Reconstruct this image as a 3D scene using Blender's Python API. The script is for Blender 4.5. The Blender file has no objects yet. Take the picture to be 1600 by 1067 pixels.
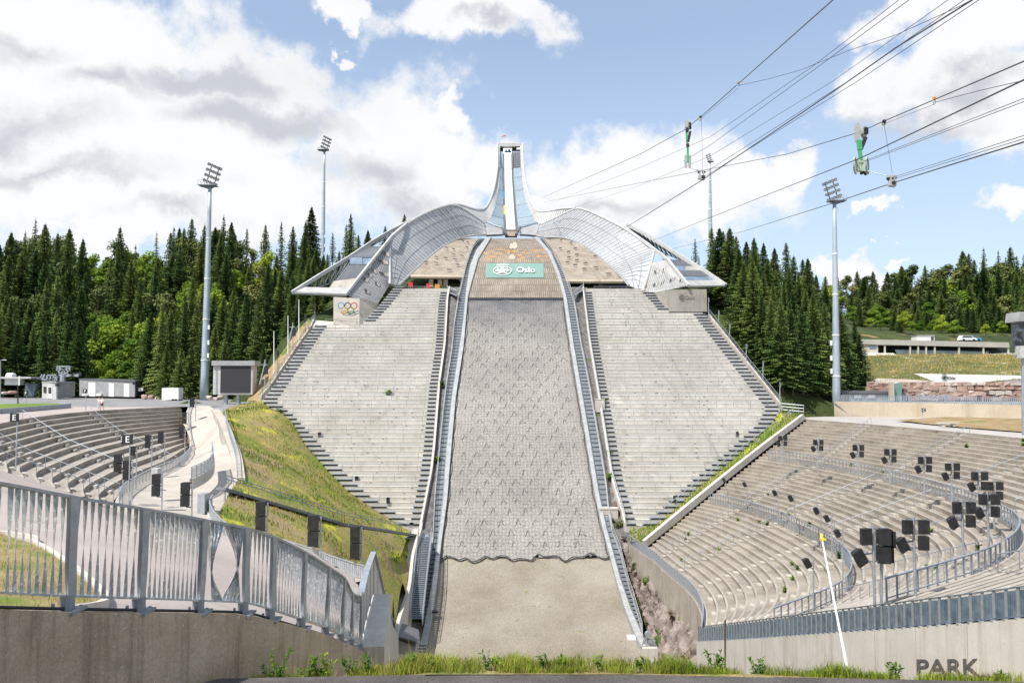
import bpy, bmesh, math, random
import numpy as np
from mathutils import Vector, Matrix
random.seed(7); rng = np.random.default_rng(7)
SC = bpy.context.scene; COL = SC.collection
F = 1200.0; PIT = math.atan((595-533.5)/F); CP, SP = math.cos(PIT), math.sin(PIT)
# ---------- survey helpers: a sighting (px,py) of the place at a known distance Y gives a world point
def P(px, py, Y):
    a = (px-800)/F; b = (533.5-py)/F; k = Y/(CP-b*SP)
    return Vector((a*k, Y, (SP+b*CP)*k))
def PJ(x, y, z):
    d = y*CP+z*SP
    return (800+F*x/d, 533.5-F*(-y*SP+z*CP)/d)
def PX(px, Y, z):                 # world x of column px for a point at depth Y, height z
    return (px-800)/F*(Y*CP+z*SP)
def Pz(px, py, z):                # where the sight line meets height z
    b = (533.5-py)/F; s = (SP+b*CP)/(CP-b*SP)
    return P(px, py, z/s)
def tab(t, v):
    return float(np.interp(v, [a for a, _ in t], [b for _, b in t]))
def crom(pts, n):                 # smooth curve through points
    p = [Vector(q) for q in pts]; out = []
    m = len(p)-1
    for i in range(n+1):
        s = i/n*m; k = min(int(s), m-1); t = s-k
        p1, p2 = p[k], p[k+1]; p0 = p[k-1] if k > 0 else p1*2-p2; p3 = p[k+2] if k+2 <= m else p2*2-p1
        out.append(0.5*((2*p1)+(p2-p0)*t+(2*p0-5*p1+4*p2-p3)*t*t+(3*p1-p0-3*p2+p3)*t**3))
    return out
# ---------- objects
def tag(o, label=None, cat=None, group=None, kind=None):
    if label: o['label'] = label
    if cat: o['category'] = cat
    if group: o['group'] = group
    if kind: o['kind'] = kind
    return o
def empty(name, loc, rz=0, label=None, cat=None, group=None):
    o = bpy.data.objects.new(name, None); COL.objects.link(o); o.location = loc; o.rotation_euler[2] = rz
    o.empty_display_size = .2
    return tag(o, label, cat, group)
def dup(o, parent=None):
    c = o.copy(); COL.objects.link(c); c.parent = parent
    for ch in [x for x in KIDS.get(o.name, [])]:
        d = dup(ch, c)
    KIDS[c.name] = [x for x in COL.objects if x.parent == c] if KIDS.get(o.name) else []
    return c
KIDS = {}
class MB:
    def __init__(s): s.v = []; s.f = []; s.mi = []; s.m = 0
    def face(s, pts):
        n = len(s.v); s.v += [tuple(p) for p in pts]; s.f.append(tuple(range(n, n+len(pts)))); s.mi.append(s.m)
    def hexa(s, c):               # 8 corners: bottom 4 ccw, top 4 ccw
        n = len(s.v); s.v += [tuple(p) for p in c]
        for q in ((3,2,1,0),(4,5,6,7),(0,1,5,4),(1,2,6,5),(2,3,7,6),(3,0,4,7)):
            s.f.append(tuple(n+i for i in q)); s.mi.append(s.m)
    def box(s, x0, x1, y0, y1, z0, z1):
        s.hexa([(x0,y0,z0),(x1,y0,z0),(x1,y1,z0),(x0,y1,z0),(x0,y0,z1),(x1,y0,z1),(x1,y1,z1),(x0,y1,z1)])
    def bar(s, a, b, w, h=None, up=(0,0,1)):
        a = Vector(a); b = Vector(b); d = (b-a)
        if d.length < 1e-6: return
        d.normalize(); h = h or w; u = Vector(up)
        if abs(d.dot(u)) > .98: u = Vector((0,1,0))
        r = d.cross(u).normalized()*w/2; t = r.cross(d).normalized()*h/2
        s.hexa([a-r-t, a+r-t, a+r+t, a-r+t, b-r-t, b+r-t, b+r+t, b-r+t])
    def tube(s, pts, r, n=6, r2=None, cap=True):
        pts = [Vector(p) for p in pts]; m = len(pts); base = len(s.v)
        for i, p in enumerate(pts):
            d = (pts[min(i+1, m-1)]-pts[max(i-1, 0)]).normalized()
            u = Vector((0,0,1)) if abs(d.z) < .95 else Vector((0,1,0))
            e = d.cross(u).normalized(); g = e.cross(d)
            rr = r if r2 is None else r+(r2-r)*i/(m-1)
            for k in range(n):
                a = 2*math.pi*k/n; s.v.append(tuple(p+(e*math.cos(a)+g*math.sin(a))*rr))
        for i in range(m-1):
            for k in range(n):
                k2 = (k+1) % n
                s.f.append((base+i*n+k, base+i*n+k2, base+(i+1)*n+k2, base+(i+1)*n+k)); s.mi.append(s.m)
        if cap:
            s.f.append(tuple(base+k for k in range(n))[::-1]); s.mi.append(s.m)
            s.f.append(tuple(base+(m-1)*n+k for k in range(n))); s.mi.append(s.m)
    def prism(s, pts, off):       # polygon extruded by a vector
        off = Vector(off); pts = [Vector(p) for p in pts]; n = len(pts); b = len(s.v)
        s.v += [tuple(p) for p in pts]+[tuple(p+off) for p in pts]
        s.f.append(tuple(b+i for i in range(n))); s.f.append(tuple(b+n+i for i in range(n))[::-1]); s.mi += [s.m]*2
        for i in range(n):
            j = (i+1) % n; s.f.append((b+i, b+n+i, b+n+j, b+j)); s.mi.append(s.m)
    def grid(s, rows, off=None):  # rows of points -> quads (optional second skin)
        R = len(rows); C = len(rows[0]); b = len(s.v)
        for r in rows: s.v += [tuple(p) for p in r]
        for i in range(R-1):
            for j in range(C-1):
                s.f.append((b+i*C+j, b+i*C+j+1, b+(i+1)*C+j+1, b+(i+1)*C+j)); s.mi.append(s.m)
        if off is not None:
            off = Vector(off); b2 = len(s.v)
            for r in rows: s.v += [tuple(Vector(p)+off) for p in r]
            for i in range(R-1):
                for j in range(C-1):
                    s.f.append((b2+(i+1)*C+j, b2+(i+1)*C+j+1, b2+i*C+j+1, b2+i*C+j)); s.mi.append(s.m)
            ring = [(0,j) for j in range(C)]+[(i,C-1) for i in range(1,R)]+[(R-1,j) for j in range(C-2,-1,-1)]+[(i,0) for i in range(R-2,0,-1)]
            for q in range(len(ring)):
                (i,j),(k,l) = ring[q], ring[(q+1) % len(ring)]
                s.f.append((b+i*C+j, b2+i*C+j, b2+k*C+l, b+k*C+l)); s.mi.append(s.m)
    def loft(s, A, B, n, m, off=None):
        a = crom(A, n); c = crom(B, n)
        rows = [[p.lerp(q, j/m) for p, q in zip(a, c)] for j in range(m+1)]
        s.grid(rows, off)
        return rows
    def build(s, name, mat, parent=None, smooth=False, world=True):
        me = bpy.data.meshes.new(name)
        v = s.v
        if parent is not None and world:
            mi = PM(parent).inverted(); v = [tuple(mi @ Vector(p)) for p in v]
        me.from_pydata(v, [], s.f)
        mats = mat if isinstance(mat, (list, tuple)) else [mat]
        for q in mats: me.materials.append(q)
        if len(mats) > 1: me.polygons.foreach_set('material_index', s.mi)
        if smooth: me.polygons.foreach_set('use_smooth', [True]*len(s.f))
        me.update()
        o = bpy.data.objects.new(name, me); COL.objects.link(o); o.parent = parent
        if parent is not None: KIDS.setdefault(parent.name, []).append(o)
        return o
def PM(o):
    m = Matrix.LocRotScale(o.location, o.rotation_euler, o.scale)
    return PM(o.parent) @ m if o.parent else m
def struct(mb, name, mat, smooth=False):
    return tag(mb.build(name, mat, None, smooth), kind='structure')
def text_mesh(name, body, size, depth, mat, parent, M, align='CENTER'):
    cu = bpy.data.curves.new('t', 'FONT'); cu.body = body; cu.size = size; cu.extrude = depth; cu.align_x = align; cu.align_y = 'CENTER'; cu.offset = size*.012
    cu.resolution_u = 4
    o = bpy.data.objects.new('t', cu); COL.objects.link(o); bpy.context.view_layer.update()
    me = bpy.data.meshes.new_from_object(o.evaluated_get(bpy.context.evaluated_depsgraph_get()))
    bpy.data.objects.remove(o); me.name = name; me.materials.clear(); me.materials.append(mat)
    if parent is not None: M = PM(parent).inverted() @ M
    me.transform(M)
    o = bpy.data.objects.new(name, me); COL.objects.link(o); o.parent = parent
    if parent is not None: KIDS.setdefault(parent.name, []).append(o)
    return o
def frame(o, x, y):               # matrix with origin o, text x axis, text y axis
    x = Vector(x).normalized(); y = Vector(y); z = x.cross(y).normalized(); y = z.cross(x)
    m = Matrix((x, y, z)).transposed().to_4x4(); m.translation = o; return m
# ---------- materials
MATS = {}
def nd(nt, t, **kw):
    n = nt.nodes.new(t)
    for k, v in kw.items():
        if k.startswith('i_'): n.inputs[int(k[2:])].default_value = v
        else: setattr(n, k, v)
    return n
def ramp(nt, fac, stops):
    r = nt.nodes.new('ShaderNodeValToRGB'); e = r.color_ramp.elements
    while len(e) < len(stops): e.new(0.5)
    for q, (p, c) in zip(e, stops):
        q.position = p; q.color = (c[0], c[1], c[2], 1) if hasattr(c, '__len__') else (c, c, c, 1)
    nt.links.new(fac, r.inputs[0]); return r.outputs[0]
def mixc(nt, f, a, b, mode='MIX'):
    m = nt.nodes.new('ShaderNodeMix'); m.data_type = 'RGBA'; m.blend_type = mode
    for k, v in ((0, f), (6, a), (7, b)):
        if hasattr(v, 'links') or isinstance(v, bpy.types.NodeSocket): nt.links.new(v, m.inputs[k])
        else: m.inputs[k].default_value = v if k == 0 else (v[0], v[1], v[2], 1)
    return m.outputs[2]
def noise(nt, vec, sc, det=4, rough=.6, scl=(1,1,1), loc=(0,0,0)):
    mp = nd(nt, 'ShaderNodeMapping'); mp.inputs[3].default_value = scl; mp.inputs[1].default_value = loc
    nt.links.new(vec, mp.inputs[0])
    n = nd(nt, 'ShaderNodeTexNoise'); n.inputs['Scale'].default_value = sc; n.inputs['Detail'].default_value = det; n.inputs['Roughness'].default_value = rough
    nt.links.new(mp.outputs[0], n.inputs['Vector']); return n.outputs[0]
def mat(name, c1, c2=None, sc=1., rough=.8, metal=0., bump=0., streak=None, spots=None, alpha=1., det=6, spec=.3, lohi=(.35,.65), fine=None, tran=0.):
    if name in MATS: return MATS[name]
    m = bpy.data.materials.new(name); m.use_nodes = True; nt = m.node_tree; b = nt.nodes['Principled BSDF']
    b.inputs['Roughness'].default_value = rough; b.inputs['Metallic'].default_value = metal; b.inputs['Alpha'].default_value = alpha
    b.inputs['Specular IOR Level'].default_value = spec
    b.inputs['Base Color'].default_value = (*c1, 1)
    if c2 is not None:
        geo = nd(nt, 'ShaderNodeNewGeometry').outputs['Position']
        n1 = noise(nt, geo, sc, det)
        col = ramp(nt, n1, [(lohi[0], c1), (lohi[1], c2)])
        if streak:                # vertical weathering: (colour, scale, amount)
            n2 = noise(nt, geo, streak[1], 5, .7, (1, 1, .06))
            col = mixc(nt, ramp(nt, n2, [(.5, 0.), (.72, streak[2])]), col, streak[0])
        if fine:                  # fine speckle: (scale, amount)
            n4 = noise(nt, geo, fine[0], 3, .7)
            col = mixc(nt, 1., col, ramp(nt, n4, [(.3, 1-fine[1]), (.7, 1+0*fine[1])]), 'MULTIPLY')
        for sp in (spots or []):  # (colour, scale, lo, hi)
            n3 = noise(nt, geo, sp[1], 3, .6, loc=(sp[1]*3, 7, 1))
            col = mixc(nt, ramp(nt, n3, [(sp[2], 0.), (sp[3], 1.)]), col, sp[0])
        nt.links.new(col, b.inputs['Base Color'])
        if bump:
            bp = nd(nt, 'ShaderNodeBump'); bp.inputs['Strength'].default_value = min(bump, 1); bp.inputs['Distance'].default_value = .05*max(bump, 1)
            nb = noise(nt, geo, sc*6, 5, .7); nt.links.new(nb, bp.inputs['Height']); nt.links.new(bp.outputs[0], b.inputs['Normal'])
    MATS[name] = m; return m
CON = mat('concrete', (.50,.48,.43), (.62,.60,.55), .12, .9, bump=.2, spots=[((.33,.30,.24), .5, .6, .8), ((.64,.62,.57), .3, .62, .75)], streak=((.38,.35,.29), .9, .5), fine=(4., .2))
CONB = mat('bowl_concrete', (.28,.243,.198), (.42,.372,.31), .35, .9, bump=.3, spots=[((.15,.125,.095), .5, .6, .78)], fine=(5., .3))
CONN = mat('old_concrete', (.46,.36,.25), (.58,.47,.35), 1.2, .9, bump=.5, streak=((.20,.16,.115), 5., .8), fine=(30., .3), spots=[((.55,.52,.47), 7., .66, .72), ((.22,.18,.13), 1.1, .60, .8)])
CONW = mat('wall_concrete', (.52,.485,.43), (.60,.57,.52), .5, .9, bump=.15, streak=((.38,.32,.25), 1.6, .7), fine=(12., .12))
CONP = mat('path_concrete', (.42,.38,.33), (.53,.49,.43), .4, .9, bump=.2, spots=[((.42,.37,.32), .8, .55, .8)], fine=(6., .15))
TAN = mat('beige_concrete', (.50,.42,.31), (.58,.50,.39), .3, .9, bump=.2, streak=((.34,.27,.19), .7, .6), fine=(5., .15))
STEEL = mat('galvanised_steel', (.36,.39,.43), (.50,.53,.57), 3., .45, .55, spots=[((.62,.65,.68), 14., .58, .64)], bump=.1)
STEELD = mat('grey_steel', (.22,.25,.29), (.30,.33,.37), 2., .5, .5)
RAILM = mat('railing_paint', (.25,.29,.34), (.33,.37,.42), 2., .5, .3)
FENS = mat('fence_zinc', (.34,.36,.385), (.52,.55,.58), 7., .4, .6, spots=[((.70,.72,.74), 16., .57, .63)], streak=((.2,.21,.23), 9., .4))
FENP = mat('fence_post_zinc', (.33,.345,.365), (.44,.46,.48), 6., .45, .5, spots=[((.4,.42,.45), 20., .6, .66)])
MASTM = mat('mast_zinc', (.36,.43,.48), (.46,.52,.57), .5, .5, .3)
BLACK = mat('black_plastic', (.018,.018,.019), (.035,.035,.037), 3., .6)
DARK = mat('dark_metal', (.03,.033,.038), (.05,.055,.06), 2., .5, .3)
WHITE = mat('white_paint', (.72,.72,.71), (.82,.82,.81), .8, .6)
GREYB = mat('tread_steel', (.14,.155,.175), (.24,.26,.29), 2., .6, .3)
EDGE = mat('board_white', (.29,.30,.30), (.40,.41,.41), 1.2, .7, streak=((.4,.4,.38), 2., .4))
CLAD = mat('grey_cladding', (.31,.315,.315), (.40,.405,.405), .8, .6, .1, fine=(3., .12))
CLADL = mat('pale_cladding', (.47,.47,.46), (.57,.57,.555), .8, .6, 0, fine=(3., .1))
MESH = mat('wind_mesh', (.42,.435,.455), (.54,.555,.57), 1.5, .6, .1, alpha=.74)
ROOFM = mat('roof_sheet', (.13,.135,.145), (.17,.175,.185), .7, .5, .2)
GLASS = mat('blue_glass', (.13,.19,.25), (.22,.29,.36), .4, .1, 0, spec=.8)
DGLASS = mat('dark_glass', (.02,.025,.03), (.05,.055,.06), 1., .15, spec=.8)
PANE = mat('flank_panel', (.27,.34,.39), (.34,.41,.455), .35, .4, .1, fine=(2., .1))
ASPH = mat('grey_gravel', (.22,.22,.225), (.33,.325,.32), .3, .95, bump=.4, fine=(8., .25))
ASPN = mat('near_asphalt', (.10,.09,.085), (.17,.155,.145), 1.5, .95, bump=.8, fine=(40., .5))
PINK = mat('pink_asphalt', (.40,.345,.315), (.49,.43,.40), .15, .95, bump=.3, spots=[((.27,.14,.12), .14, .70, .72), ((.33,.29,.26), .45, .63, .7)], fine=(12., .2))
GRAV = mat('outrun_gravel', (.29,.25,.19), (.42,.38,.31), .12, .95, bump=.5, spots=[((.17,.2,.08), 1.6, .64, .70), ((.25,.215,.165), .22, .60, .8)], fine=(9., .55))
DGRAV = mat('dark_gravel', (.11,.11,.11), (.24,.23,.22), 1.2, .95, bump=.6, fine=(6., .5), spots=[((.07,.12,.03), .5, .62, .68)])
GRASS = mat('bank_grass', (.17,.25,.03), (.40,.33,.12), .10, .95, bump=.9, det=9, spots=[((.46,.46,.04), .3, .57, .66), ((.28,.21,.13), .12, .52, .66), ((.09,.16,.025), .6, .60, .68), ((.22,.17,.13), .28, .63, .72)], fine=(5., .45))
DRYG = mat('dry_grass', (.34,.26,.10), (.44,.36,.17), .8, .95, bump=.9, spots=[((.14,.19,.03), .6, .52, .64), ((.25,.18,.10), .9, .6, .7)], fine=(14., .5))
LGRASS = mat('lawn', (.12,.2,.02), (.2,.27,.04), .5, .95, bump=.5, fine=(6., .3))
FLOORG = mat('forest_floor', (.03,.05,.014), (.09,.115,.03), .09, 1., bump=1., det=9, spots=[((.30,.21,.09), .09, .62, .70)], fine=(1.5, .5))
SOIL = mat('orange_soil', (.33,.22,.11), (.45,.33,.18), .4, .95, bump=.8, spots=[((.1,.15,.03), .35, .55, .65)], fine=(4., .4))
ROCK = mat('pink_rock', (.20,.155,.135), (.42,.36,.325), .5, .9, bump=1., det=9, spots=[((.13,.10,.085), .5, .57, .68), ((.08,.12,.03), .4, .64, .70)], fine=(3., .4))
STONE = mat('granite_block', (.42,.27,.21), (.58,.44,.37), .8, .9, bump=.8, fine=(4., .35))
CABLE = mat('cable_steel', (.06,.06,.065), (.1,.1,.105), 1., .5, .6)
GREEN = mat('green_paint', (.05,.33,.13), (.10,.42,.19), 2., .4)
BEIGEP = mat('machine_grey', (.42,.42,.40), (.55,.55,.53), 4., .5, .3)
YEL = mat('yellow_paint', (.8,.6,.03), (.85,.65,.05), 3., .5)
RED = mat('red_paint', (.55,.04,.04), (.65,.06,.06), 3., .5)
BLUEP = mat('blue_paint', (.05,.25,.5), (.07,.3,.6), 3., .5)
ORNG = mat('orange_fabric', (.6,.25,.04), (.7,.3,.06), 3., .7)
SNOW = mat('white_track', (.78,.79,.8), (.86,.87,.88), .5, .5)
BARK = mat('bark', (.09,.065,.045), (.16,.12,.09), 3., .95, bump=.8)
TEALB = mat('teal_banner', (.17,.29,.25), (.20,.33,.28), .6, .7)
SKIN = mat('skin', (.6,.38,.28)); HAIR = mat('brown_hair', (.08,.05,.03))
def leafmat(name, a, b, sc=.5, tr=.35):
    m = bpy.data.materials.new(name); m.use_nodes = True; nt = m.node_tree; bs = nt.nodes['Principled BSDF']
    bs.inputs['Roughness'].default_value = .75; bs.inputs['Specular IOR Level'].default_value = .2
    geo = nd(nt, 'ShaderNodeNewGeometry').outputs['Position']; oi = nd(nt, 'ShaderNodeObjectInfo').outputs['Random']
    c = ramp(nt, noise(nt, geo, sc, 5, .7), [(.36, a), (.64, b)])
    hs = nd(nt, 'ShaderNodeHueSaturation'); nt.links.new(c, hs.inputs['Color'])
    mr = nd(nt, 'ShaderNodeMapRange'); nt.links.new(oi, mr.inputs[0]); mr.inputs[3].default_value = .6; mr.inputs[4].default_value = 1.5; nt.links.new(mr.outputs[0], hs.inputs['Value'])
    mh = nd(nt, 'ShaderNodeMapRange'); nt.links.new(oi, mh.inputs[0]); mh.inputs[3].default_value = .525; mh.inputs[4].default_value = .468; nt.links.new(mh.outputs[0], hs.inputs['Hue'])
    nt.links.new(hs.outputs[0], bs.inputs['Base Color'])
    if not tr: nt.links.new(bs.outputs[0], nt.nodes['Material Output'].inputs[0]); return m
    t = nd(nt, 'ShaderNodeBsdfTranslucent'); nt.links.new(hs.outputs[0], t.inputs[0])
    mx = nd(nt, 'ShaderNodeMixShader'); mx.inputs[0].default_value = tr; nt.links.new(bs.outputs[0], mx.inputs[1]); nt.links.new(t.outputs[0], mx.inputs[2])
    nt.links.new(mx.outputs[0], nt.nodes['Material Output'].inputs[0]); return m
SPR = leafmat('spruce_needles', (.035,.072,.018), (.13,.19,.045), .35, 0)
PINE = leafmat('pine_needles', (.06,.09,.022), (.17,.20,.06), .5, 0)
DEC = leafmat('broad_leaves', (.11,.20,.02), (.28,.40,.05), .4)
WEED = leafmat('weed_leaves', (.07,.15,.015), (.17,.28,.03), 2.)
GRBL = leafmat('grass_blades', (.20,.23,.04), (.48,.38,.14), .35)
GRGR = leafmat('green_blades', (.13,.24,.02), (.32,.42,.05), 1.3)
# landing slope: planks above, netting below (world metres)
def slopemat(name, net):
    m = bpy.data.materials.new(name); m.use_nodes = True; nt = m.node_tree; b = nt.nodes['Principled BSDF']; b.inputs['Roughness'].default_value = .95; b.inputs['Specular IOR Level'].default_value = .1
    geo = nd(nt, 'ShaderNodeNewGeometry').outputs['Position']
    L = nt.links
    if net:
        c = ramp(nt, noise(nt, geo, .11, 8, .7), [(.35, (.27,.257,.235)), (.65, (.355,.34,.31))])
        # grey-blue bare patch under the planks
        sep = nd(nt, 'ShaderNodeSeparateXYZ'); L.new(geo, sep.inputs[0])
        mr = nd(nt, 'ShaderNodeMapRange'); L.new(sep.outputs[1], mr.inputs[0]); mr.inputs[1].default_value = 138; mr.inputs[2].default_value = 152
        ml = nd(nt, 'ShaderNodeMath', operation='MULTIPLY'); L.new(mr.outputs[0], ml.inputs[0]); L.new(ramp(nt, noise(nt, geo, .35, 6, .7), [(.35, .5), (.6, 1.)]), ml.inputs[1])
        c = mixc(nt, ml.outputs[0], c, (.11,.115,.13))
        w = nd(nt, 'ShaderNodeTexNoise'); w.inputs['Scale'].default_value = 1.1; L.new(geo, w.inputs['Vector'])
        add = nd(nt, 'ShaderNodeVectorMath', operation='MULTIPLY_ADD'); L.new(w.outputs['Color'], add.inputs[0]); add.inputs[1].default_value = (.7,.7,0); L.new(geo, add.inputs[2])
        br = nd(nt, 'ShaderNodeTexBrick'); br.inputs['Scale'].default_value = 1; br.inputs['Brick Width'].default_value = .5; br.inputs['Row Height'].default_value = .5; br.inputs['Mortar Size'].default_value = .07; br.offset = 0
        L.new(add.outputs[0], br.inputs['Vector']); br.inputs['Color1'].default_value = br.inputs['Color2'].default_value = (1,1,1,1); br.inputs['Mortar'].default_value = (.62,.62,.62,1)
        c = mixc(nt, .7, c, br.outputs[0], 'MULTIPLY')
        # dark noise speckle over the netting
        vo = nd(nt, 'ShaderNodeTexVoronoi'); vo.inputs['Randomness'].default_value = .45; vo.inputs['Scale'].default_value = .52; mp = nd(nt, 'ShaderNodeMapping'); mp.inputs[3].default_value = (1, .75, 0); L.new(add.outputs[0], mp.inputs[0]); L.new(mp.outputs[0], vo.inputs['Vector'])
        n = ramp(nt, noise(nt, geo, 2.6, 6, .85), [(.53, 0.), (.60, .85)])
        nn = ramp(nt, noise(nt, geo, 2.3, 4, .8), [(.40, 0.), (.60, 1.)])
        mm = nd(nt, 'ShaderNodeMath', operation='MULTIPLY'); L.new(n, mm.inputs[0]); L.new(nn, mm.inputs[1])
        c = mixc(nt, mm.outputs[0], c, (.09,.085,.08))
    else:
        c = ramp(nt, noise(nt, geo, .2, 8, .7), [(.35, (.23,.195,.16)), (.65, (.37,.33,.275))])
        br = nd(nt, 'ShaderNodeTexBrick'); br.inputs['Scale'].default_value = 1; br.inputs['Brick Width'].default_value = .42; br.inputs['Row Height'].default_value = 2.2; br.inputs['Mortar Size'].default_value = .05
        mp = nd(nt, 'ShaderNodeMapping'); mp.inputs[3].default_value = (1,1,0); L.new(geo, mp.inputs[0]); L.new(mp.outputs[0], br.inputs['Vector'])
        br.inputs['Color1'].default_value = (1,1,1,1); br.inputs['Color2'].default_value = (.8,.8,.8,1); br.inputs['Mortar'].default_value = (.42,.4,.38,1)
        c = mixc(nt, .9, c, br.outputs[0], 'MULTIPLY')
        c = mixc(nt, ramp(nt, noise(nt, geo, 1.1, 5, .8), [(.58, 0.), (.66, 1.)]), c, (.13,.11,.09))
        sep = nd(nt, 'ShaderNodeSeparateXYZ'); L.new(geo, sep.inputs[0])
        mr = nd(nt, 'ShaderNodeMapRange'); L.new(sep.outputs[1], mr.inputs[0]); mr.inputs[1].default_value = 165; mr.inputs[2].default_value = 168
        m2 = nd(nt, 'ShaderNodeMapRange'); L.new(sep.outputs[1], m2.inputs[0]); m2.inputs[1].default_value = 175; m2.inputs[2].default_value = 171
        mm = nd(nt, 'ShaderNodeMath', operation='MULTIPLY'); L.new(mr.outputs[0], mm.inputs[0]); L.new(m2.outputs[0], mm.inputs[1])
        m3 = nd(nt, 'ShaderNodeMath', operation='MULTIPLY'); L.new(mm.outputs[0], m3.inputs[0]); L.new(ramp(nt, noise(nt, geo, .9, 4, .7), [(.52, 0.), (.6, 1.)]), m3.inputs[1])
        m4 = nd(nt, 'ShaderNodeMath', operation='MULTIPLY'); L.new(mm.outputs[0], m4.inputs[0]); L.new(ramp(nt, noise(nt, geo, .5, 4, .7, loc=(9,0,0)), [(.5, 0.), (.6, .7)]), m4.inputs[1])
        c = mixc(nt, m4.outputs[0], c, (.26,.25,.26))
        c = mixc(nt, m3.outputs[0], c, (.55,.27,.07))
    L.new(c, b.inputs['Base Color'])
    bp = nd(nt, 'ShaderNodeBump'); bp.inputs['Strength'].default_value = .8; bp.inputs['Distance'].default_value = .15
    L.new(c, bp.inputs['Height']); L.new(bp.outputs[0], b.inputs['Normal'])
    return m
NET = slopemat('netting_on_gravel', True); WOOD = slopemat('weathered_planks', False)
# ---------- ground interpolation
class RBF:
    def __init__(s, pts):
        a = np.array(pts, float); s.p = a[:, :2]; z = a[:, 2]; s.mu = z.mean()
        d = np.linalg.norm(s.p[:, None]-s.p[None], axis=2)+np.eye(len(a))*1e-9
        n = len(a); A = np.zeros((n+1, n+1)); A[:n, :n] = d; A[n, :n] = 1; A[:n, n] = 1
        s.w = np.linalg.solve(A+0*A, np.append(z, 0))
    def __call__(s, x, y):
        q = np.array([x, y]); d = np.linalg.norm(s.p-q, axis=1)
        return float(d@s.w[:-1]+s.w[-1])
BASE = []; CLAMP = []
def sheet(name, poly, f, m, step=2., off=0., kind='structure', base=True):
    bm = bmesh.new(); vs = [bm.verts.new((p[0], p[1], 0)) for p in poly]; bm.faces.new(vs)
    xs = [p[0] for p in poly]; ys = [p[1] for p in poly]
    for ax, (lo, hi) in ((0, (min(xs), max(xs))), (1, (min(ys), max(ys)))):
        k = lo+step*.5
        while k < hi:
            n = (1,0,0) if ax == 0 else (0,1,0); co = (k,0,0) if ax == 0 else (0,k,0)
            bmesh.ops.bisect_plane(bm, geom=bm.verts[:]+bm.edges[:]+bm.faces[:], plane_co=co, plane_no=n); k += step
    for v in bm.verts: v.co.z = f(v.co.x, v.co.y)+off
    bmesh.ops.recalc_face_normals(bm, faces=bm.faces)
    if sum(fc.normal.z for fc in bm.faces) < 0: bmesh.ops.reverse_faces(bm, faces=bm.faces)
    me = bpy.data.meshes.new(name)
    if base:
        for v in list(bm.verts): CLAMP.append((v.co.x, v.co.y, v.co.z-.5))
        for v in list(bm.verts)[::max(1, len(bm.verts)//60)]: BASE.append((v.co.x, v.co.y, v.co.z-1.0))
    bm.to_mesh(me); bm.free(); me.materials.append(m)
    me.polygons.foreach_set('use_smooth', [True]*len(me.polygons))
    o = bpy.data.objects.new(name, me); COL.objects.link(o)
    if kind: o['kind'] = kind
    return o
def unique(pts, d=.4):
    out = []
    for p in pts:
        if all((p[0]-q[0])**2+(p[1]-q[1])**2 > d*d for q in out): out.append(tuple(p))
    return out
# ================= LANDING HILL =================
PROF = [(55,-31.5),(62,-30.8),(70,-29.6),(79,-28.1),(88,-26.0),(93,-24.5),(98.3,-22.3),(103,-19.1),(110,-14),(120,-6.7),(130,.55),(140,7.8),(148,13.6),(155,18.7),(160,22.2),(165,25.5),(170,28.3),(175,30.7),(180,32.7),(185,34.2),(190,35.4),(195,36.4)]
_pc = crom([(a, b, 0) for a, b in PROF], 400)
_px = [p.x for p in _pc]; _pz = [p.y for p in _pc]
def HZ(Y): return float(np.interp(Y, _px, _pz))
def HPY(Y, dz=0.): return PJ(0, Y, HZ(Y)+dz)[1]
HL = [(366,772),(371,767),(404,747),(452,733.7),(464,731),(539,724.4),(620,712),(700,705),(780,698.6),(850,689),(900,684),(960,675.5),(1020,663),(1100,645)]
HR = [(366,826),(372,836),(394,855.6),(424,868.7),(462,880),(539,891),(600,901),(676,914),(774,930),(820,940.5),(863,952),(906,963),(949,976),(992,993),(1044,1023.5),(1110,1050)]
BL = [(366,764),(390,744.5),(415,734.5),(452,728.5),(499,724),(539,718.5),(620,706),(700,698),(780,692.5),(850,684),(900,677),(960,666.5),(1000,658),(1060,642),(1100,632)]
BR = [(366,832),(372,842),(394,861),(428,875),(463,885),(539,896.5),(600,907),(676,920),(774,936.5),(820,946.5),(863,958),(906,970),(949,985),(992,1004),(1030,1023),(1110,1064)]
GL = [(366,757),(388,737.5),(415,728),(448,720.6),(462,717),(508,709.4),(539,707),(600,697.5),(640,692.5),(700,686.8),(780,678.8),(850,676),(900,666),(960,660.5),(1010,652)]
GR = [(366,843),(375.6,850),(402,868.7),(424,880),(448,889),(471,897),(539,908),(597,919.7),(676,933.4),(755,947),(820,953),(863,969.6),(906,980),(949,994),(990,1005)]
def strip(tl, tr, y0, y1, n, m, dz=0., j=0.):
    rows = []
    for i in range(n+1):
        Y = y0+(y1-y0)*i/n; z = HZ(Y)+dz; py = HPY(Y, dz)
        a = PX(tab(tl, py), Y, z); b = PX(tab(tr, py), Y, z)
        rows.append([Vector((a+(b-a)*k/m, Y, z+(random.uniform(-j, j) if j else 0))) for k in range(m+1)])
    return rows
YW = 151.8; YN = 98.0
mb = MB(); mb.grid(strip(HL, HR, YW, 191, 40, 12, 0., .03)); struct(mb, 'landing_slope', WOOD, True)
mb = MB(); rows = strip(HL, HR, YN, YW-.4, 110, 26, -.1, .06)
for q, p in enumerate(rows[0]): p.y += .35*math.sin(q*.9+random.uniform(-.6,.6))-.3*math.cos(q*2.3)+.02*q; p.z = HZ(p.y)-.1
mb.grid(rows, (0,0,-.12)); struct(mb, 'netted_slope', NET, True)
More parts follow.
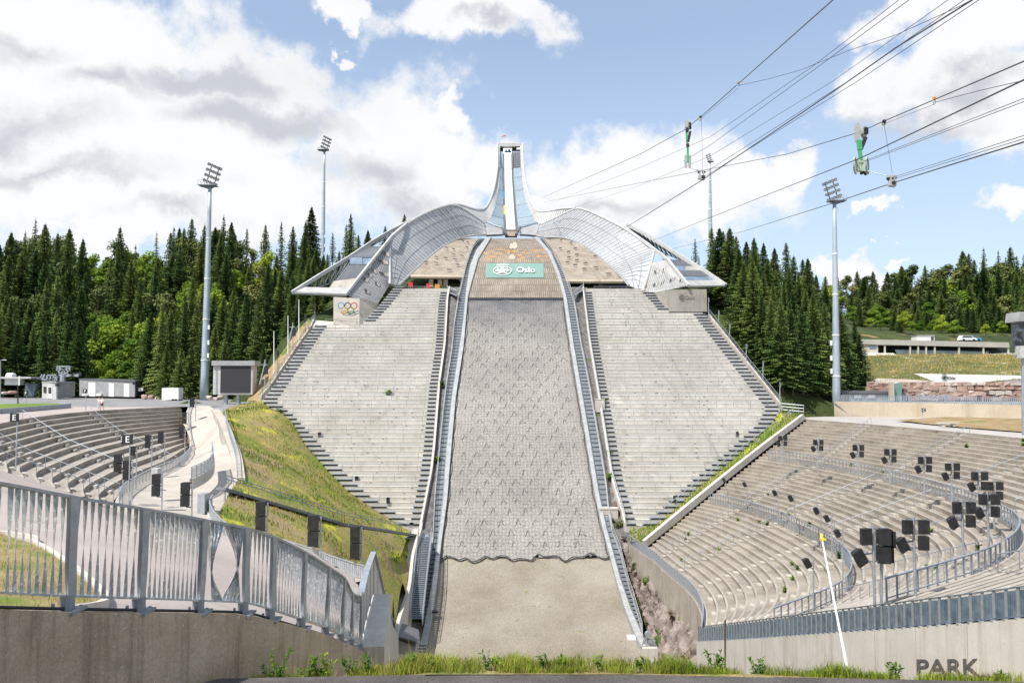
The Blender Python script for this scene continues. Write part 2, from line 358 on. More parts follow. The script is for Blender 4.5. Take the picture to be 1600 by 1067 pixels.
mb = MB(); mb.grid(strip(HL, HR, 52, YN+4, 80, 22, -.28, .03)); struct(mb, 'outrun', GRAV, True)
for r in strip(HL, HR, 52, 190, 40, 3, -1.6): BASE += [tuple(p) for p in r]
for r in strip([(y, x-4) for y, x in GL], [(y, x+4) for y, x in GR], 50, 191, 90, 16, -1.2): CLAMP += [tuple(p) for p in r]
def ribbon(tl, tr, y0, y1, n, top, bot, name, m, parent=None, label=None, cat=None):
    mb = MB(); mb.grid(strip(tl, tr, y0, y1, n, 1, top), (0,0,bot-top))
    o = mb.build(name, m, parent); 
    if label: tag(o, label, cat)
    return o
ribbon(BL, HL, 60, 190.5, 120, .45, -.8, 'side_board', EDGE, None, 'long pale board edging the left side of the landing slope', 'edge board')
ribbon(HR, BR, 60, 190.5, 120, .45, -.8, 'side_board', EDGE, None, 'long pale board edging the right side of the landing slope', 'edge board')
# dark ragged hem of the netting
e = MB(); pts = [Vector((p.x, p.y-.1, HZ(p.y)+.02+random.uniform(0, .1))) for p in rows[0]]; e.tube(crom(pts, 120), .06, 5)
for tl, s in ((HL, 1), (HR, -1)):
    q = []
    for i in range(70):
        Y = YN+(YW-YN)*i/69*.95; py = HPY(Y); q.append(Vector((PX(tab(tl, py)+s*(3+1.6*math.sin(i*1.1)*random.random()), Y, HZ(Y)), Y, HZ(Y)+.05)))
    e.tube(q, .035, 4)
tag(e.build('net_hem', DARK), 'dark wavy rope hem around the lower edge of the slope netting', 'netting')
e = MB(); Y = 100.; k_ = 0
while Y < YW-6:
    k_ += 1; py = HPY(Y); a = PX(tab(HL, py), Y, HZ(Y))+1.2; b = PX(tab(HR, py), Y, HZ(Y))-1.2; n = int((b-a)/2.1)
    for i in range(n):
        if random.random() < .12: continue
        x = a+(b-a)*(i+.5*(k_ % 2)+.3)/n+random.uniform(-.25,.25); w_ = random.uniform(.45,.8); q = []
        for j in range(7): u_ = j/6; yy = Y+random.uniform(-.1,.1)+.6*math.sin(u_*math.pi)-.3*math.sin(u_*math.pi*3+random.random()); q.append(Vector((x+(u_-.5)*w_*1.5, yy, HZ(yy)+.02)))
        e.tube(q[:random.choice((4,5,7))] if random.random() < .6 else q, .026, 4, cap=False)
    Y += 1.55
tag(e.build('net_folds', mat('fold_dark', (.06,.058,.055), (.12,.115,.11), 2., .9)), 'dark hooked folds where the netting is pinned down all over the slope', 'netting', kind='stuff')  # thin tubes in one dark tone for the folds of the netting
e = MB(); e.grid(strip(HL, HR, YW-.5, YW, 1, 4, .12), (0,0,-.3)); tag(e.build('seam_strip', DARK), 'dark seam strip across the slope below the wooden planks', 'seam')
# banner lying on the planks
bn = empty('banner', P(805, 423, 161), label='teal banner with white round seal and the word Oslo on the landing slope', cat='banner')
mb = MB(); R = []
A = [(759.5,411.5),(847.5,411.5)]; 
for i in range(7):
    py = 411.5+(434-411.5)*i/6; Y = min(np.arange(150,185,.1), key=lambda t: abs(HPY(t, .15)-py)); z = HZ(Y)+.15
    R.append([Vector((PX(759.5+(849.5-759.5)*k/6-(i*.15 if k == 0 else 0), Y, z), Y, z)) for k in range(7)])
mb.grid(R, (0,.04,-.06)); mb.build('cloth', TEALB, bn)
O = R[3][3]; tx = (R[3][6]-R[3][0]).normalized(); ty = (R[0][3]-R[6][3]).normalized(); tn = tx.cross(ty)
HB = (R[0][3]-R[6][3]).length; WB = (R[3][6]-R[3][0]).length
_f = frame(O+tx*WB*.19+tn*.22-ty*.25, tx, ty)@Matrix.Diagonal((WB*.34/2.05/(HB*.52), 1, 1, 1)); text_mesh('lettering', 'Oslo', HB*.52, .02, WHITE, bn, _f)
def crest(name, parent, o, tx, ty, w, h, m, th=.04):   # round city seal: ring, crown, seated figure between two shapes
    tx = tx.normalized(); ty = ty.normalized(); n = tx.cross(ty).normalized(); mb = MB()
    def C(u, v): return o+tx*(u*w/2)+ty*(v*h/2)
    def line(ps, t=.05): 
        for a, b in zip(ps, ps[1:]): mb.bar(C(*a), C(*b), t*w, th, n)
    ring = [(math.cos(a), math.sin(a)*.85-.12) for a in [2*math.pi*i/28 for i in range(29)]]
    line(ring, .055); line([(x*.78, (y+.12)*.78-.12) for x, y in ring[3:12]], .03)
    line([(-.55,.78),(-.62,1.05),(-.3,.92),(-.2,1.12),(0,.95),(.2,1.12),(.3,.92),(.62,1.05),(.55,.78)], .06)
    line([(0,.55),(-.12,.35),(0,.2),(.12,.35),(0,.55)], .07); line([(-.25,.1),(.25,.1),(.2,-.5),(-.2,-.5),(-.25,.1)], .08); line([(0,.1),(0,-.6)], .09)
    line([(-.8,-.1),(-.45,.15),(-.45,-.3),(-.8,-.1)], .06); line([(.8,-.1),(.45,.15),(.45,-.3),(.8,-.1)], .06); line([(-.55,-.55),(.55,-.55)], .08)
    return mb.build(name, m, parent)
crest('seal', bn, O-tx*WB*.215+tn*.25-ty*.2, tx, ty, WB*.31, HB*.72, WHITE, .03)
# pale worn rings in the planks above the banner
mb = MB()
for (cx, cy, rx, ry) in ((804,384,4.2,5.5),(799,385,3,4.5),(800,402,5,4.0)):
    c = []
    for i in range(15):
        a = 2*math.pi*i/14; py = cy+ry*math.sin(a); px = cx+rx*math.cos(a)*(1+.15*math.sin(3*a))
        Y = min(np.arange(150,190,.2), key=lambda t: abs(HPY(t, .05)-py)); c.append(Vector((PX(px, Y, HZ(Y)), Y, HZ(Y)+.06)))
    mb.prism(c[:-1], (0,0,.05))
tag(mb.build('worn_patch', mat('worn_patch', (.38,.34,.28), (.48,.43,.35), 1.5, .9)), 'pale rounded worn patches on the planks above the banner', 'patch')
# stair strips either side
def stairway(tl, tr, y0, y1, pitch, dz, label, inner, post=3.0):
    o = empty('service_stair', (PX(tab(tl, HPY(y0)), y0, HZ(y0)), y0, HZ(y0)), label=label, cat='stairway')
    st = MB(); Y = y0
    while Y < y1:
        z = HZ(Y)+dz; py = PJ(0, Y, z)[1]; a = PX(tab(tl, py), Y, z); b = PX(tab(tr, py), Y, z)
        if b-a > .25: st.box(a+.1, b-.1, Y, Y+pitch*.8, z-.06, z)
        Y += pitch
    st.build('treads', GREYB, o); pn = MB(); pn.grid([[a, b] for a, b in [(r[0], r[1]) for r in strip([(y, x+.5) for y, x in tl], [(y, x-.5) for y, x in tr], y0, y1, 80, 1, dz-.2)]], (0,0,-.1)); pn.build('pan', mat('pan_steel', (.15,.165,.18), (.2,.215,.235), 2., .6, .2), o)
    for k, t in enumerate((tl, tr)):
        if k == inner: pass
        r = MB(); top = []; 
        n = int((y1-y0)/post)
        for i in range(n+1):
            Y = y0+(y1-y0)*i/n; z = HZ(Y)+dz; x = PX(tab(t, PJ(0, Y, z)[1]), Y, z)+(.05 if k == 0 else -.05)
            top.append(Vector((x, Y, z+1.0)))
            if k != inner: r.bar((x, Y, z-.2), (x, Y, z+1.0), .05)
        if k != inner:
            r.tube(top, .045, 5); r.tube([p-Vector((0,0,.5)) for p in top], .03, 5)
        s2 = [p-Vector((0,0,1.1)) for p in top]
        for a, b in zip(s2, s2[1:]): r.bar(a, b, .08, .3)
        r.build('railing' if k != inner else 'stringer', EDGE if k != inner else STEELD, o)
    return o
sl = stairway(GL, BL, 86, 189, .8, .1, 'long dark steel stair climbing beside the left edge board of the slope', 1)
sr = stairway(BR, GR, 78, 189, .8, .1, 'long dark steel stair climbing beside the right edge board of the slope', 0)
# gutters of dark gravel
SLR = [(447,702),(453,700),(470,697),(540,693),(600,684.5),(700,676.5),(740,672),(826,655)]
SRL = [(447,913),(460,914),(538,923.6),(629,939),(755,959),(806,974.7),(833,981)]
def gut(tl, tr, y0, y1, name):
    mb = MB(); mb.grid(strip(tl, tr, y0, y1, 60, 3, -.35, .05)); struct(mb, name, DGRAV, True)
gut([(y, x-3) for y, x in SLR], [(y, x+4) for y, x in GL], 101, 156, 'gravel_gully')
gut([(y, x-4) for y, x in GR], [(y, x+4) for y, x in SRL], 100, 156, 'gravel_gully')
# ================= STRAIGHT HILLSIDE STANDS =================
def stand(side, L, Rr, label, stairs):
    n = 62; Y0, Y1 = 102.4, 155.0; dY = (Y1-Y0)/n
    o = empty('grandstand', (PX(L[5][1], 130, 0), 130, 0), label=label, cat='grandstand')
    mb = MB(); rails = []
    def zt(k): return HZ(Y0+dY*k)+.25 if False else (-93.95+.727*(Y0+dY*(k+.5)))+.15
    for k in range(n):
        Y = Y0+dY*k; z = zt(k); py = PJ(0, Y, z)[1]
        if py < 446.5: break
        l = tab(L, py); r = tab(Rr, py)
        a = PX(l, Y, z); b = PX(r, Y, z)
        if b-a < 1: continue
        # riser face, tread, light kerb on every second row
        mb.m = 0; mb.box(a, b, Y, Y+dY+.03, z-1.6, z)
        mb.m = 1 if k % 2 == 0 else 0
        mb.box(a, b, Y-.02, Y+.12, z-.08, z+.02)
        if k % 2 == 0: rails.append((a, b, Y, z))
        if random.random() < 1:
            mb.m = 2
            for q in range(int((b-a)/9)):   # small drain slots in the riser
                x = a+random.uniform(1, b-a-1); mb.box(x, x+.3, Y-.02, Y, z-.26, z-.2)
        CLAMP.extend([(a+(b-a)*i/9, Y, z-1.5) for i in range(10)])
        if k % 3 == 0: BASE.append((a, Y, z-2.2)); BASE.append((b, Y, z-2.2)); BASE.append(((a+b)/2, Y, z-2.2))
    mb.build('terrace', [CON, CONP, DARK], o)
    for (a, b, Y, z) in rails:
        r = MB(); 
        a2, b2 = a+1.9, b-1.9
        if b2-a2 < 2: continue
        if PJ(0, Y, z)[1] < 500 and side < 0: a2 = a+1.2
        r.bar((a2, Y+.1, z+.95), (b2, Y+.1, z+.95), .06)
        m = max(1, int((b2-a2)/2.6))
        for i in range(m+1): x = a2+(b2-a2)*i/m; r.bar((x, Y+.1, z), (x, Y+.1, z+.95), .05)
        r.build('railing', RAILM, o)
    # open metal steps along the edges
    for (t, sgn, y0, y1, w) in stairs:
        s = MB(); k = 0
        for k in range(n*2):
            Y = Y0+dY*k/2; z = zt(k/2)+.32; py = PJ(0, Y, z)[1]
            if not (y0 < py < y1): continue
            x = PX(tab(t, py), Y, z); a, b = (x, x+w) if sgn > 0 else (x-w, x)
            if k % 2 == 0: s.m = 0; s.box(a, b, Y-.15, Y+.42, z-.09, z)
            s.m = 1; 
            if k % 2 == 0: s.box(a+.05, b-.05, Y+.05, Y+.4, z-.5, z-.1)  # dark block under each tread stands in for the shadow below it
        s.build('metal_steps', [STEEL, DARK], o)
    return o
LL = [(440,618),(447,617),(478,591),(503.5,566),(504.5,494),(514,487),(560,455),(610,421),(625,409),(648,437),(693,477),(735,513),(769,547),(797,589),(828,637),(835,650)]
_s = 0
ls = stand(-1, LL, SLR, 'long concrete hillside grandstand rising left of the landing slope', [
    (LL, 1, 505, 624, 2.2), (LL, 1, 625, 826, 2.2), ([(447,617),(478,591),(504,566)], 1, 447, 503, 2.0), ([(y, x-1) for y, x in SLR], -1, 455, 822, 1.35)])
RR = [(440,1004),(456,1020),(474,1038),(485,1046),(485.8,1091),(491,1104),(500,1110),(636,1219),(660,1207),(711.5,1152),(747,1108.5),(794,1057),(821,1026),(830,1018)]
rs = stand(1, SRL, RR, 'long concrete hillside grandstand rising right of the landing slope', [
    ([(y, x+1) for y, x in SRL], 1, 455, 822, 1.35), (RR, -1, 486, 636, 2.2), (RR, -1, 637, 822, 2.2), ([(456,1020),(474,1038),(485,1046)], -1, 456, 484, 2.0)])
# low kerb walls framing the stands next to the gullies and on the outer rims
def kerb(t, y0, y1, label, w=.3, h=.7, m=CONW, dz=0, rail=None):
    pts = []
    n = 40
    for i in range(n+1):
        Y = y0+(y1-y0)*i/n; z = -93.95+.727*Y+dz; x = PX(tab(t, PJ(0, Y, z)[1]), Y, z); pts.append(Vector((x, Y, z)))
    o = empty('kerb_wall', pts[0], label=label, cat='kerb')
    mb = MB(); mb.grid([[p+Vector((-w/2,0,h)) for p in pts], [p+Vector((w/2,0,h)) for p in pts]], (0,0,-h-1.6)); mb.build('wall', m, o)
    if rail:
        r = MB(); r.tube([p+Vector((0,0,h+.9)) for p in pts], .05, 5); r.tube([p+Vector((0,0,h+.45)) for p in pts], .03, 5)
        for p in pts[::2]: r.bar(p+Vector((0,0,h)), p+Vector((0,0,h+.9)), .05)
        r.build('railing', rail, o)
kerb([(y, x+2) for y, x in SLR], 102.5, 154.5, 'narrow pale kerb wall between left grandstand and gravel gully')
kerb([(y, x-2) for y, x in SRL], 102.5, 154.5, 'narrow pale kerb wall between right grandstand and gravel gully', rail=STEEL)
kerb([(500,491),(514,485),(560,453),(610,419),(622,407)], 124.8, 144.5, 'sloping kerb with railing along the outer rim of the left grandstand', h=.5, m=CONP, rail=STEELD)
kerb([(480,1092),(491,1106),(500,1112),(636,1221)], 123, 146, 'sloping kerb with railing along the outer rim of the right grandstand', h=.5, m=CONP, rail=STEELD)
# ================= CURVED BOWLS =================
def lev(curves, zs, t, u):
    m = len(curves)-1; s = min(max(t, 0), .99999)*m; k = int(s); f = s-k
    a = curves[k]; b = curves[k+1]; i = u*(len(a)-1)
    i0 = min(int(i), len(a)-2); g = i-i0; p = a[i0].lerp(a[i0+1], g).lerp(b[i0].lerp(b[i0+1], g), f)
    return Vector((p.x, p.y, zs[k]+(zs[k+1]-zs[k])*f))
def bowl(o, curves, zs, counts, inside, mats, nu=90, lip=.12, aisles=(), dens=1., aw=.9):
    cv = [[Vector((p.x, p.y, 0)) for p in crom([(x, y, 0) for x, y in c], nu)] for c in curves]
    N = sum(counts); T = []
    m = len(counts)
    for k, c in enumerate(counts): T += [(k+i/c)/m for i in range(c)]
    T.append(1.)
    mb = MB(); sts = [MB() for _ in aisles]
    for k in range(N):
        A = [lev(cv, zs, T[k], i/nu) for i in range(nu+1)]; B = [lev(cv, zs, T[k+1], i/nu) for i in range(nu+1)]
        z = A[0].z; z2 = B[0].z; nz = z2
        mb.m = 0
        A0 = [p.copy() for p in A]; B0 = [p.copy() for p in B]
        for p in A0: p.z = z
        for p in B0: p.z = z
        mb.grid([A0, B0]) if inside > 0 else mb.grid([B0, A0])
        R1 = [Vector((p.x, p.y, z)) for p in B]; R2 = [Vector((p.x, p.y, z2+.02)) for p in B]
        mb.m = 1; mb.grid([R1, R2]) if inside > 0 else mb.grid([R2, R1])
        # kerb lip along the tread edge
        if k < N-1:
            C = [B[i].lerp(lev(cv, zs, T[k+2], i/nu), .22) for i in range(nu+1)]
            mb.m = 2; mb.grid([[Vector((p.x, p.y, z2+.02)) for p in B], [Vector((p.x, p.y, z2+.02)) for p in C]]) if inside > 0 else mb.grid([[Vector((p.x, p.y, z2+.02)) for p in C], [Vector((p.x, p.y, z2+.02)) for p in B]])
        for u, st in zip(aisles, sts):          # intermediate step blocks
            i = u*nu; i0 = int(i); b = B[i0]; d = (B[min(i0+1, nu)]-B[i0]).normalized(); e = (A[i0]-B[i0]); e.z = 0
            e.normalize()
            q = [b-d*aw/2, b+d*aw/2, b+d*aw/2+e*.45, b-d*aw/2+e*.45]
            st.hexa([Vector((v.x, v.y, z-.02)) for v in q]+[Vector((v.x, v.y, (z+z2)/2)) for v in q])
        CLAMP.extend([(A[i].x, A[i].y, A[i].z-.8) for i in range(0, nu+1, 2)])
        for i in range(0, nu+1, 15): BASE.append((A[i].x, A[i].y, A[i].z-1.6))
    mb.build('terrace', mats, o)
    for st in sts: st.build('step_blocks', CONP, o)
    return cv, T
def aisle_rail(o, cv, zs, u, t0, t1, n, m=RAILM, h=.95, r=.03):
    b = MB(); pts = []
    for i in range(n+1):
        p = lev(cv, zs, t0+(t1-t0)*i/n, u); pts.append(p+Vector((0,0,h))); b.bar(p, p+Vector((0,0,h)), .035)
    b.tube(pts, r, 4); b.build('handrail', m, o)
RC = [[(16.6,95),(16.9,90),(17.2,85),(17.8,79),(17.9,74.6),(17.4,70),(16.6,66.4),(15.6,62.4)],
      [(25.4,102.6),(28.0,97),(29.6,90),(30.3,82),(30.1,73),(28.3,65),(24.0,57),(16.1,49.7)],
      [(35.5,111.2),(38.9,101),(40.9,90),(41.4,79.5),(40.2,68),(36.8,56.5),(29,46.5),(17.3,37.7)],
      [(45.8,120),(49.2,108),(51.8,94),(53.4,80),(52.9,66),(49.5,51),(39,36),(20.4,23.8)]]
RZ = [-20.3,-15.8,-10.9,-6.0]
rb = empty('bowl_terrace', (30, 80, -14), label='curved concrete bowl terrace on the right with two rings of blue-grey railing', cat='terrace')
RCV, RT = bowl(rb, RC, RZ, (14, 14, 14), 1, [CONB, CONB, mat('lip_concrete', (.34,.31,.265), (.46,.42,.365), .4, .9, bump=.2, fine=(6., .2))], 96, aisles=(.16,.34,.50,.64,.79,.9))
for u, a, b in ((.16,0,.31),(.16,.36,.64),(.34,0,.31),(.34,.36,.64),(.34,.7,1),(.5,.36,.64),(.5,.7,1),(.64,.36,.64),(.64,.7,1),(.79,.36,.64),(.79,.7,1),(.9,.7,1),(.16,.7,1),(.9,.36,.64)):
    aisle_rail(rb, RCV, RZ, u, a, b, 12)
def ringrail(o, cv, zs, t, u0, u1, n, h=1.1, m=RAILM, per=1, name='ring_railing', solid=0.):
    b = MB(); top = []; 
    for i in range(n+1):
        p = lev(cv, zs, t, u0+(u1-u0)*i/n); p.z += .05; top.append(p+Vector((0,0,h)))
        b.bar(p-Vector((0,0,.3)), p+Vector((0,0,h)), .06, .12)
    for a, c in zip(top, top[1:]): b.bar(a, c, .11, .07); b.bar(a-Vector((0,0,h-.12)), c-Vector((0,0,h-.12)), .05)
    b.build(name, m, o)
ringrail(rb, RCV, RZ, 2/3, .03, .835, 84); ringrail(rb, RCV, RZ, 2/3, .85, .985, 14)
ringrail(rb, RCV, RZ, 1/3, .03, .83, 70); ringrail(rb, RCV, RZ, 1/3, .85, .985, 12)
# rim wall with fence at the foot of the bowl, then along the side wall towards the viewer
rim = [P(960,757,112), P(968,795,106), (14.8,103.5,-21.0), (15.2,99.5,-21.0), (15.9,95,-21.0)]+[(x-.35,y,-20.9) for x, y in RC[0][1:-1]]+[(15.05,62.3,-20.95)]
rimc = crom(rim, 80)
def fence_run(name, pts, label, cat, h=1.15, base=8., wallm=CONW, fm=STEEL, slat=.13, joint=3.0, thick=.3, dark=FENP, split=1.4, grp=None, openn=.5):
    o = empty('parapet_wall' if wallm else name, pts[0], label=label, cat=cat, group=grp)
    L = [0.]
    for a, b in zip(pts, pts[1:]): L.append(L[-1]+(b-a).length)
    def at(s):
        s = min(max(s, 0), L[-1]-1e-4)
        k = max(i for i in range(len(L)) if L[i] <= s); k = min(k, len(pts)-2)
        f = (s-L[k])/(L[k+1]-L[k]); return pts[k].lerp(pts[k+1], f), (pts[k+1]-pts[k]).normalized()
    if wallm:
        w = MB(); s = 0
        while s < L[-1]-.05:      # one panel after another, open joints between
            e = min(s+joint-.035, L[-1]); n = max(1, int((e-s)/1.0)); A = []; B = []
            for i in range(n+1):
                p, d = at(s+(e-s)*i/n); r = Vector((d.y, -d.x, 0)).normalized()*thick/2
                A.append(p-r); B.append(p+r)
            w.grid([A, B], (0,0,-base)); s += joint
        w.build('wall', wallm, o)
        w = MB(); A = []; B = []
        for i in range(60):
            p, d = at(L[-1]*i/59); r = Vector((d.y, -d.x, 0)).normalized()*(thick/2-.05); z = Vector((0,0,-.04)); A.append(p-r+z); B.append(p+r+z)
        w.grid([A, B], (0,0,-base+.1)); w.build('joint_filler', CONN, o)
    f = MB(); s = .02
    while s < L[-1]:
        p, d = at(s); r = Vector((d.y, -d.x, 0)).normalized()*.01; e = d*slat*openn
        f.hexa([p-r-e*.5+Vector((0,0,.06)), p+r-e*.5+Vector((0,0,.06)), p+r+e*.5+Vector((0,0,.06)), p-r+e*.5+Vector((0,0,.06))]+[q+Vector((0,0,h-.1)) for q in (p-r-e*.5, p+r-e*.5, p+r+e*.5, p-r+e*.5)]); s += slat
    f.build('slats', fm, o)
    f = MB(); n = max(2, int(L[-1]/.8)); T = [at(L[-1]*i/n)[0]+Vector((0,0,h)) for i in range(n+1)]
    for a, b in zip(T, T[1:]): f.bar(a, b, .10, .05); f.bar(a-Vector((0,0,h-.08)), b-Vector((0,0,h-.08)), .06, .05)
    f.build('rail', fm, o)
    f = MB(); s = 0
    while s < L[-1]:
        p, d = at(s); f.bar(p-Vector((0,0,.02)), p+Vector((0,0,h+.02)), .05, .12, d); r = Vector((d.y, -d.x, 0)).normalized(); f.bar(p-r*.16, p+r*.16, .1, .06); s += split
    f.build('posts', dark, o)
    return o
fence_run('rim', rimc, 'curved concrete rim wall with blue-grey fence at the foot of the right bowl', 'wall', base=4.6, split=.9, wallm=mat('rim_concrete', (.34,.30,.25), (.44,.395,.335), .5, .9, streak=((.2,.17,.13), 2., .6), fine=(8., .15)), openn=.8)
FENB = mat('blue_zinc', (.10,.145,.19), (.21,.265,.32), 2.5, .5, .4, streak=((.36,.40,.44), 5., .5))
sidew = [P(1091,1002,62), P(1160,998.5,52.5), P(1300,988.5,40.6), P(1450,978,33.3), P(1600,965.5,28.8), P(1900,938,22.5), P(2400,900,16.5)]
swc = crom(sidew, 60)
side = fence_run('side', swc, 'long pale concrete panel wall with blue slatted fence at bottom right', 'wall', base=9., split=.57, fm=FENB, openn=.9, slat=.1)
# the painted word low on the side wall
a, b = Vector(P(1437,1042,0.1)), None
def onwall(px, Yg): 
    # intersection of the sight column with the wall in plan
    for i in range(len(swc)-1):
        p, q = swc[i], swc[i+1]; xa, xb = PJ(*p)[0], PJ(*q)[0]
        if xa <= px <= xb: f = (px-xa)/(xb-xa); return p.lerp(q, f)
w0, w1 = onwall(1436, 0), onwall(1534, 0); mid = onwall(1486, 0)
dv = (w1-w0); dv.z = 0; W = dv.length; dv.normalize(); nrm = Vector((dv.y, -dv.x, 0)); nrm = nrm if nrm.x < 0 else -nrm
zc = P(1486, 1042, mid.y).z; Hh = 24*mid.y/F*1.02
t = text_mesh('lettering', 'PARK', 1., .012, mat('letter_paint', (.085,.08,.08), (.11,.105,.1), 3., .8), side, Matrix.Identity(4))
ms = t.data; bb = [v.co.copy() for v in ms.vertices]; mi = PM(side)
xs = [(mi@v).x for v in bb]; ys = [(mi@v).y for v in bb]; x0, x1, y0, y1 = min(xs), max(xs), min(ys), max(ys)
for v in ms.vertices:
    c = mi@v.co; u = (c.x-x0)/(x1-x0); h = ((c.y-y0)/(y1-y0)-.5)*Hh
    p = onwall(1436.5+97.5*u, 0); v.co = mi.inverted()@Vector((p.x, p.y, P(1436.5+97.5*u, 1041, p.y).z+h))+nrm*(.175-c.z)
q_ = [lev(RCV, RZ, 0, i/60) for i in range(61)]; f_ = MB(); f_.grid([[Vector((p.x+.05, p.y, -20.31)) for p in q_], [Vector((p.x-.3, p.y-(.3 if i > 57 else 0), -20.31)) for i, p in enumerate(q_)]], (0,0,-.3)); f_.build('foot_walk', CONP, rb)
# ================= LEFT BOWL =================
EC = [[(-44.5,106.5),(-40,94),(-37.5,85.7),(-35.7,76),(-33.5,67),(-32,62.5),(-30.6,59.4)],
      [(-51.5,120.),(-55.0,108),(-55.2,98),(-52.2,84),(-46.7,69),(-42.5,58.5),(-37.5,48.7)]]
EC.insert(1, [((a[0]+b[0])/2+(1.2 if 0 < i < 6 else 0)*-1, (a[1]+b[1])/2) for i, (a, b) in enumerate(zip(EC[0], EC[1]))])
EZ = [-9.5,-6.75,-4.0]
lb = empty('bowl_terrace', (-45, 80, -6), label='curved concrete bowl terrace at the left with dark risers', cat='terrace')
ECV, ET = bowl(lb, EC, EZ, (6, 6), -1, [mat('tread_concrete', (.30,.27,.235), (.41,.375,.33), .4, .9, bump=.2, fine=(6., .2)), CONB, MATS['lip_concrete']], 72, aisles=(.28,.52,.72,.88), aw=1.1)
for u in (.3,.54,.74,.9): aisle_rail(lb, ECV, EZ, u, 0, 1, 12)
rimL = [lev(ECV, EZ, 0, i/40) for i in range(41)]
rimL = [p+Vector((.5,0,-.1)) for p in rimL]
fence_run('rim', [P(285,636,120)+Vector((1,0,0)), P(294,660,113)]+rimL[1:], 'curved low wall with light grey railing at the foot of the left bowl', 'wall', base=1.2, h=1.1, split=1.3, wallm=CONN, openn=.25, slat=.25)
# ================= GROUND SHEETS =================
def SP_(px, py):                  # point on the hillside stand plane
    for Y in np.arange(100, 160, .1):
        if PJ(0, Y, -93.95+.727*Y)[1] <= py: return P(px, py, Y)
bank = [SP_(409,625), SP_(437,648), SP_(477,693), SP_(513,735), SP_(547,769), SP_(589,797), SP_(637,828), P(655,838,98), P(640,880,92), P(634,930,83), P(617,985,74), P(611,1030,68), P(585,1030,52),
        P(569,906,47), P(519,890,49), P(477,874,50), P(400,852,51), P(355,838,52), P(332,815,55), P(372,748,76), P(368,715,85), P(360,690,93), P(346,656,106), P(350,640,117), P(380,632,124)]
bz = bank+[P(500,800,77), P(450,730,92), P(400,680,106), P(560,830,78), P(600,860,80), P(610,920,70), P(520,850,66), P(400,780,70), P(430,640,118)]
fbank = RBF(unique(bz))
sheet('grass_bank', [(p.x, p.y) for p in bank], fbank, GRASS, 1.2)
# right grass strip between grandstand and bowl
Rb = [SP_(1219,645), SP_(1207,660), SP_(1152,711), SP_(1108,747), SP_(1057,794), SP_(1026,821), SP_(985,826), Vector((14.9,99,-20.4)), Vector((16.3,95.3,-20.2)), Vector((25,102.9,-15.7)), Vector((35,111.6,-10.8)), Vector((45.4,120.4,-5.9)), P(1262,652,124)]
frb = RBF(unique([Vector((p.x,p.y,p.z+.15)) for p in Rb])); sheet('grass_strip', [(p.x, p.y) for p in Rb], frb, GRASS, 1.0)
# plaza at the left, stand top level
pl = [(-150,60),(-46.3,68.5),(-52,84),(-55.0,98),(-54.8,108),(-51.3,120),(-47.5,121),(-41,127),(-44,140),(-60,178),(-150,205)]
sheet('gravel_square', [(-260,118),(-56,118),(-47.2,121.2),(-40,125),(-47,142),(-60,180),(-150,205),(-260,205)], lambda x, y: -4.0, ASPH, 6)
sheet('paved_path', [(-150,60)]+[(p.x-.05, p.y) for p in [lev(ECV, EZ, 1, i/30) for i in range(30, -1, -1)]][6:]+[(-56,118),(-150,118)], lambda x, y: -3.99, PINK, 3)
sheet('lawn', [(p.x, p.y) for p in (Pz(-300,640,-3.9), Pz(-300,655,-3.9), Pz(0,645,-3.9), Pz(108,636,-3.9), Pz(90,631,-3.9), Pz(0,632,-3.9))], lambda x, y: -3.8, LGRASS, 4)
kb = MB(); 
for a, b in ((Pz(-300,656,-3.9), Pz(0,645.5,-3.9)), (Pz(0,645.5,-3.9), Pz(109,636.5,-3.9))): kb.bar(a+Vector((0,0,.1)), b+Vector((0,0,.1)), .4, .9)
tag(kb.build('edging_kerb', RAILM), 'grey metal kerb edging the lawn behind the left bowl', 'kerb')
# ramp from the square down round the left bowl
rl = [(p.x, p.y, p.z) for p in (P(303,634,121), P(293,660,112))]+[(p.x+.4, p.y, p.z) for p in rimL]
apr = [(-150,60,-3.99),(-46.3,68.5,-3.99),(-42.5,58.5,-3.95),(-37.5,48.7,-3.9),(-150,30,-3.5),(-60,40,-3.8),(-34.5,52.5,-6.2),(-31.5,57,-8.6),(-30.3,59.2,-9.5),(-8,10.5,-2.95),(-12,8,-2.8),(-5.2,9.4,-2.85),(-4.4,12.5,-3.9),(-3.9,15,-4.9),(-3.4,18,-6.3),(-12,14,-3.3),(-20,25,-4.4),(-10,22,-4.9),(-10,35,-7.0),(-22,40,-6.6)]+[tuple(P(*q_)) for q_ in ((520,930,25),(520,915,32),(522,903,40),(450,880,40),(450,900,30),(450,925,22),(400,865,40),(400,885,30),(395,910,20),(560,915,40),(565,928,33))]+[(-25,60,-9.7),(-22,53,-9.9),(-14,50,-11.3),(-30,10,-2.8),(-100,10,-2.8),(-4.6,24.2,-7.6)]
R2 = [P(569,906,47), P(519,890,49), P(477,874,50), P(400,852,51), P(355,838,52), P(332,815,55), P(372,748,76), P(368,715,85), P(360,690,93), P(346,656,106), P(335,640,117), P(325,634,124), P(303,634,124)]
fap = RBF(unique([tuple(p) for p in R2]+rl[::3]+apr+[(-33,86,-8.6),(-30,76,-9.5)]))
near = [(-10,4),(-7.0,5.2),(-5.35,9.4),(-4.6,12.4),(-4.0,15),(-3.5,18.2),(-4.7,24.4),(-6.7,34)]
sheet('ramp_path', [(p.x, p.y) for p in R2]+[(x-.75, y) for x, y, z in rl[:-1]]+[(-31,58.4),(-26,50.5),(-16,40.5),(-8,35)], fap, CONP, 1.2)
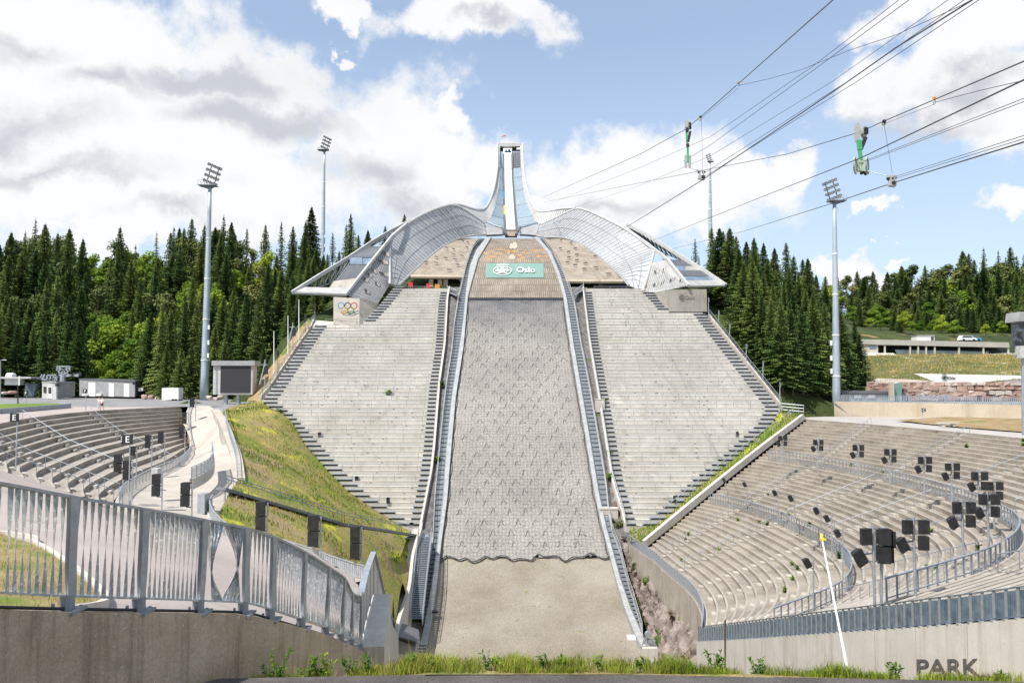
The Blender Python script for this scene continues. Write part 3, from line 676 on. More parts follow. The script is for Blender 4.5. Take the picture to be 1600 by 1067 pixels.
sheet('paved_apron', [(p.x-.02, p.y) for p in [lev(ECV, EZ, i/12, 1) for i in range(13)]]+[(-45,62),(-150,62),(-150,4)]+near+[(-8,35),(-16,40.5),(-26,50.5)], fap, PINK, 1.2)
dg = [Pz(x, y, -3.3) for x, y in ((-500,740),(0,779),(60,808),(120,838),(158,868),(166,893),(158,915),(120,932))]
dg = [P(-500,760,24), P(0,779,23), P(60,806,20), P(120,838,16.5), P(158,868,14), P(166,893,12.4), P(158,915,11.2), P(120,936,10)]
sheet('dry_grass', [(p.x, p.y) for p in dg]+[(-5.9,8),(-7.3,5),(-20,5)], lambda x, y: fap(x, y)+.04, DRYG, .8)
c = MB(); q = crom([Vector((p.x, p.y, fap(p.x, p.y)+.04)) for p in dg], 40)
for a, b in zip(q, q[1:]): c.bar(a, b, .12, .14)
tag(c.build('edging_kerb', CONW), 'thin pale kerb around the dry grass behind the near railing', 'kerb')
for p in [fap.p[i] for i in range(len(fap.p))]: BASE.append((p[0], p[1], fap(p[0], p[1])-1.3))
# far parapet along the ramp path
fence_run('parapet', crom([P(569,906,47), P(519,890,49), P(477,874,50), P(400,852,51), P(355,838,52), P(340,825,53.2), P(330,812,55.5), P(327,799,58), P(332,790,60)], 60), 'winding light railing on a concrete wall along the grassy bank', 'wall', base=2.5, h=.85, split=1.5, openn=.85, slat=.2)
r = MB(); q = crom([P(371,752,75.5), P(368,715,85), P(359,685,94), P(353,660,104), P(351,640,118)], 26)
r.tube([p+Vector((0,0,1)) for p in q], .05, 5); r.tube([p+Vector((0,0,.15)) for p in q], .03, 5)
for p in q[:]: r.bar(p, p+Vector((0,0,1)), .05)
for a, b in zip(q, q[1:]):
    for k in range(6): m = a.lerp(b, k/6); r.bar(m+Vector((0,0,.15)), m+Vector((0,0,1)), .025)
tag(r.build('mesh_fence', STEEL), 'tall thin mesh fence between the pale ramp and the grassy bank', 'fence')
f = MB(); qk = crom(R2[6:11], 40); f.grid([[p+Vector((-.5,0,.10)) for p in qk], [p+Vector((.7,0,.12)) for p in qk]], (0,0,-2.2)); tag(f.build('edging_kerb', CONP), 'pale kerb between the ramp and the grassy bank under the mesh fence', 'kerb')
sheet('paved_base', [(-31,58),(-20,54),(-9.4,46.8),(-6.9,34),(-4.9,24.4),(-10,22),(-30,40)], lambda x, y: fap(x, y)-.06, CONP, 1.2)
# small inner railing piece on the ramp
fence_run('inner', crom([P(299,748,66), P(312,742,68), P(325,734,71), P(333,722,74), P(331,705,79)], 20), 'short curved railing on a low wall in the middle of the pale ramp', 'wall', base=.9, h=1.0, split=1.2, openn=.5, slat=.2)
# gangway over the bank
g = empty('gangway', P(345,762,72), label='narrow dark steel gangway descending across the grassy bank', cat='gangway')
ga, gb, gc = P(345,763,66), P(536,819,78), P(645,836,97)
f = MB(); f.bar(ga, gb, 1.3, .25); f.bar(gb, gc, 1.3, .25); f.build('deck', GREYB, g)
f = MB(); 
for a, b, n in ((ga, gb, 14), (gb, gc, 8)):
    for s in (-.6, .6):
        u = Vector((0,s,0)); f.tube([a+u+Vector((0,0,1.1)), b+u+Vector((0,0,1.1))], .035, 4)
        for i in range(n+1): p = a.lerp(b, i/n)+u; f.bar(p, p+Vector((0,0,1.1)), .03)
f.build('railing', STEELD, g)
f = MB()
for i in range(7):
    p = ga.lerp(gb, (i+.3)/7)
    for s in (-.5,.5): f.bar((p.x, p.y+s, fbank(p.x, p.y)-.5), (p.x, p.y+s, p.z), .12)
f.build('supports', STEEL, g)
f = MB(); q = P(600,838,90); f.prism([P(618,832,100), P(655,828,100), P(672,838,97), P(632,840,96)], (0,0,-.15)); f.build('landing', STEEL, g)
# right-hand: retaining wall beside the lower stairs
kw = crom([P(656,826,101), P(654,838,97), P(643,876,92), P(636,930,83), P(619,985,74), P(611,1032,68)], 30)
f = MB(); f.grid([[p+Vector((0,0,.9)) for p in kw], [p+Vector((.35,0,.9)) for p in kw]], (0,0,-5)); f.grid([[p+Vector((-1.0,0,.05)) for p in kw], [p+Vector((-.0,0,.05)) for p in kw]], (0,0,-4)); tag(f.build('retaining_wall', CONW), 'concrete retaining wall between the grassy bank and the lower steel stairs', 'wall')
lo = empty('steel_stairs', P(655,970,76), label='wide flight of grey steel stairs beside the foot of the landing slope', cat='stairs')
f = MB(); A = (P(654,838,97), P(674,838,97)); B = (P(640,968,81), P(660,973,81)); n = 44
for i in range(n): 
    a = A[0].lerp(B[0], i/n); b = A[1].lerp(B[1], i/n); f.hexa([a+Vector(v) for v in ((0,-.28,-.1),)]*0+[Vector((a.x,a.y-.2,a.z-.08)),Vector((b.x,a.y-.2,a.z-.08)),Vector((b.x,a.y+.1,a.z-.08)),Vector((a.x,a.y+.1,a.z-.08)),Vector((a.x,a.y-.2,a.z)),Vector((b.x,a.y-.2,a.z)),Vector((b.x,a.y+.1,a.z)),Vector((a.x,a.y+.1,a.z))])
f.build('treads', STEELD, lo)
for k in (0, 1):
    f = MB(); f.tube([A[k]+Vector((0,0,1)), B[k]+Vector((0,0,1))], .05, 5); f.tube([A[k]+Vector((0,0,.5)), B[k]+Vector((0,0,.5))], .03, 5); f.bar(A[k]-Vector((0,0,.1)), B[k]-Vector((0,0,.1)), .08, .35)
    for i in range(15): p = A[k].lerp(B[k], i/14); f.bar(p, p+Vector((0,0,1)), .04)
    f.build('railing', STEEL, lo)
f = MB(); f.grid([[P(600,1080,58), P(640,1080,58)], [P(700,1080,58), P(672,1080,60)]]) if 0 else f.prism([Pz(606,1066,-27.5), Pz(652,1066,-27.5), Pz(668,965,-27.5), Pz(634,965,-27.5)], (0,0,-.2)); struct(f, 'concrete_pad', CONP)
# shed with dark sloping roof
s = empty('shed', P(640,1034,64), label='small grey shed with dark sloping roof at the foot of the stairs', cat='shed')
def roofbox(o, pts_lo, z0, z1f, z1b, mwall, mroof, over=.3, th=.12, base='walls'):
    pass
x0, x1 = P(622,1030,74).x, P(652,1030,74).x; zb = P(640,1034,74).z; zt0, zt1 = P(640,999,74).z, P(640,990,74).z
f = MB(); f.hexa([(x0,72.5,zb-1),(x1,72.5,zb-1),(x1,75.5,zb-1),(x0,75.5,zb-1),(x0,72.5,zt1),(x1,72.5,zt0-.2),(x1,75.5,zt0+.2),(x0,75.5,zt1+.4)]); f.build('walls', CLAD, s)
f = MB(); f.prism([P(619,995,72.0), P(656,1006,72.0), P(654,986,76.2), P(626,974.5,76.2)], (0,0,.16)); f.build('roof', ROOFM, s)
f = MB(); f.box(x0+.25, x0+1.35, 72.4, 72.5, zb-.6, zb+1.25); f.build('door', WHITE, s)
f = MB(); 
for i in range(4): f.bar((x1+.1, 73+i*.5, zb+1+i*.12), (x1+.9, 73+i*.5, zb+1+i*.12), .12, .08)
f.build('side_rack', DARK, s)
# rock slope under the rim wall
rk = []
for i in range(0, 81, 2): p = rimc[i]; rk.append((p.x-.1, p.y, p.z-2.6-(1.0*math.sin(i*.5)+.6*math.sin(i*1.3))-max(0,(50-p.y*0))*.0))
rows_ = []
for k in range(15):
    t = k/14; R = []
    for i in range(81):
        p = rimc[i]; z = HZ(p.y)-.6; py = PJ(0, p.y, z)[1]; xe = PX(tab(GR, py), p.y, z)+.6 if p.y < 156 else p.x-1
        top = p.z-2.8
        x = xe+(p.x+.4-xe)*t; h = z+(top-z)*(max(0, (t-.38)/.62)**.75) if t > .38 else z-.3*math.sin(t/.38*3.14)
        nz = (rng.random()-.5)*(1.3 if .42 < t else .25); R.append(Vector((x+(rng.random()-.5)*.5*(0 < t < 1), p.y+(rng.random()-.5)*.5, h+nz*(t < .97))))
    rows_.append(R)
mb = MB(); mb.grid(rows_); o = struct(mb, 'rock_slope', ROCK)
for r in rows_[::4]: BASE += [(p.x, p.y, p.z-2.5) for p in r[::8]]
for r in rows_: CLAMP += [(p.x, p.y, p.z-2.0) for p in r[::2]]
md = o.modifiers.new('s', 'SUBSURF'); md.levels = md.render_levels = 2; md.subdivision_type = 'SIMPLE'
tx_ = bpy.data.textures.new('rk', 'VORONOI'); tx_.noise_scale = 1.6; dm = o.modifiers.new('d', 'DISPLACE'); dm.texture = tx_; dm.strength = 1.1; dm.mid_level = .4
# continue the rough ground to the viewer below the verge
mb = MB(); R = []
for k in range(9):
    R.append([Vector((x, 62-k*1.6, -29.8-.1*k+(rng.random()-.5)*.4+max(0, (x-12)*.5))) for x in np.linspace(8, 17, 10)])
mb.grid(R); struct(mb, 'rubble_ground', DGRAV); BASE += [(p.x, p.y, p.z-2) for r in R[::3] for p in r[::3]]
# little white winch on a block in the gully
w = empty('winch', P(1018,1008,70), label='small grey winch frame on a concrete block beside the slope end', cat='winch')
p0 = P(1018,1008,72); f = MB(); f.box(p0.x-.9, p0.x+.5, 71.5, 72.6, p0.z-1.0, p0.z-.1); f.build('block', CONW, w)
f = MB(); f.bar(p0+Vector((-.5,0,0)), p0+Vector((-.3,0,1.5)), .12); f.bar(p0+Vector((-1.0,0,-.2)), p0+Vector((-.3,0,1.1)), .1); f.bar(p0+Vector((-.3,0,.4)), p0+Vector((.3,0,.3)), .3, .3); f.tube([p0+Vector((-.3,-.2,1.0)), p0+Vector((-.3,.2,1.0))], .3, 12); f.build('frame', STEEL, w)
for i, (px, py, Y, sz, lb_) in enumerate([(951,806,105,1.5,'pale concrete block in the right gully below the lower kerb'), (937,626,123,.9,'small pale block high in the right gully'), (1005,840,101,.8,'low concrete kerb block below the right grandstand')]):
    p = P(px, py+8, Y); f = MB(); f.box(-sz*.8,sz*.8,-.6,.6,-1,sz*1.1); f.box(-sz*.85,sz*.85,-.65,.65,sz*1.1,sz*1.22)
    o = f.build('concrete_block', CONW); o.location = p; tag(o, lb_, 'block')
ow = MB(); ow.prism([P(981,1005,73)+Vector((0,0,.3)), P(994,1005,73)+Vector((0,0,.3)), P(992,998,75)+Vector((0,0,.3)), P(979,998,75)+Vector((0,0,.3))], (0,0,.12)); tag(ow.build('plank_pallet', WHITE), 'pale plank pallet lying on the outrun gravel at the right board', 'pallet')
ow = MB(); ow.box(-.35,.35,-.3,.3,0,.2); o = ow.build('rubber_mat', DARK); o.location = P(680,959,87)+Vector((0,0,.15)); tag(o, 'small dark mat on the outrun gravel near the left board', 'mat')
# diagonal kerb wall + handrail at the edge of the right bowl
q = [Vector((45.4,120.3,-5.7)), Vector((35.1,111.5,-10.5)), Vector((25.1,102.8,-15.4)), Vector((16.2,95.2,-20.0))]
f = MB(); qq = crom(q, 20)
for a, b in zip(qq, qq[1:]): f.bar(a+Vector((0,0,.1)), b+Vector((0,0,.1)), .5, .9)
k = empty('kerb_wall', q[0], label='white diagonal kerb wall between the right bowl and the grass strip', cat='kerb'); f.build('wall', CONW, k)
f = MB(); f.tube([p+Vector((-1.3,.6,1.3)) for p in qq], .05, 5)
for p in qq: f.bar(p+Vector((-1.3,.6,0)), p+Vector((-1.3,.6,1.3)), .05)
f.build('handrail', STEEL, k)
f = MB(); A_, B_ = P(1190,652,125), P(1256,648,124)
for dz in (0, .5, 1.0, 1.5): f.tube([A_+Vector((0,0,dz)), P(1215,648-4,126)+Vector((0,0,dz)), B_+Vector((0,0,dz))], .05, 5)
for i in range(9): p = A_.lerp(B_, i/8); f.bar(p-Vector((0,0,.6)), p+Vector((0,0,1.5)), .05)
f.prism([A_-Vector((0,0,.3)), B_-Vector((0,0,.3)), B_+Vector((0,1.5,-.3)), A_+Vector((0,1.5,-.3))], (0,0,-.1))
tag(f.build('footbridge', STEEL), 'small steel footbridge with green-grey railings at the outer corner of the right grandstand', 'bridge')
sheet('gravel_corner', [(p.x, p.y) for p in (P(346,656,106), P(333,640,117), P(323,634,124), P(382,631,125), P(352,641,117))], RBF(unique([tuple(p) for p in R2[9:]]+[tuple(P(380,632,124)), tuple(P(350,640,117))])), ASPH, 3)
# plaza at the right, its wall, the slope behind
top = [lev(RCV, RZ, 1, i/40) for i in range(41)]
sheet('upper_path', [(p.x, p.y) for p in top][:38]+[(60,24),(130,60),(130,126),(54,131),(46,127)], lambda x, y: -6.05, mat('path_grey', (.42,.385,.36), (.50,.47,.44), .3, .95, fine=(8., .2)), 4)
sheet('dry_verge', [(p.x, p.y) for p in (Pz(1400,657,-5.9), Pz(1500,667,-5.9), Pz(1700,682,-5.9), Pz(1800,670,-5.9), Pz(1600,655.5,-5.9), Pz(1480,653.5,-5.9))], lambda x, y: -5.9+.25*max(0, min(1, (y-108)/14)), SOIL, 3)
wr = [P(1303,627,132), P(1345,628,131), P(1450,629.5,127), P(1600,633,119), P(1800,638,108)]
fence_run('uw', crom(wr, 50), 'beige concrete retaining wall with blue-grey railing behind the right bowl', 'wall', base=6, h=1.15, split=1.3, wallm=TAN, joint=40, fm=RAILM, slat=.25, dark=RAILM)
# terrain far right
fr = RBF([(55,131.5,-3.6),(130,126,-3.6),(55,139,-3.5),(160,139,-3.5),(75,142,-3.2),(90,141.2,-.2),(150,140,-.2),(88,150,2.2),(150,150,2.2),(88,190,6.0),(160,190,6.0),(80,165,1.5),(72,165,-1.0),(60,150,-3.5),(60,160,-3),(200,140,0),(200,200,8),(88,199,6.4),(160,199,6.4)])
sheet('courtyard', [(55,131.6),(64,131),(130,120),(200,100),(200,140),(62,140)], lambda x, y: -3.7 if y > 131.5 else -6.2, ASPH, 6)
sheet('grass_slope', [(69,141),(92,142),(200,141),(200,197),(84,197),(78,170)], fr, mat('wild_slope', (.09,.115,.03), (.21,.20,.08), .15, .95, bump=1., spots=[((.42,.42,.3), .25, .62, .7), ((.35,.27,.15), .2, .66, .74)], fine=(2., .5)), 3)
q = [P(1346,570,160), P(1405,584,150), P(1450,597,143)]; f = MB(); qq = crom(q, 10)
f.grid([[Vector((p.x+a_*5-.6, p.y+a_*2.5, fr(p.x+a_*5-.6, p.y+a_*2.5)+.2)) for p in qq] for a_ in (0,.5,1)], (0,0,-.4)); struct(f, 'side_road', PINK)
# granite block wall
gw = empty('granite_wall', P(1500,625,141), label='retaining wall of rough pink granite blocks below the white banner', cat='wall')
mb = MB(); mats = [STONE, mat('granite_pale', (.55,.46,.40), (.66,.58,.52), .8, .9, bump=.8, fine=(4., .35)), mat('granite_red', (.33,.19,.15), (.46,.30,.25), .8, .9, bump=.8, fine=(4., .35))]
def blocks(mb, px0, px1, pyt, pyb, Y, s=1.):
    xa, xb = PX(px0, Y, 0), PX(px1, Y, 0); z = P(800, pyb, Y).z; zt = P(800, pyt, Y).z
    while z < zt-.1:
        h = min(random.uniform(.6, 1.1)*s, zt-z+.1); x = xa+random.uniform(-.5,.3)
        while x < xb:
            w = random.uniform(.7, 2.2)*s; mb.m = random.choice([0,0,0,1,2]); j = lambda: random.uniform(-.12,.12)*s; g_ = .06; y = Y+random.uniform(-.25,.1)
            mb.hexa([(x+g_+j(),y+j(),z+g_+j()),(x+w-g_+j(),y+j(),z+g_+j()),(x+w,Y+1.4,z),(x,Y+1.4,z),(x+g_+j(),y+j(),z+h-g_+j()),(x+w-g_+j(),y+j(),z+h-g_+j()),(x+w,Y+1.4,z+h),(x,Y+1.4,z+h)]); x += w
        z += h
for a, b, t in ((1414,1800,597.5),): blocks(mb, a, b, t, 626, 141)
for k in range(8): blocks(mb, 1360+k*7, 1368+k*7, 597+k*.4, 613, 143)
for k in range(14): blocks(mb, 1412+k*8, 1421+k*8, 598+k*1.1, 626, 139.4)
mb.build('blocks', mats, gw)
bw = empty('banner_wall', P(1510,597,141), label='long low white banner wall with dark seal and the word Oslo above the granite', cat='sign')
mb = MB(); mb.prism([P(1428,583.5,142.3), P(1462,596.8,142.3), P(1800,598,142.3), P(1800,586.5,142.3), P(1600,586.8,142.3)], (0,.3,0)); mb.build('panel', WHITE, bw)
crest('seal', bw, P(1476,589.5,142.1), Vector((1,0,0)), Vector((0,0,1)), 1.1, 1.1, DARK, .04)
text_mesh('lettering', 'Oslo', .75, .02, DARK, bw, frame(P(1487,590.5,142.2), (1,0,0), (0,0,1)))
# terraced pavilion far right
pv = empty('pavilion', P(1460,556,196), label='long low concrete pavilion with dark open front on the right slope', cat='building')
Y = 196
def R3(px0, py0, px1, py1, Y, d=.3): a = P(px0, py1, Y); b = P(px1, py0, Y); return (a.x, b.x, Y, Y+d, a.z, b.z)
mb = MB(); mb.prism([P(1342,529.8,Y), P(1576,535,Y), P(1578,543,Y), P(1370,538.5,Y), P(1344,537,Y)], (0,9,0)); mb.build('roof', CLADL if 0 else mat('pavilion_concrete', (.40,.38,.34), (.48,.46,.42), .4, .9), pv)
mb = MB(); mb.prism([P(1342,537,Y+.4), P(1372,538.4,Y+.4), P(1372,553,Y+.4), P(1345,552,Y+.4)], (0,8,0)); mb.prism([P(1345,551.5,Y-1), P(1396,551.5,Y-1), P(1402,555.5,Y-2), P(1345,555.5,Y-2)], (0,4,0)); mb.prism([P(1544,553,Y-1), P(1580,551,Y-1), P(1590,558,Y-1), P(1535,558,Y-1)], (0,4,0)); mb.prism([P(1340,555.5,Y-2.2), P(1600,559.5,Y-2.2), P(1600,562,Y-2.2), P(1340,558,Y-2.2)], (0,8,0)); mb.build('walls', CONW, pv)
mb = MB(); mb.prism([P(1370,538.5,Y+5), P(1578,543,Y+5), P(1578,558,Y+5), P(1370,556,Y+5)], (0,.2,0)); mb.build('recess', DARK, pv)
mb = MB(); mb.prism([P(1398,546,Y+.6), P(1545,549,Y+.6), P(1545,556.5,Y+.6), P(1402,554.5,Y+.6)], (0,.1,0)); mb.build('glass_front', mat('grey_glass', (.12,.15,.17), (.2,.24,.26), .5, .1, alpha=.75), pv)
for px in (1383,1422.5,1435,1447.5,1461,1499,1537,1576): mb = MB(); mb.box(*R3(px-.9, 538+(px-1370)*.02, px+.9, 555.5, Y+.2, .4)); mb.build('column', CONW, pv)
f = MB(); f.box(*R3(1366,540,1400,541,Y+.3)) if 0 else f.prism([P(1359,540,Y+.3), P(1369,540,Y+.3), P(1369,545,Y+.3), P(1359,545,Y+.3)], (0,.05,0)); f.build('window', GLASS, pv)
c = empty('cabin', P(1446,531,205), label='small white cabin with a dark door above the pavilion roof', cat='cabin')
f = MB(); f.box(*R3(1433,524,1460,532,205,3)); f.build('walls', WHITE, c); f = MB(); f.box(*R3(1455,526,1459,531.5,204.9,.1)); f.build('door', DGLASS, c); f = MB(); f.box(*R3(1432.5,523.5,1460.5,524.5,204.8,3.4)); f.build('roof', CLAD, c)
# wheels + body small parked vans above the pavilion
def van(px, py, Y, m, lab, L=4.6, rz=0):
    o = empty('parked_car', P(px, py, Y), rz, lab, 'car'); f = MB()
    b = P(px, py, Y); f.prism([b+Vector((x*L/4.6, -.9, z)) for x, z in ((-2.3,.35),(2.3,.35),(2.3,.95),(1.5,1.05),(.9,1.6),(-1.6,1.65),(-2.2,1.0))], (0,1.8,0)); f.build('body', m, o)
    f = MB(); f.prism([b+Vector((x*L/4.6, -.93, z)) for x, z in ((-1.9,1.05),(1.2,1.05),(.8,1.5),(-1.5,1.55))], (0,1.86,0)); f.build('windows', DGLASS, o)
    for x in (-1.4, 1.4):
        for y in (-.9, .7): f = MB(); f.tube([b+Vector((x*L/4.6,y,.35)), b+Vector((x*L/4.6,y+.2,.35))], .35, 10); f.build('wheel', BLACK, o)
van(1511,533.5,215,WHITE,'small white car parked above the pavilion'); van(1519,534,219,BLUEP,'small blue car parked beside the white car above the pavilion')
# ================= NEAR RAILING AND WALL =================
fb = [(-200,925,6.3),(-80,930,7.5),(0,933,8.5),(105,937,9.4),(217,940,10.3),(310,943,11.5),(380,946,12.4),(422,956,12.9),(470,971,13.9),(508,984,15.4),(532,995.5,16.3),(548,1003,17.4),(562,1011,18.2)]
tp = [735,747,757,776,795,812,825,839,862.5,886.5,903.5,926,931.5]
FB = [P(*p) for p in fb]; FT = [P(p[0]+ (7 if 0 <= i < 6 else 4 if i < 11 else 0), t, p[2]) for i, (p, t) in enumerate(zip(fb, tp))]
fcb, fct = crom(FB, 240), crom(FT, 240)
rn = empty('near_railing', FB[3], label='galvanised railing of twisted slats on the dark wall in the left foreground', cat='railing')
NB = len(FB)-1
def slat(mb, b, t, w, d, a0, a1, bend=None, n=9):
    up = (t-b).normalized(); s = up.cross(Vector((0,0,1)).cross(up)) if 0 else None
    e1 = d.normalized(); e2 = up.cross(e1).normalized(); L = []; R = []
    for i in range(n+1):
        f = i/n; ang = a0+(a1-a0)*f; c = b.lerp(t, f)
        if bend: c = c+bend(f)
        v = (e1*math.cos(ang)+e2*math.sin(ang))*w/2; L.append(c-v); R.append(c+v)
    nn = e2*.006
    mb.grid([L, R], nn)
for k in range(NB):
    mb = MB(); i0 = k*20; i1 = (k+1)*20
    Lk = (FB[k+1]-FB[k]).length; cnt = max(4, int(Lk/.098))
    for j in range(1, cnt):
        f = i0+20*j/cnt; a = int(f); g = f-a; b = fcb[a].lerp(fcb[min(a+1, 240)], g); t = fct[a].lerp(fct[min(a+1, 240)], g)
        d = fcb[min(a+1, 240)]-fcb[a]; b = b+Vector((0,0,.05)); t = t-Vector((0,0,.02)); u = j/cnt
        bend = None; w = .055+.02*(k > 8)
        if k == 5:                # the bay where slats are pulled into two knots
            if u < .5: bb = fcb[i0].lerp(fcb[i1], .25+.6*u); b = Vector(bb)+Vector((0,0,.05)); mid = fcb[i0].lerp(fct[i0], .42).lerp(fcb[i1].lerp(fct[i1], .42), .22)
            else: bb = fcb[i0].lerp(fcb[i1], .52+.46*(u-.5)/.5); b = Vector(bb)+Vector((0,0,.05)); mid = fcb[i0].lerp(fct[i0], .52).lerp(fcb[i1].lerp(fct[i1], .52), .86)
            st_ = b.lerp(t, .5); dv_ = (mid-st_)*.85; bend = (lambda dv: (lambda f: dv*math.sin(f*math.pi)**1.3))(dv_); w = .06
        slat(mb, b, t, w, d, math.radians(-18+random.uniform(-6,6)), math.radians(128-k*2+random.uniform(-6,6)), bend)
    mb.build('slats', FENS, rn)
mb = MB()
for a, b in zip(fcb[::4], fcb[4::4]): mb.bar(a+Vector((0,0,.05)), b+Vector((0,0,.05)), .10, .025)
mb.build('bottom_rail', FENS, rn)
mb = MB()
for a, b in zip(fct[::4], fct[4::4]): mb.bar(a, b, .12, .035)
mb.build('top_rail', FENP, rn)
for k in range(0, NB+1):
    if k == 2: continue
    b, t = FB[k], FT[k]; d = (FB[min(k+1, NB)]-FB[max(k-1, 0)]).normalized(); mb = MB()
    mb.grid([[b+(t-b)*(i/6)+d*(.036+.038*(i/6)+.008*math.sin(i))*s for i in range(7)] for s in (-1, 1)], Vector((d.y,-d.x,0))*.07); mb.build('post', FENP, rn)
    mb = MB(); mb.tube([b-Vector((0,0,.12)), b+Vector((0,0,.06))], .085, 10); mb.box(b.x-.16, b.x+.16, b.y-.16, b.y+.16, b.z-.14, b.z-.11)
    for sx in (-.2, .2): mb.bar(b+d*sx+Vector((0,0,-.12)), b+d*sx+Vector((0,0,-.05)), .03)
    mb.build('foot', STEELD, rn)
f = MB(); f.tube([p+Vector((.02,-.02,-.10)) for p in fcb[::5]], .022, 6); f.build('pipe', DARK, rn)
wb = [p-Vector((0,0,.13)) for p in fcb]
f = MB(); A = []; B = []
for i in range(0, 241, 4):
    d = (wb[min(i+4, 240)]-wb[max(i-4, 0)]); r = Vector((d.y, -d.x, 0)).normalized(); A.append(wb[i]-r*.2); B.append(wb[i]+r*.16)
f.grid([A, B], (0,0,-6)); tag(f.build('retaining_wall', CONN), 'dark weathered concrete wall carrying the twisted railing in the left foreground', 'wall')
# wing wall beyond the corner, with its own opaque fence
wg = crom([P(563,1011,18.25), P(572,968,20.5), P(583,928,24)], 16); wg2 = crom([P(583,928,24), P(592,950,26.5), P(602,977,31), P(613,995,38)], 16)
ww = empty('wing_wall', P(583,928,24), label='pointed concrete wing wall with closed zinc fence beside the near railing', cat='wall')
for q, nm, th in ((wg, 'wall', .55), (wg2, 'wall', .3)):
    f = MB(); A = []; B = []
    for i, p in enumerate(q): d = q[min(i+1, 16)]-q[max(i-1, 0)]; r = Vector((d.y, -d.x, 0)).normalized(); A.append(p-r*.05); B.append(p+r*th)
    f.grid([A, B], (0,0,-9)); f.build(nm, CONW, ww)
def closed(q, h0, h1, o):
    f = MB(); n = len(q)-1; T = [p+Vector((0,0,h0+(h1-h0)*i/n)) for i, p in enumerate(q)]
    for i in range(n):
        for k in range(9):
            a = q[i].lerp(q[i+1], k/9); b = q[i].lerp(q[i+1], (k+.93)/9); ta = T[i].lerp(T[i+1], k/9); tb = T[i].lerp(T[i+1], (k+.93)/9)
            f.grid([[a+Vector((0,0,.05)), b+Vector((0,0,.05))], [ta, tb]], Vector((.01,-.01,0)))
    f.build('slats', FENS, o); f = MB()
    for a, b in zip(T, T[1:]): f.bar(a, b, .16, .04)
    f.build('top_rail', STEEL, o); f = MB()
    for i in range(0, n+1, 4): f.bar(q[i], T[i], .05, .1)
    f.build('posts', FENP, o)
closed(wg, 1.25, 1.28, ww); closed(wg2, 1.28, .75, ww)
# ================= NEAR GROUND =================
sheet('asphalt_road', [(-9,5.2),(-7,5.2),(-5.2,9.2),(-4.4,11.0),(-4.2,11.2),(-1,11.36),(2,11.36),(12,10.81),(60,8.2),(60,-10),(-9,-10)], lambda x, y: -4.24, ASPN, 3)
YE = lambda x: 11.35-.055*max(0, x-2)
vf = lambda x, y: -4.24+.03*min(1, max(0, y-YE(x))*4)-max(0, y-YE(x)-(.40 if x < 1 else max(.08, .40-.12*(x-1))))*.75-max(0,y-20)*.1
sheet('verge', [(-4.5,11.0),(-1,11.32),(2,11.34),(12,10.77),(60,8.1),(60,34),(-2.9,34),(-2.9,18),(-3.4,15.3),(-3.9,13)], lambda x, y: vf(x, y)-max(0, (-x-1.5)*.15), DRYG, .5)
BASE += [(x, y, z) for x, y, z in ((-9,-10,-6),(60,-10,-6),(0,0,-6),(60,11,-6),(0,12,-6.5),(10,30,-24),(0,30,-24),(40,30,-20),(0,45,-33),(15,45,-33),(-12,60,-19.5),(60,30,-9),(100,0,-8),(-100,0,-6),(0,-50,-6),(0,56,-33.5),(-8,50,-20))]
# white pole with yellow cap
wp = empty('boundary_pole', P(1325,1050,12.0), label='long white pole with yellow tip leaning over the right wall', cat='pole')
a, b = P(1325,1050,12.0), P(1285,845,13.2); f = MB(); f.tube([a, b], .021, 8, .014); f.build('shaft', WHITE, wp)
f = MB(); f.tube([b, b+(b-a).normalized()*.10, b+(b-a).normalized()*.13], .026, 8, .018); f.bar(b+Vector((-.04,0,.03)), b+Vector((.05,0,.03)), .03); f.build('tip', YEL, wp)
# thin stake by the right rim
f = MB(); f.tube([P(1133,1050,30), P(1133,968,30)], .035, 5); tag(f.build('stake', BARK), 'thin brown stake in front of the start of the blue fence', 'stake')
# ================= TOWER AND WIND SCREENS =================
sj = empty('ski_jump_tower', P(798,366,196), label='tall white and grey ski jump tower whose wings sweep down both sides', cat='ski jump')
def V(pts): return [P(*p) for p in pts]
Lo = [(777.4,224,286),(777.4,256,255),(774.7,279,236),(770.3,300,222),(763,319,212),(755,327,206),(741,327,200),(721,321,193),(709,319.8,189)]
Li = [(781.2,228,284),(780.6,265,252),(778,290,233),(775.6,314,219),(770,332,208),(762,347,202),(752,346,197),(735,334,193),(711,321,189)]
Ro = [(816.8,224,286),(817.5,256,255),(820.5,282,236),(825.5,302,222),(832,319,212),(841,330,206),(858,330,200),(878,326.5,193),(899,325.5,189)]
Ri = [(813,228,284),(814,265,252),(817,290,233),(821.5,314,219),(829,334,208),(838,348,202),(852,350,197),(872,340.5,193),(898,327,189)]
for A, B in ((Lo, Li), (Ro, Ri)):
    f = MB(); rws = f.loft(V(A), V(B), 48, 5, (0, .8, 0)); f.build('side_band', CLADL, sj)
    f = MB()
    for i in range(0, 49, 1): f.bar(rws[0][i]+Vector((0,-.12,0)), rws[5][i]+Vector((0,-.12,0)), .12, .1)
    f.build('band_seams', CLAD, sj)
    f = MB(); f.tube(crom(V(A), 60), .32, 6); f.build('rim_tube', CLADL, sj)
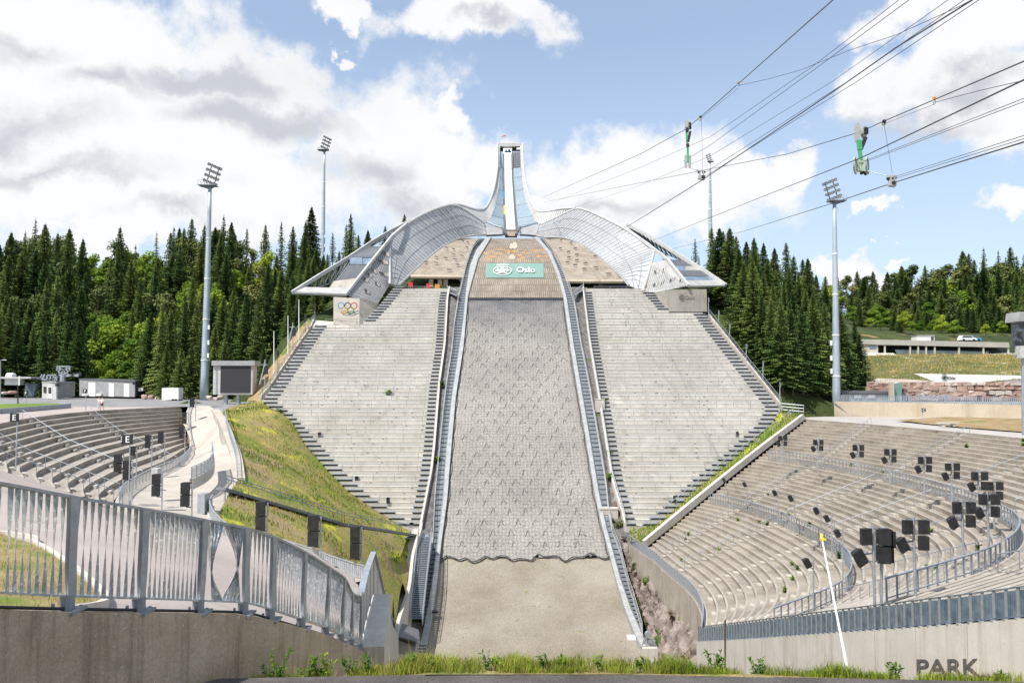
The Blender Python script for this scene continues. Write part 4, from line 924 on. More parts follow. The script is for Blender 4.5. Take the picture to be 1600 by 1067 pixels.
# flanks beside the inrun
TL = [(788.4,241,276),(788.6,270,254),(789.2,300,236),(790,330,217),(791.2,350,204.5),(791.8,361,198)]
TR = [(798.4,241,276),(799.2,270,254),(801,300,236),(803,330,217),(804.6,350,204.5),(805.2,361,198)]
TLo = [(785.5,240,276.5),(785.5,270,254.4),(785.8,300,236.4),(786.3,330,217.4),(787,350,204.9),(787.4,358,198.6)]
TRo = [(801.2,240,276.5),(802.3,270,254.4),(804.5,300,236.4),(807,330,217.4),(809,350,204.9),(810,358,198.6)]
f = MB(); f.loft(V(TL), V(TR), 40, 4, (0,.3,-.8)); f.build('inrun_track', SNOW, sj)
for A, B in ((TLo, TL), (TRo, TR)): f = MB(); f.loft(V(A), V(B), 40, 1, (0,.3,-.6)); f.build('track_edge', ROOFM, sj)
for A, B, s in (([(781.4,262,252.4),(780,280,240),(777,305,224.5),(771,330,209),(762.5,347,202.2),(764,352,200)], [(785.5,263,258.4),(785.6,282,246.4),(786,308,230.4),(786.6,335,213.4),(787.2,352,203),(787.4,357.5,199)], -1), ([(813.6,262,252.4),(815.7,280,240),(820,305,224.5),(828.5,331,209),(838,348,202.2),(836,352,200)], [(802.2,263,258.4),(803,282,246.4),(805.2,308,230.4),(807.5,335,213.4),(809.3,352,203),(810,357.5,199)], 1)):
    f = MB(); r_ = f.loft(V(A), V(B), 30, 4, (0,.4,-.3)); f.build('flank_panel', PANE, sj)
    f = MB()
    for i in range(0, 31, 5): f.tube([r_[0][i]+Vector((0,-.1,.1)), r_[4][i]+Vector((0,-.1,.1))], .03, 4); f.build('panel_seams', STEELD, sj)
# marks along the track edges
for s, xs_ in ((0, [(785.8,300,236.2),(786.3,322,222)]), (1, [(805,300,236.2),(807,322,222)])):
    f = MB()
    for i, (px, py, Y) in enumerate(xs_):
        p = P(px+1.5, py, Y); f = MB(); f.bar(p, P(px+1.8, py+14, Y-8), .35, .35); f.build('edge_mark', (BLUEP, YEL)[i], sj)
    pass
# head of the tower: portal frame, start cabin, glazed decks
f = MB(); f.prism(V([(777.4,223.8,284),(816.8,223.8,284),(816.8,229,284),(777.4,229,284)]), (0,6,0)); f.build('portal_roof', CLADL, sj)
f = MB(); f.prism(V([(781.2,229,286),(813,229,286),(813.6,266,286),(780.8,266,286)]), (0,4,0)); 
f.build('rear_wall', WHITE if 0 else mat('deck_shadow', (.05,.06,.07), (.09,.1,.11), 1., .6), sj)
f = MB(); f.prism(V([(786.5,231,285),(799.8,231,285),(799.5,268,262),(787,268,262)]), (0,.3,0)); f.build('rear_screen', SNOW, sj)
f = MB(); f.box(*R3(788,236,798.5,240,280,2)); f.build('start_gate', BLUEP, sj)
f = MB(); f.box(*R3(789.5,234,792,237,279.5,1)); f.box(*R3(794,233.5,797.5,237,279.5,1)); f.box(*R3(788,240,798.5,242,279,1)); f.build('gate_equipment', DARK, sj)
for nm, q, m in (('lounge_glass', [(781,237,280),(786.5,237,280),(786,264,262),(780.7,264,262)], PANE), ('lounge_glass', [(800.5,238,280),(813.4,238,280),(813.8,262,262),(802,262,262)], ROOFM), ('deck_rail', [(800.5,236.5,279),(813.4,236.5,279),(813.4,239,279),(800.5,239,279)], STEEL), ('ceiling_lamp', [(807,231.5,280),(813,230.5,280),(813,234,280),(807,234,280)], WHITE)):
    f = MB(); f.prism(V(q), (0,.4,0)); f.build(nm, m, sj)
f = MB()
for i in range(9):
    t = i/8; f.bar(P(801,239+22*t,279.4-17*t), P(813.6,239+22*t,279.4-17*t), .15, .15)
for px in (801,805,809,813): f.bar(P(px,238,279.4), P(px+.4,263,261.6), .12)
f.box(*R3(799,262,814.5,266,258,1)); f.box(*R3(780.6,262,786.5,267,258,1)); f.build('deck_frame', ROOFM, sj)
f = MB(); 
for a in ((783,268,250,784.5,356,201), (801.5,268,250,809,354,201)): f.tube([P(*a[:3])+Vector((0,-.5,.3)), P(*a[3:])+Vector((0,-.5,.3))], .12, 5)
# flag-coloured rooftop mast light
g = empty('roof_flag', P(786,215,287), label='tiny red flag on the roof of the ski jump tower', cat='flag'); f = MB(); f.bar(P(789,224,287), P(788,212,287), .08); f.build('pole', STEEL, g); f = MB(); f.prism(V([(783,214,287),(788,211.5,287),(791,212.5,287),(788,214,287)]), (0,.1,0)); f.build('cloth', RED, g)
# take-off table and panelled wall under it
f = MB(); f.loft(V([(757,348,199),(772,354,198.5),(786,357.5,198)]), V([(760,367,192.5),(773,366.5,192),(785,366,192)]), 14, 3, (0,.4,-.4)); f.build('table_wall', CLAD, sj); f = MB(); f.loft(V([(811,357.5,198),(826,354,198.5),(843,349,199)]), V([(812,366,192),(824,366.5,192),(838,368,192.5)]), 14, 3, (0,.4,-.4)); f.build('table_wall', CLAD, sj)
f = MB(); f.prism(V([(791,360,198),(806,360,198),(808,369,193),(789,369,193)]), (0,.5,-.3)); f.build('take_off_table', mat('table_planks', (.22,.17,.13), (.34,.28,.22), 1.5, .9), sj)
f = MB()
for a, b in (((784,356,198.3),(791,367,193)), ((813,355,198.3),(806,367,193)), ((787,366,193),(791,366,193)), ((806,366,193),(810,366,193)), ((791.5,360.5,197.4),(806,360.5,197.4))): f.bar(P(*a), P(*b), .5, .5)
for px in (785,789,808,812): f.box(*R3(px, 360, px+2.2, 367.5, 192.5, .5))
f.build('table_struts', ROOFM, sj)
f = MB(); f.tube(V([(762,347,201),(774,352.5,199.6),(786,356.5,198.6)]), .15, 5); f.tube(V([(811,356.5,198.6),(824,352.5,199.6),(840,348,201)]), .15, 5); f.build('table_rail', STEELD, sj)
# knoll shoulders (planked) with thick lower edge over the openings
def shoulder(E, Bc, n):
    f = MB(); rws = f.loft(E, Bc, n, 8); return f, rws
def onprof(px, py): 
    Y = min(np.arange(148,192,.1), key=lambda t: abs(HPY(t)-py)); return Vector((PX(px, Y, HZ(Y)), Y, HZ(Y)))
SLa = [onprof(x, y) for x, y in ((756,368.5),(746,375),(737.5,388.7),(732,402),(728,415),(724.5,431))]
SLb = [onprof(x, y) for x, y in ((748,368),(726,372),(703,380),(683,393),(664,409),(642,430))]
SRa = [onprof(x, y) for x, y in ((848,372),(857,382),(868.7,402),(875,413),(880,424),(884,437.5))]
SRb = [onprof(x, y) for x, y in ((855,371.5),(880,373.5),(907,382),(930,399),(950,414),(976,437.5))]
WSH = mat('shoulder_planks', (.28,.235,.185), (.40,.35,.285), .5, .9, bump=.4, fine=(3., .25))
for A, B, lb_, s in ((SLa, SLb, 'planked wooden shoulder of the hill crest left of the landing slope', -1), (SRa, SRb, 'planked wooden shoulder of the hill crest right of the landing slope', 1)):
    o = empty('hill_shoulder', A[3], label=lb_, cat='shoulder'); f = MB(); r_ = f.loft(A, B, 30, 8, (0,.4,-.7)); f.build('planks', WSH, o)
    random.seed(5+s)      # short dark snow battens scattered on the planks
    for i in range(4, 29, 3):
        for j in range(1 if i % 2 else 2, 8, 2):
            a = r_[j][i]; b = r_[min(j+1, 8)][i]; w_ = (b-a).length
            if random.random() < .5: continue
            f = MB(); f.bar(a.lerp(b, .1)+Vector((0,-.3,.4)), a.lerp(b, .8)+Vector((0,-.3,.4-s*.1)), .22, .25); f.build('batten', ROOFM, o)
    f = MB(); f.grid([[p+Vector((0,-.12,.08)) for p in [r[i] for i in range(31)]] for r in ()] or [[r_[j][i]+Vector((0,-.05,.08)) for i in range(31)] for j in (7, 8)]); 
    e = [r[30] for r in r_]; f = MB(); f.tube([p+Vector((0,-.1,-.35)) for p in e], .42, 8); f.build('edge_beam', TAN, o)
    # corner gusset that rounds the opening
    c0 = e[0]; f = MB(); pts = [c0+Vector((0,0,0))]
    m_ = 8; cx = -s*-1
    for i in range(m_+1): a = math.pi/2*i/m_; pts.append(c0+Vector((s*2.0*(1-math.cos(a)) if 0 else s*(2.2-2.2*math.sin(a)), 0, -2.2*math.cos(a)*1.0-.3)) if 0 else c0+Vector((s*2.4*(1-math.sin(a)), 0, -.3-2.4*(1-math.cos(a)))))
    f.prism([c0+Vector((-s*1.2,0,.1)), c0+Vector((s*2.6,0,-.1))]+[c0+Vector((s*2.4*(1-math.sin(a)), 0, -.4-2.8*(1-math.cos(a)))) for a in [math.pi/2*i/8 for i in range(9)]]+[c0+Vector((-s*1.2,0,-3.2))], (0,1.5,0)); f.build('corner', WSH, o)
# openings under the shoulders: posts, floor, odds and ends
for s, cols in ((-1, (674,688,697)), (1, (939,)),):
    for px in cols: f = MB(); p = P(px, 456, 160); f.box(p.x-.55, p.x+.35, 160, 161, p.z-1, P(px,433,160).z); tag(f.build('support_column', CONN), {674:'leftmost dark column under the left crest shoulder',688:'middle dark column under the left crest shoulder',697:'dark column nearest the slope under the left crest shoulder',939:'dark column under the right crest shoulder'}[px], 'column')
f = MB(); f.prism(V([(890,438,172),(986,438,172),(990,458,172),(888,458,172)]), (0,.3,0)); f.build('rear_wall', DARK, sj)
f = MB(); f.grid([[P(628,457,156), P(712,457,156)], [P(640,449,178), P(705,449,178)]], (0,0,-.3)); f.grid([[P(890,459,156), P(990,459,156)], [P(900,452,172), P(980,452,172)]], (0,0,-.3)); struct(f, 'crest_terrace', ASPH)
def small(name, shapes, lab, cat, m): 
    f = MB(); 
    for s in shapes: f.box(*R3(*s))
    o = f.build(name, m if isinstance(m, list) else m); tag(o, lab, cat)
small('fabric_sign', [(638,441,645,448,157.5,.1),(638.3,448,638.8,452,157.5,.1),(644,448,644.6,452,157.5,.1)], 'red fabric sign beside the left wind screen at the stand top', 'sign', RED)
small('fabric_sign', [(666,443,672,451,157.5,.1),(666,451,666.5,454,157.5,.1),(671.5,451,672,454,157.5,.1)], 'red fabric sign left of the columns at the stand top', 'sign', RED)
small('plywood_box', [(679.5,444,687,451.5,157.5,1)], 'orange plywood box between the columns at the stand top', 'box', ORNG)
small('red_box', [(981,451,986,456.5,157,.8),(980.5,450.5,986.5,451.5,156.9,1)], 'small red box at the right stand top beside the wind screen', 'box', RED)
small('blue_tarpaulin', [(970,445,982,451,160,1),(974,443,980,445,160.2,.8)], 'dark blue tarpaulin heap under the right crest shoulder', 'tarpaulin', mat('tarp', (.02,.04,.14), (.03,.06,.2), 1., .6))
small('yellow_lamp', [(905.5,464,909,469,153,.5),(906,462.5,908.5,464,153.1,.4)], 'yellow lamp housing in the gully next to the right steel stair', 'lamp', YEL)
# link steps from the strips to the stand tops
for s, q in ((-1, [(698,455,155),(714,462,151)]), (1, [(898,461,151),(912,452,155)])):
    o = empty('link_steps', P(*q[0]), label='short steel link steps at the top of the %s gully' % ('left' if s < 0 else 'right'), cat='steps'); a, b = P(*q[0]), P(*q[1]); f = MB()
    for i in range(8): p = a.lerp(b, i/7); f.box(p.x-.3, p.x+.3, p.y-.6, p.y+.6, p.z-.08, p.z)
    f.build('treads', STEEL, o); f = MB()
    for dy in (-.7, .7): f.tube([a+Vector((0,dy,1)), b+Vector((0,dy,1))], .06, 5); f.tube([a+Vector((0,dy,-.1)), b+Vector((0,dy,-.1))], .09, 5)
    f.build('railing', STEEL, o)
# ================= WING SCREENS =================
def screen(T, B, lab):
    o = empty('wind_screen', P(*B[-1]), label=lab, cat='wind screen')
    f = MB(); r_ = f.loft(V(T), V(B), 44, 6, (0,.12,0)); f.build('mesh', MESH, o)
    n = 44; t = [p+Vector((0,.7,0)) for p in r_[0]]; b = [p+Vector((0,.7,0)) for p in r_[6]]
    f = MB()
    for i in range(0, n, 2):
        f.tube([t[i], b[min(i+1, n)]], .16, 5); f.tube([b[min(i+1, n)], t[min(i+2, n)]], .16, 5)
    f.build('truss', CLAD, o); f = MB()
    for i in range(0, n-1, 1):    # slanted outer ribs
        f.tube([r_[0][i+1 if i < n-1 else n]+Vector((0,-.1,0)), r_[3][i]+Vector((0,-.1,0)), r_[6][max(i-1, 0)]+Vector((0,-.1,0))], .045, 4)
    for j in (2, 4): f.tube([p+Vector((0,-.1,0)) for p in r_[j]], .05, 4)
    f.build('ribs', CLAD, o); f = MB(); f.tube(r_[0], .3, 6); f.build('top_chord', CLADL, o); f = MB(); f.tube(r_[6], .28, 6); f.build('bottom_chord', CLAD, o)
    return r_
TLs = [(757,350,197),(735,334,193),(711,321,189),(690,323.5,184),(665,333,178),(640,347,171),(622,360,167),(610,374,163),(609,400,158.5),(609,444,154)]
BLs = [(760,367,192),(752,367.3,191),(742,367.6,190),(724,371,188),(703,379,182),(683,392,175),(664,408,167),(650,421,163),(637,433,159),(622.7,446.5,156)]
screen(TLs, BLs, 'big grey translucent wind screen left of the hill crest')
TRs = [(846,351,197),(868,341,193),(899,327,189),(918,329.5,184),(944,341,178),(968,353,171),(992,368,167),(1019,387,163),(1019,406,158.5),(1004,455,154)]
BRs = [(838,368,192),(845,370,191),(858,371,190),(878,371.5,188),(900,378,182),(921,391,175),(942,407,167),(957,419,163),(969,431,159),(983,446.5,156)]
screen(TRs, BRs, 'big pale translucent wind screen right of the hill crest')
BASEC = mat('base_concrete', (.36,.335,.29), (.45,.42,.37), .5, .9, bump=.2, streak=((.26,.235,.2), 1.2, .6), fine=(6., .15))
# ================= LOOKOUT WINGS (judges' buildings) =================
def onplane(A, B, C, q):
    A, B, C = P(*A), P(*B), P(*C); n = (B-A).cross(C-A); out = []
    for x, y in q: d = P(x, y, 1.); k = A.dot(n)/d.dot(n); out.append((x, y, d.y*k))
    return out
CLADN = mat('nose_cladding', (.36,.36,.352), (.45,.45,.44), .8, .6, fine=(3., .1))
def wing(lab, beam, side_poly, roof1, roof2, nose, noseedge, endwall, band1, band2, wins, soff, block, blockside, extra, CL, beamin, tw, wc):
    o = empty('judges_building', P(*block[0]), label=lab, cat='building')
    f = MB(); f.prism(V(side_poly), Vector(wc)); f.build('side_wall', CL, o)
    f = MB(); 
    for k in range(22):          # vertical board joints on the side wall
        t = (k+.5)/22; a = P(*tw[0]).lerp(P(*tw[1]), t); b = P(*tw[2]).lerp(P(*tw[3]), t); f.bar(a+Vector((0,-.06,0)), b+Vector((0,-.06,0)), .05)
    f.build('board_joints', ROOFM if CL is CLAD else CLAD, o)
    for q in (roof1, roof2):
        f = MB(); f.prism(V(q), (0,.2,-.25)); f.build('roof', ROOFM, o); f = MB()
        for k in range(1, 9): f.bar(P(*q[0]).lerp(P(*q[1]), k/9)+Vector((0,-.05,.06)), P(*q[3]).lerp(P(*q[2]), k/9)+Vector((0,-.05,.06)), .06)
        f.build('roof_seams', STEELD, o)
    f = MB(); f.prism(V(nose), (0,.3,-.3)); f.build('nose_deck', CLADN, o)
    for q, m, nm in ((endwall, BASEC, 'end_wall'),)+((band1, GLASS, 'window_band'), (band2, GLASS, 'window_band')):
        if q: f = MB(); f.prism(V(q), (0,.3,0)); f.build(nm, m, o)
    for q in wins:
        f = MB(); f.prism(V(q), (0,.25,0)); fr_ = f.build('window', DGLASS, o)
        f = MB(); c_ = V(q); L_ = len(c_)
        for i in range(L_): f.bar(c_[i]+Vector((0,-.03,0)), c_[(i+1) % L_]+Vector((0,-.03,0)), .07, .1)
        m0, m1 = c_[0].lerp(c_[1], .45), c_[3].lerp(c_[2], .45); m2, m3 = c_[0].lerp(c_[1], .92), c_[3].lerp(c_[2], .92)
        f.build('frame', CLAD, fr_)
        f = MB(); f.prism([m0+Vector((0,-.06,0)), m2+Vector((0,-.06,0)), m3+Vector((0,-.06,0)), m1+Vector((0,-.06,0))], (0,.05,0)); f.build('blind', CONP, fr_)
    f = MB(); f.prism(V(soff), (0,.3,.3)); f.build('soffit', ROOFM, o)
    f = MB(); f.prism(V(block), (0,4,0)); f.build('concrete_base', BASEC, o)
    f = MB(); f.prism(V(blockside), (0,1,0)); f.build('base_flank', BASEC, o)
    f = MB(); q = V(beam)
    for a, b in zip(q, q[1:]): f.bar(a, b, .7, .7)
    f.build('outer_beam', CLADL, o); f = MB(); q2 = V(beamin)
    for a, b in zip(q2, q2[1:]): f.bar(a, b, .45, .5)
    f.build('inner_beam', CLADL, o)
    # open truss under the outer beam
    f = MB(); A = crom(q, 22); Bq = crom(V(extra), 22)
    for i in range(22): f.tube([A[i]-Vector((0,0,.3)), Bq[i]], .11, 5); f.tube([Bq[i], A[i+1]-Vector((0,0,.3))], .11, 5)
    f.tube(Bq, .14, 5); f.build('truss', STEELD, o)
    return o
W = lambda x, y, w, h, Y, sk=.55: [(x, y, Y), (x+w, y+h*.35, Y+.4), (x+w, y+h, Y+.4), (x+w*.18, y+h*.62, Y)]
PLL = ((540,460.5,146.5),(611,370.5,161),(591,473.5,150)); PLR = ((1075.7,446.3,146.5),(1016.6,411.5,158),(1022.7,457,152))
lw = [(598,392,11,10),(589,405,19,9),(580.5,419,8,9),(573.5,425.5,8,9),(591,424,18,9),(567,433,9,9),(584.5,439,9,9),(568.5,451,10,9)]
jl = wing('wedge-shaped grey lookout building with Olympic rings on its base left of the stands',
    [(457,457,150),(500,430,155.3),(546,402,160.5),(580,379,164.5),(609,362,168),(640,346,172)],
    onplane(*PLL, [(540,460.5),(557,436),(576.5,414),(583.5,408),(585.5,402),(598,386),(611,370.5),(609,444),(591,473.5),(561.7,467.5)]),
    [(546,402,160),(585.5,402.3,155),(599,385,158),(577.5,385,163.5)], [(525,438,155.5),(557,434.5,149.8),(576,414,153),(543,414,158.5)],
    [(457,457.3,150),(540,460.5,146.5),(547,450,148.8),(477,448.5,151.5)], None, [(522,439,154.5),(557,434.6,149.9),(545,450.5,148.8),(514,450,151)],
    [(546,402.5,159.7),(566,402.5,157.2),(566,413,156.4),(547,413,158.8)], [(567,403.5,157),(585,403.5,154.8),(576,413.2,153.3),(567,413,156)],
    [[(x, y, 152-(y-400)*.05),(x+w, y+h*.32, 152.4-(y-400)*.05),(x+w, y+h*.95, 152.4-(y-400)*.05),(x+w*.2, y+h*.6, 152-(y-400)*.05)] for x, y, w, h in [(a, b, c_, d_) for a, b, c_, d_ in lw]] and
    [[(a_, b_, c_-.08) for a_, b_, c_ in onplane(*PLL, [(x, y),(x+w, y+h*.38),(x+w, y+h*1.0),(x+w*.22, y+h*.66)])] for x, y, w, h in lw],
    [(457,457.6,150),(540,461,146.4),(561.7,468,147),(570,466,156),(500,463,156)],
    [(521,464,146.6),(561.7,466,146.4),(561.7,514,142.6),(521,506,142.8)], [(561.7,466,146.4),(591,473.5,149.8),(586,484,149),(561.7,514.5,142.6)],
    [(477,451,152),(497,449,156),(524,438,160),(546,414,163),(578,386,166),(609,370,170),(632,352,173)], CLAD,
    [(540,460.5,146.2),(585.5,402.5,154.6),(612,369.5,160.8),(636,349,170)], [(541,461,146.2),(609,374,160.5),(592,473,149.6),(610,440,154.6)], (0,.3,0))
rg = [(533.5,477.5,BLUEP),(543.8,477.8,DARK),(553.5,478,RED),(538.6,484.5,mat('ring_yellow', (.7,.4,.06), (.75,.45,.08), 2., .6)),(548.5,485,mat('ring_green', (.04,.25,.1), (.05,.3,.12), 2., .6))]
for px, py, m in rg:
    c0 = P(px, py, 144.3); c0.y = 144.0; f = MB(); f.tube([c0+Vector((.56*math.cos(a), -(px-530)*0, .56*math.sin(a))) for a in [2*math.pi*i/20 for i in range(21)]], .09, 5); f.build('ring', m, jl)
f = MB(); f.prism(V([(493.5,500.5,144.5),(521,502.5,143.2),(561.7,514.5,142.4),(561.7,520,141.8),(486,514,142.4)]), (0,1,0)); tag(f.build('parapet', CONW), 'low concrete parapet below the Olympic rings at the top of the left stand', 'wall')
rw = [(1018,424,22,0),(1020,448,22,0),(1050,441,17,0)]
wr_ = [[(1021,423.5,154.2),(1031,420.5,153.6),(1029,426,153.6),(1023,429,154.2)], [(1036,420,152.8),(1041,417.5,152.4),(1039,424,152.4),(1034.5,426,152.8)], [(1019.5,444,152),(1030,440,151.2),(1027,446,151.2),(1020,449,152)], [(1033.5,440.5,150.8),(1038,437.5,150.4),(1036,443,150.4),(1031.5,446,150.8)], [(1047,436.5,149.6),(1055,433.5,149),(1052.5,438.5,149),(1046,441.5,149.6)], [(1009,446,154),(1015,443.5,153.6),(1012,455,153.6),(1006,455,154)], [(1062,436.5,148),(1064,431.5,148.4),(1069,440,147.4),(1061,440.5,148)]]
wr_ = [[(a_, b_, c_-.08) for a_, b_, c_ in onplane(*PLR, [p_[:2] for p_ in w_])] for w_ in wr_]
jr = wing('wedge-shaped pale lookout building with blue window bands right of the stands',
    [(1134,446,150),(1100,423,155),(1061,399,160.5),(1033,381,164.5),(1005,364,168),(980,351,172)],
    onplane(*PLR, [(1075.7,446.3),(1067,432),(1052.5,414),(1043,405.5),(1016.6,411.5),(1004,455.5),(1022.7,457),(1050,451.5)]),
    [(1043,405.7,155),(1071.5,406,160),(1085,416,157.5),(1052.8,415,153)], [(1059,422.5,151.2),(1097,422.5,155.5),(1109,431.7,153.2),(1065.5,431.2,149.2)],
    [(1070.5,438.2,147.8),(1116.5,437.8,152),(1134,446.3,150),(1075.7,446.6,146.4)], None, [(1085,415.8,157.5),(1097,422.5,155.6),(1071,422.5,152.6),(1070,415.8,155.4)],
    [(1053,415.5,153),(1071,415.5,155.3),(1071,422.5,152.8),(1059,422.5,151.4)], [(1066,431.7,149.3),(1109,432,153.2),(1116,438,152.2),(1070.5,438,148.2)], wr_,
    [(1134,446.8,150),(1075.7,447,146.4),(1022.7,457.6,152),(1050,452,158),(1105,449,158)],
    [(1040,453,146.9),(1104,452,146.9),(1105,487,147.3),(1045,487,147.3)], [(1022.7,457.5,151.5),(1041,453,147),(1046,487,147.4),(1039,482,148)],
    [(1114,440,153),(1100,434,155.8),(1080,412,161),(1058,404,164),(1032,392,167),(1010,376,169),(985,358,172.5)], mat('sunlit_cladding', (.36,.36,.355), (.46,.46,.45), .8, .6, fine=(3., .12)),  # sunlit face put into the colour: paler cladding than the shaded left wing
    [(1075.7,446.2,146.2),(1043,405.3,154.7),(1019,387,162.6),(990,366,167.5)], [(1074,445,146.3),(1018,412,157.8),(1070,447.5,146.6),(1006,455,154.2)], (0,.3,0))
crest('seal', jr, P(1065.5,464.5,146.98), Vector((1,0,0)), Vector((0,0,1)), 1.05, 1.15, mat('seal_grey', (.2,.19,.17), (.25,.24,.22), 2., .8), .05)
text_mesh('lettering', 'Oslo', .95, .02, MATS['seal_grey'], jr, frame(P(1078,465,147.0), (1,0,0), (0,0,1)))
f = MB(); f.prism(V([(1024,487,143.2),(1091,485,143.4),(1110,500,141.2),(1020,500,141.2)]), (0,.5,0)) if 0 else None
# ================= FLOODLIGHT MASTS =================
def mast(base, top, Y, rb, flip, lab, deck=None, hs=.80):
    b, t = P(*base, Y), P(*top, Y); t.x = b.x+(t.x-b.x)*.4
    o = empty('floodlight_mast', b, label=lab, cat='light mast'); H = (t-b).length; k = H/42*hs
    f = MB(); f.tube([b.lerp(t, i/8) for i in range(9)], rb, 14, rb*.42)
    o2 = f.build('pole', MASTM, o, True)
    f = MB()
    for i in range(1, 5): p = b.lerp(t, i/5.3); f.tube([p-Vector((0,0,.12)), p+Vector((0,0,.12))], rb*(1-.58*i/5.3)*1.12, 14)
    for z in (.2,.26,.33): p = b.lerp(t, z); f.box(p.x+flip*rb*.7, p.x+flip*rb*.7+.35*flip if flip > 0 else p.x+flip*rb*.7+.01, p.y-.6, p.y-.3, p.z, p.z+.9) if flip > 0 else f.box(p.x-rb-.3, p.x-rb, p.y-.3, p.y+.1, p.z, p.z+.9)
    for i in range(90): p = b.lerp(t, .03+.95*i/90); f.bar(p+Vector((-flip*(rb*.9-.5*rb*i/90+.05),0,0)), p+Vector((-flip*(rb*.9-.5*rb*i/90+.3),0,0)), .04)
    f.build('fittings', WHITE, o)
    f = MB(); f.box(t.x-2.6*k if flip > 0 else t.x-1.6*k, t.x+1.6*k if flip > 0 else t.x+2.6*k, t.y-1.2*k, t.y+1.2*k, t.z, t.z+.18*k); f.prism([t+Vector((-flip*2.5*k,0,0)), t+Vector((flip*1.4*k,0,0)), t+Vector((0,0,-.9*k))], (0,.2,0)); f.build('platform', STEELD, o)
    f = MB(); x0, x1 = (t.x-2.6*k, t.x-.2*k) if flip > 0 else (t.x+.2*k, t.x+2.6*k)
    for y in (-1.1, 1.1):
        for z in (.7, 1.3): f.bar((x0,t.y+y*k,t.z+z*k), (x1,t.y+y*k,t.z+z*k), .06*k)
        for i in range(4): x = x0+(x1-x0)*i/3; f.bar((x,t.y+y*k,t.z), (x,t.y+y*k,t.z+1.3*k), .07*k)
    f.build('deck_rail', STEEL, o)
    # tilted lamp rack
    up = Vector((flip*.28, 0, 1)).normalized(); rx = Vector((.78, .55*1, -.32*flip if 0 else -.28)).normalized() if flip > 0 else Vector((-.78,.55,-.28)).normalized()
    f = MB(); base_ = t+Vector((0,0,.3*k)); 
    for s in (-.9, .9): f.bar(base_+rx*s*k, base_+rx*s*k+up*5.0*k, .16*k)
    for j in range(4): f.bar(base_+up*(.6+1.35*j)*k-rx*1.5*k, base_+up*(.6+1.35*j)*k+rx*1.5*k, .14*k)
    f.build('lamp_rack', DARK, o)
    me = None
    for j in range(4):
        for i in range(5):
            c = base_+up*(.6+1.35*j)*k+rx*((i-2)*.72)*k+Vector((0,-.3*k,0)); d = Vector((.3*flip,-1,-.45)).normalized()
            if me is None:
                f = MB(); z = Vector((0,0,0)); f.tube([z-d*.28*k, z, z+d*.22*k], .25*k, 10, .40*k); q = f.build('floodlight', DARK, o, world=False); me = q.data
                f = MB(); f.tube([z+d*.2*k, z+d*.24*k], .31*k, 10); g = f.build('lens', STEEL, q, world=False); gm = g.data
            else:
                q = bpy.data.objects.new('floodlight', me); COL.objects.link(q); q.parent = o; g = bpy.data.objects.new('lens', gm); COL.objects.link(g); g.parent = q
            q.location = PM(o).inverted()@c
mast((319,627), (331.5,291), 160, .85, 1, 'tall floodlight mast beside the scoreboard at the left')
mast((504,440), (507.5,235), 248, .75, 1, 'distant floodlight mast above the forest left of the ski jump')
mast((1307,652), (1310,315), 136, .72, -1, 'tall floodlight mast in front of the dark spruces at the right')
mast((1110,372), (1110.5,253), 232, .6, -1, 'distant floodlight mast above the forest right of the ski jump')
# ================= LOUDSPEAKERS ON POLES =================
def lbox(mb, c, w, h, d, rot=0., tilt=0.):
    ax = Vector((math.cos(rot), math.sin(rot), 0)); ay = Vector((-math.sin(rot), math.cos(rot), 0)); az = Vector((0,0,1))
    R_ = Matrix.Rotation(tilt, 3, ay); ax = R_@ax; az = R_@az; q = []
    for z in (-h/2, h/2):
        q += [c-ax*w/2-ay*d/2*.8+az*z, c+ax*w/2-ay*d/2*.8+az*z, c+ax*w/2*.7+ay*d/2+az*z, c-ax*w/2*.7+ay*d/2+az*z]
    mb.hexa(q)
def stackspk(px0, px1, py0, py1, base, Y, lab, side=1):
    zt, zb = P(0, py0, Y).z, P(0, py1, Y).z; b = P((px1 if side > 0 else px0)+1.2*side, base, Y); o = empty('loudspeaker', b, label=lab, cat='loudspeaker', group='loudspeakers on poles at the left')
    f = MB(); f.tube([b, (b.x, b.y, zt-.1)], .055, 8); f.build('pole', STEEL, o)
    w = PX(px1, Y, zt)-PX(px0, Y, zt); x = PX((px0+px1)/2, Y, zt); h = (zt-zb)/2
    for k in range(2):
        f = MB(); c = Vector((x, Y, zt-h*(k+.5))); lbox(f, c, w, h*.95, .55, .1); q = f.build('cabinet', BLACK, o)
    f = MB()
    for k in range(3): z = zt-h*k-.05; f.bar((b.x, Y, z), (x, Y+.1, z), .06)
    f.build('bracket', DARK, o)
for i, a in enumerate([(297.5,304,621,636,664,112,'small black loudspeaker pair at the top of the ramp'),(286,292,644,662,700,109,'black loudspeaker pair at the upper right end of the left bowl'),(281,287,666,684,724,92,'black loudspeaker pair below the end of the left bowl railing'),(248,255.5,674,693,728,85,'black loudspeaker pair in the upper middle of the left bowl railing'),(228,235,679.5,700,754,76,'black loudspeaker pair between the E sign and the ramp'),(204,211,697,711,765,68,'black loudspeaker pair right behind the double E sign'),(180,190,709,737,790,60,'black loudspeaker pair left under the double E sign'),(194,204,719,749,800,59.5,'black loudspeaker pair right under the double E sign'),(239,251,740,775,812,57,'black loudspeaker pair standing low on the pale ramp'),(284,297,753,791,860,51,'black loudspeaker pair beside the grey meter cabinet'),(401,416,783,828,865,51,'leftmost large black loudspeaker pair before the grassy bank'),(482,499,804,853,885,49.5,'middle large black loudspeaker pair before the grassy bank'),(548,563,821,873,903,47.5,'large black loudspeaker pair just left of the pointed wing wall')]): stackspk(*a)
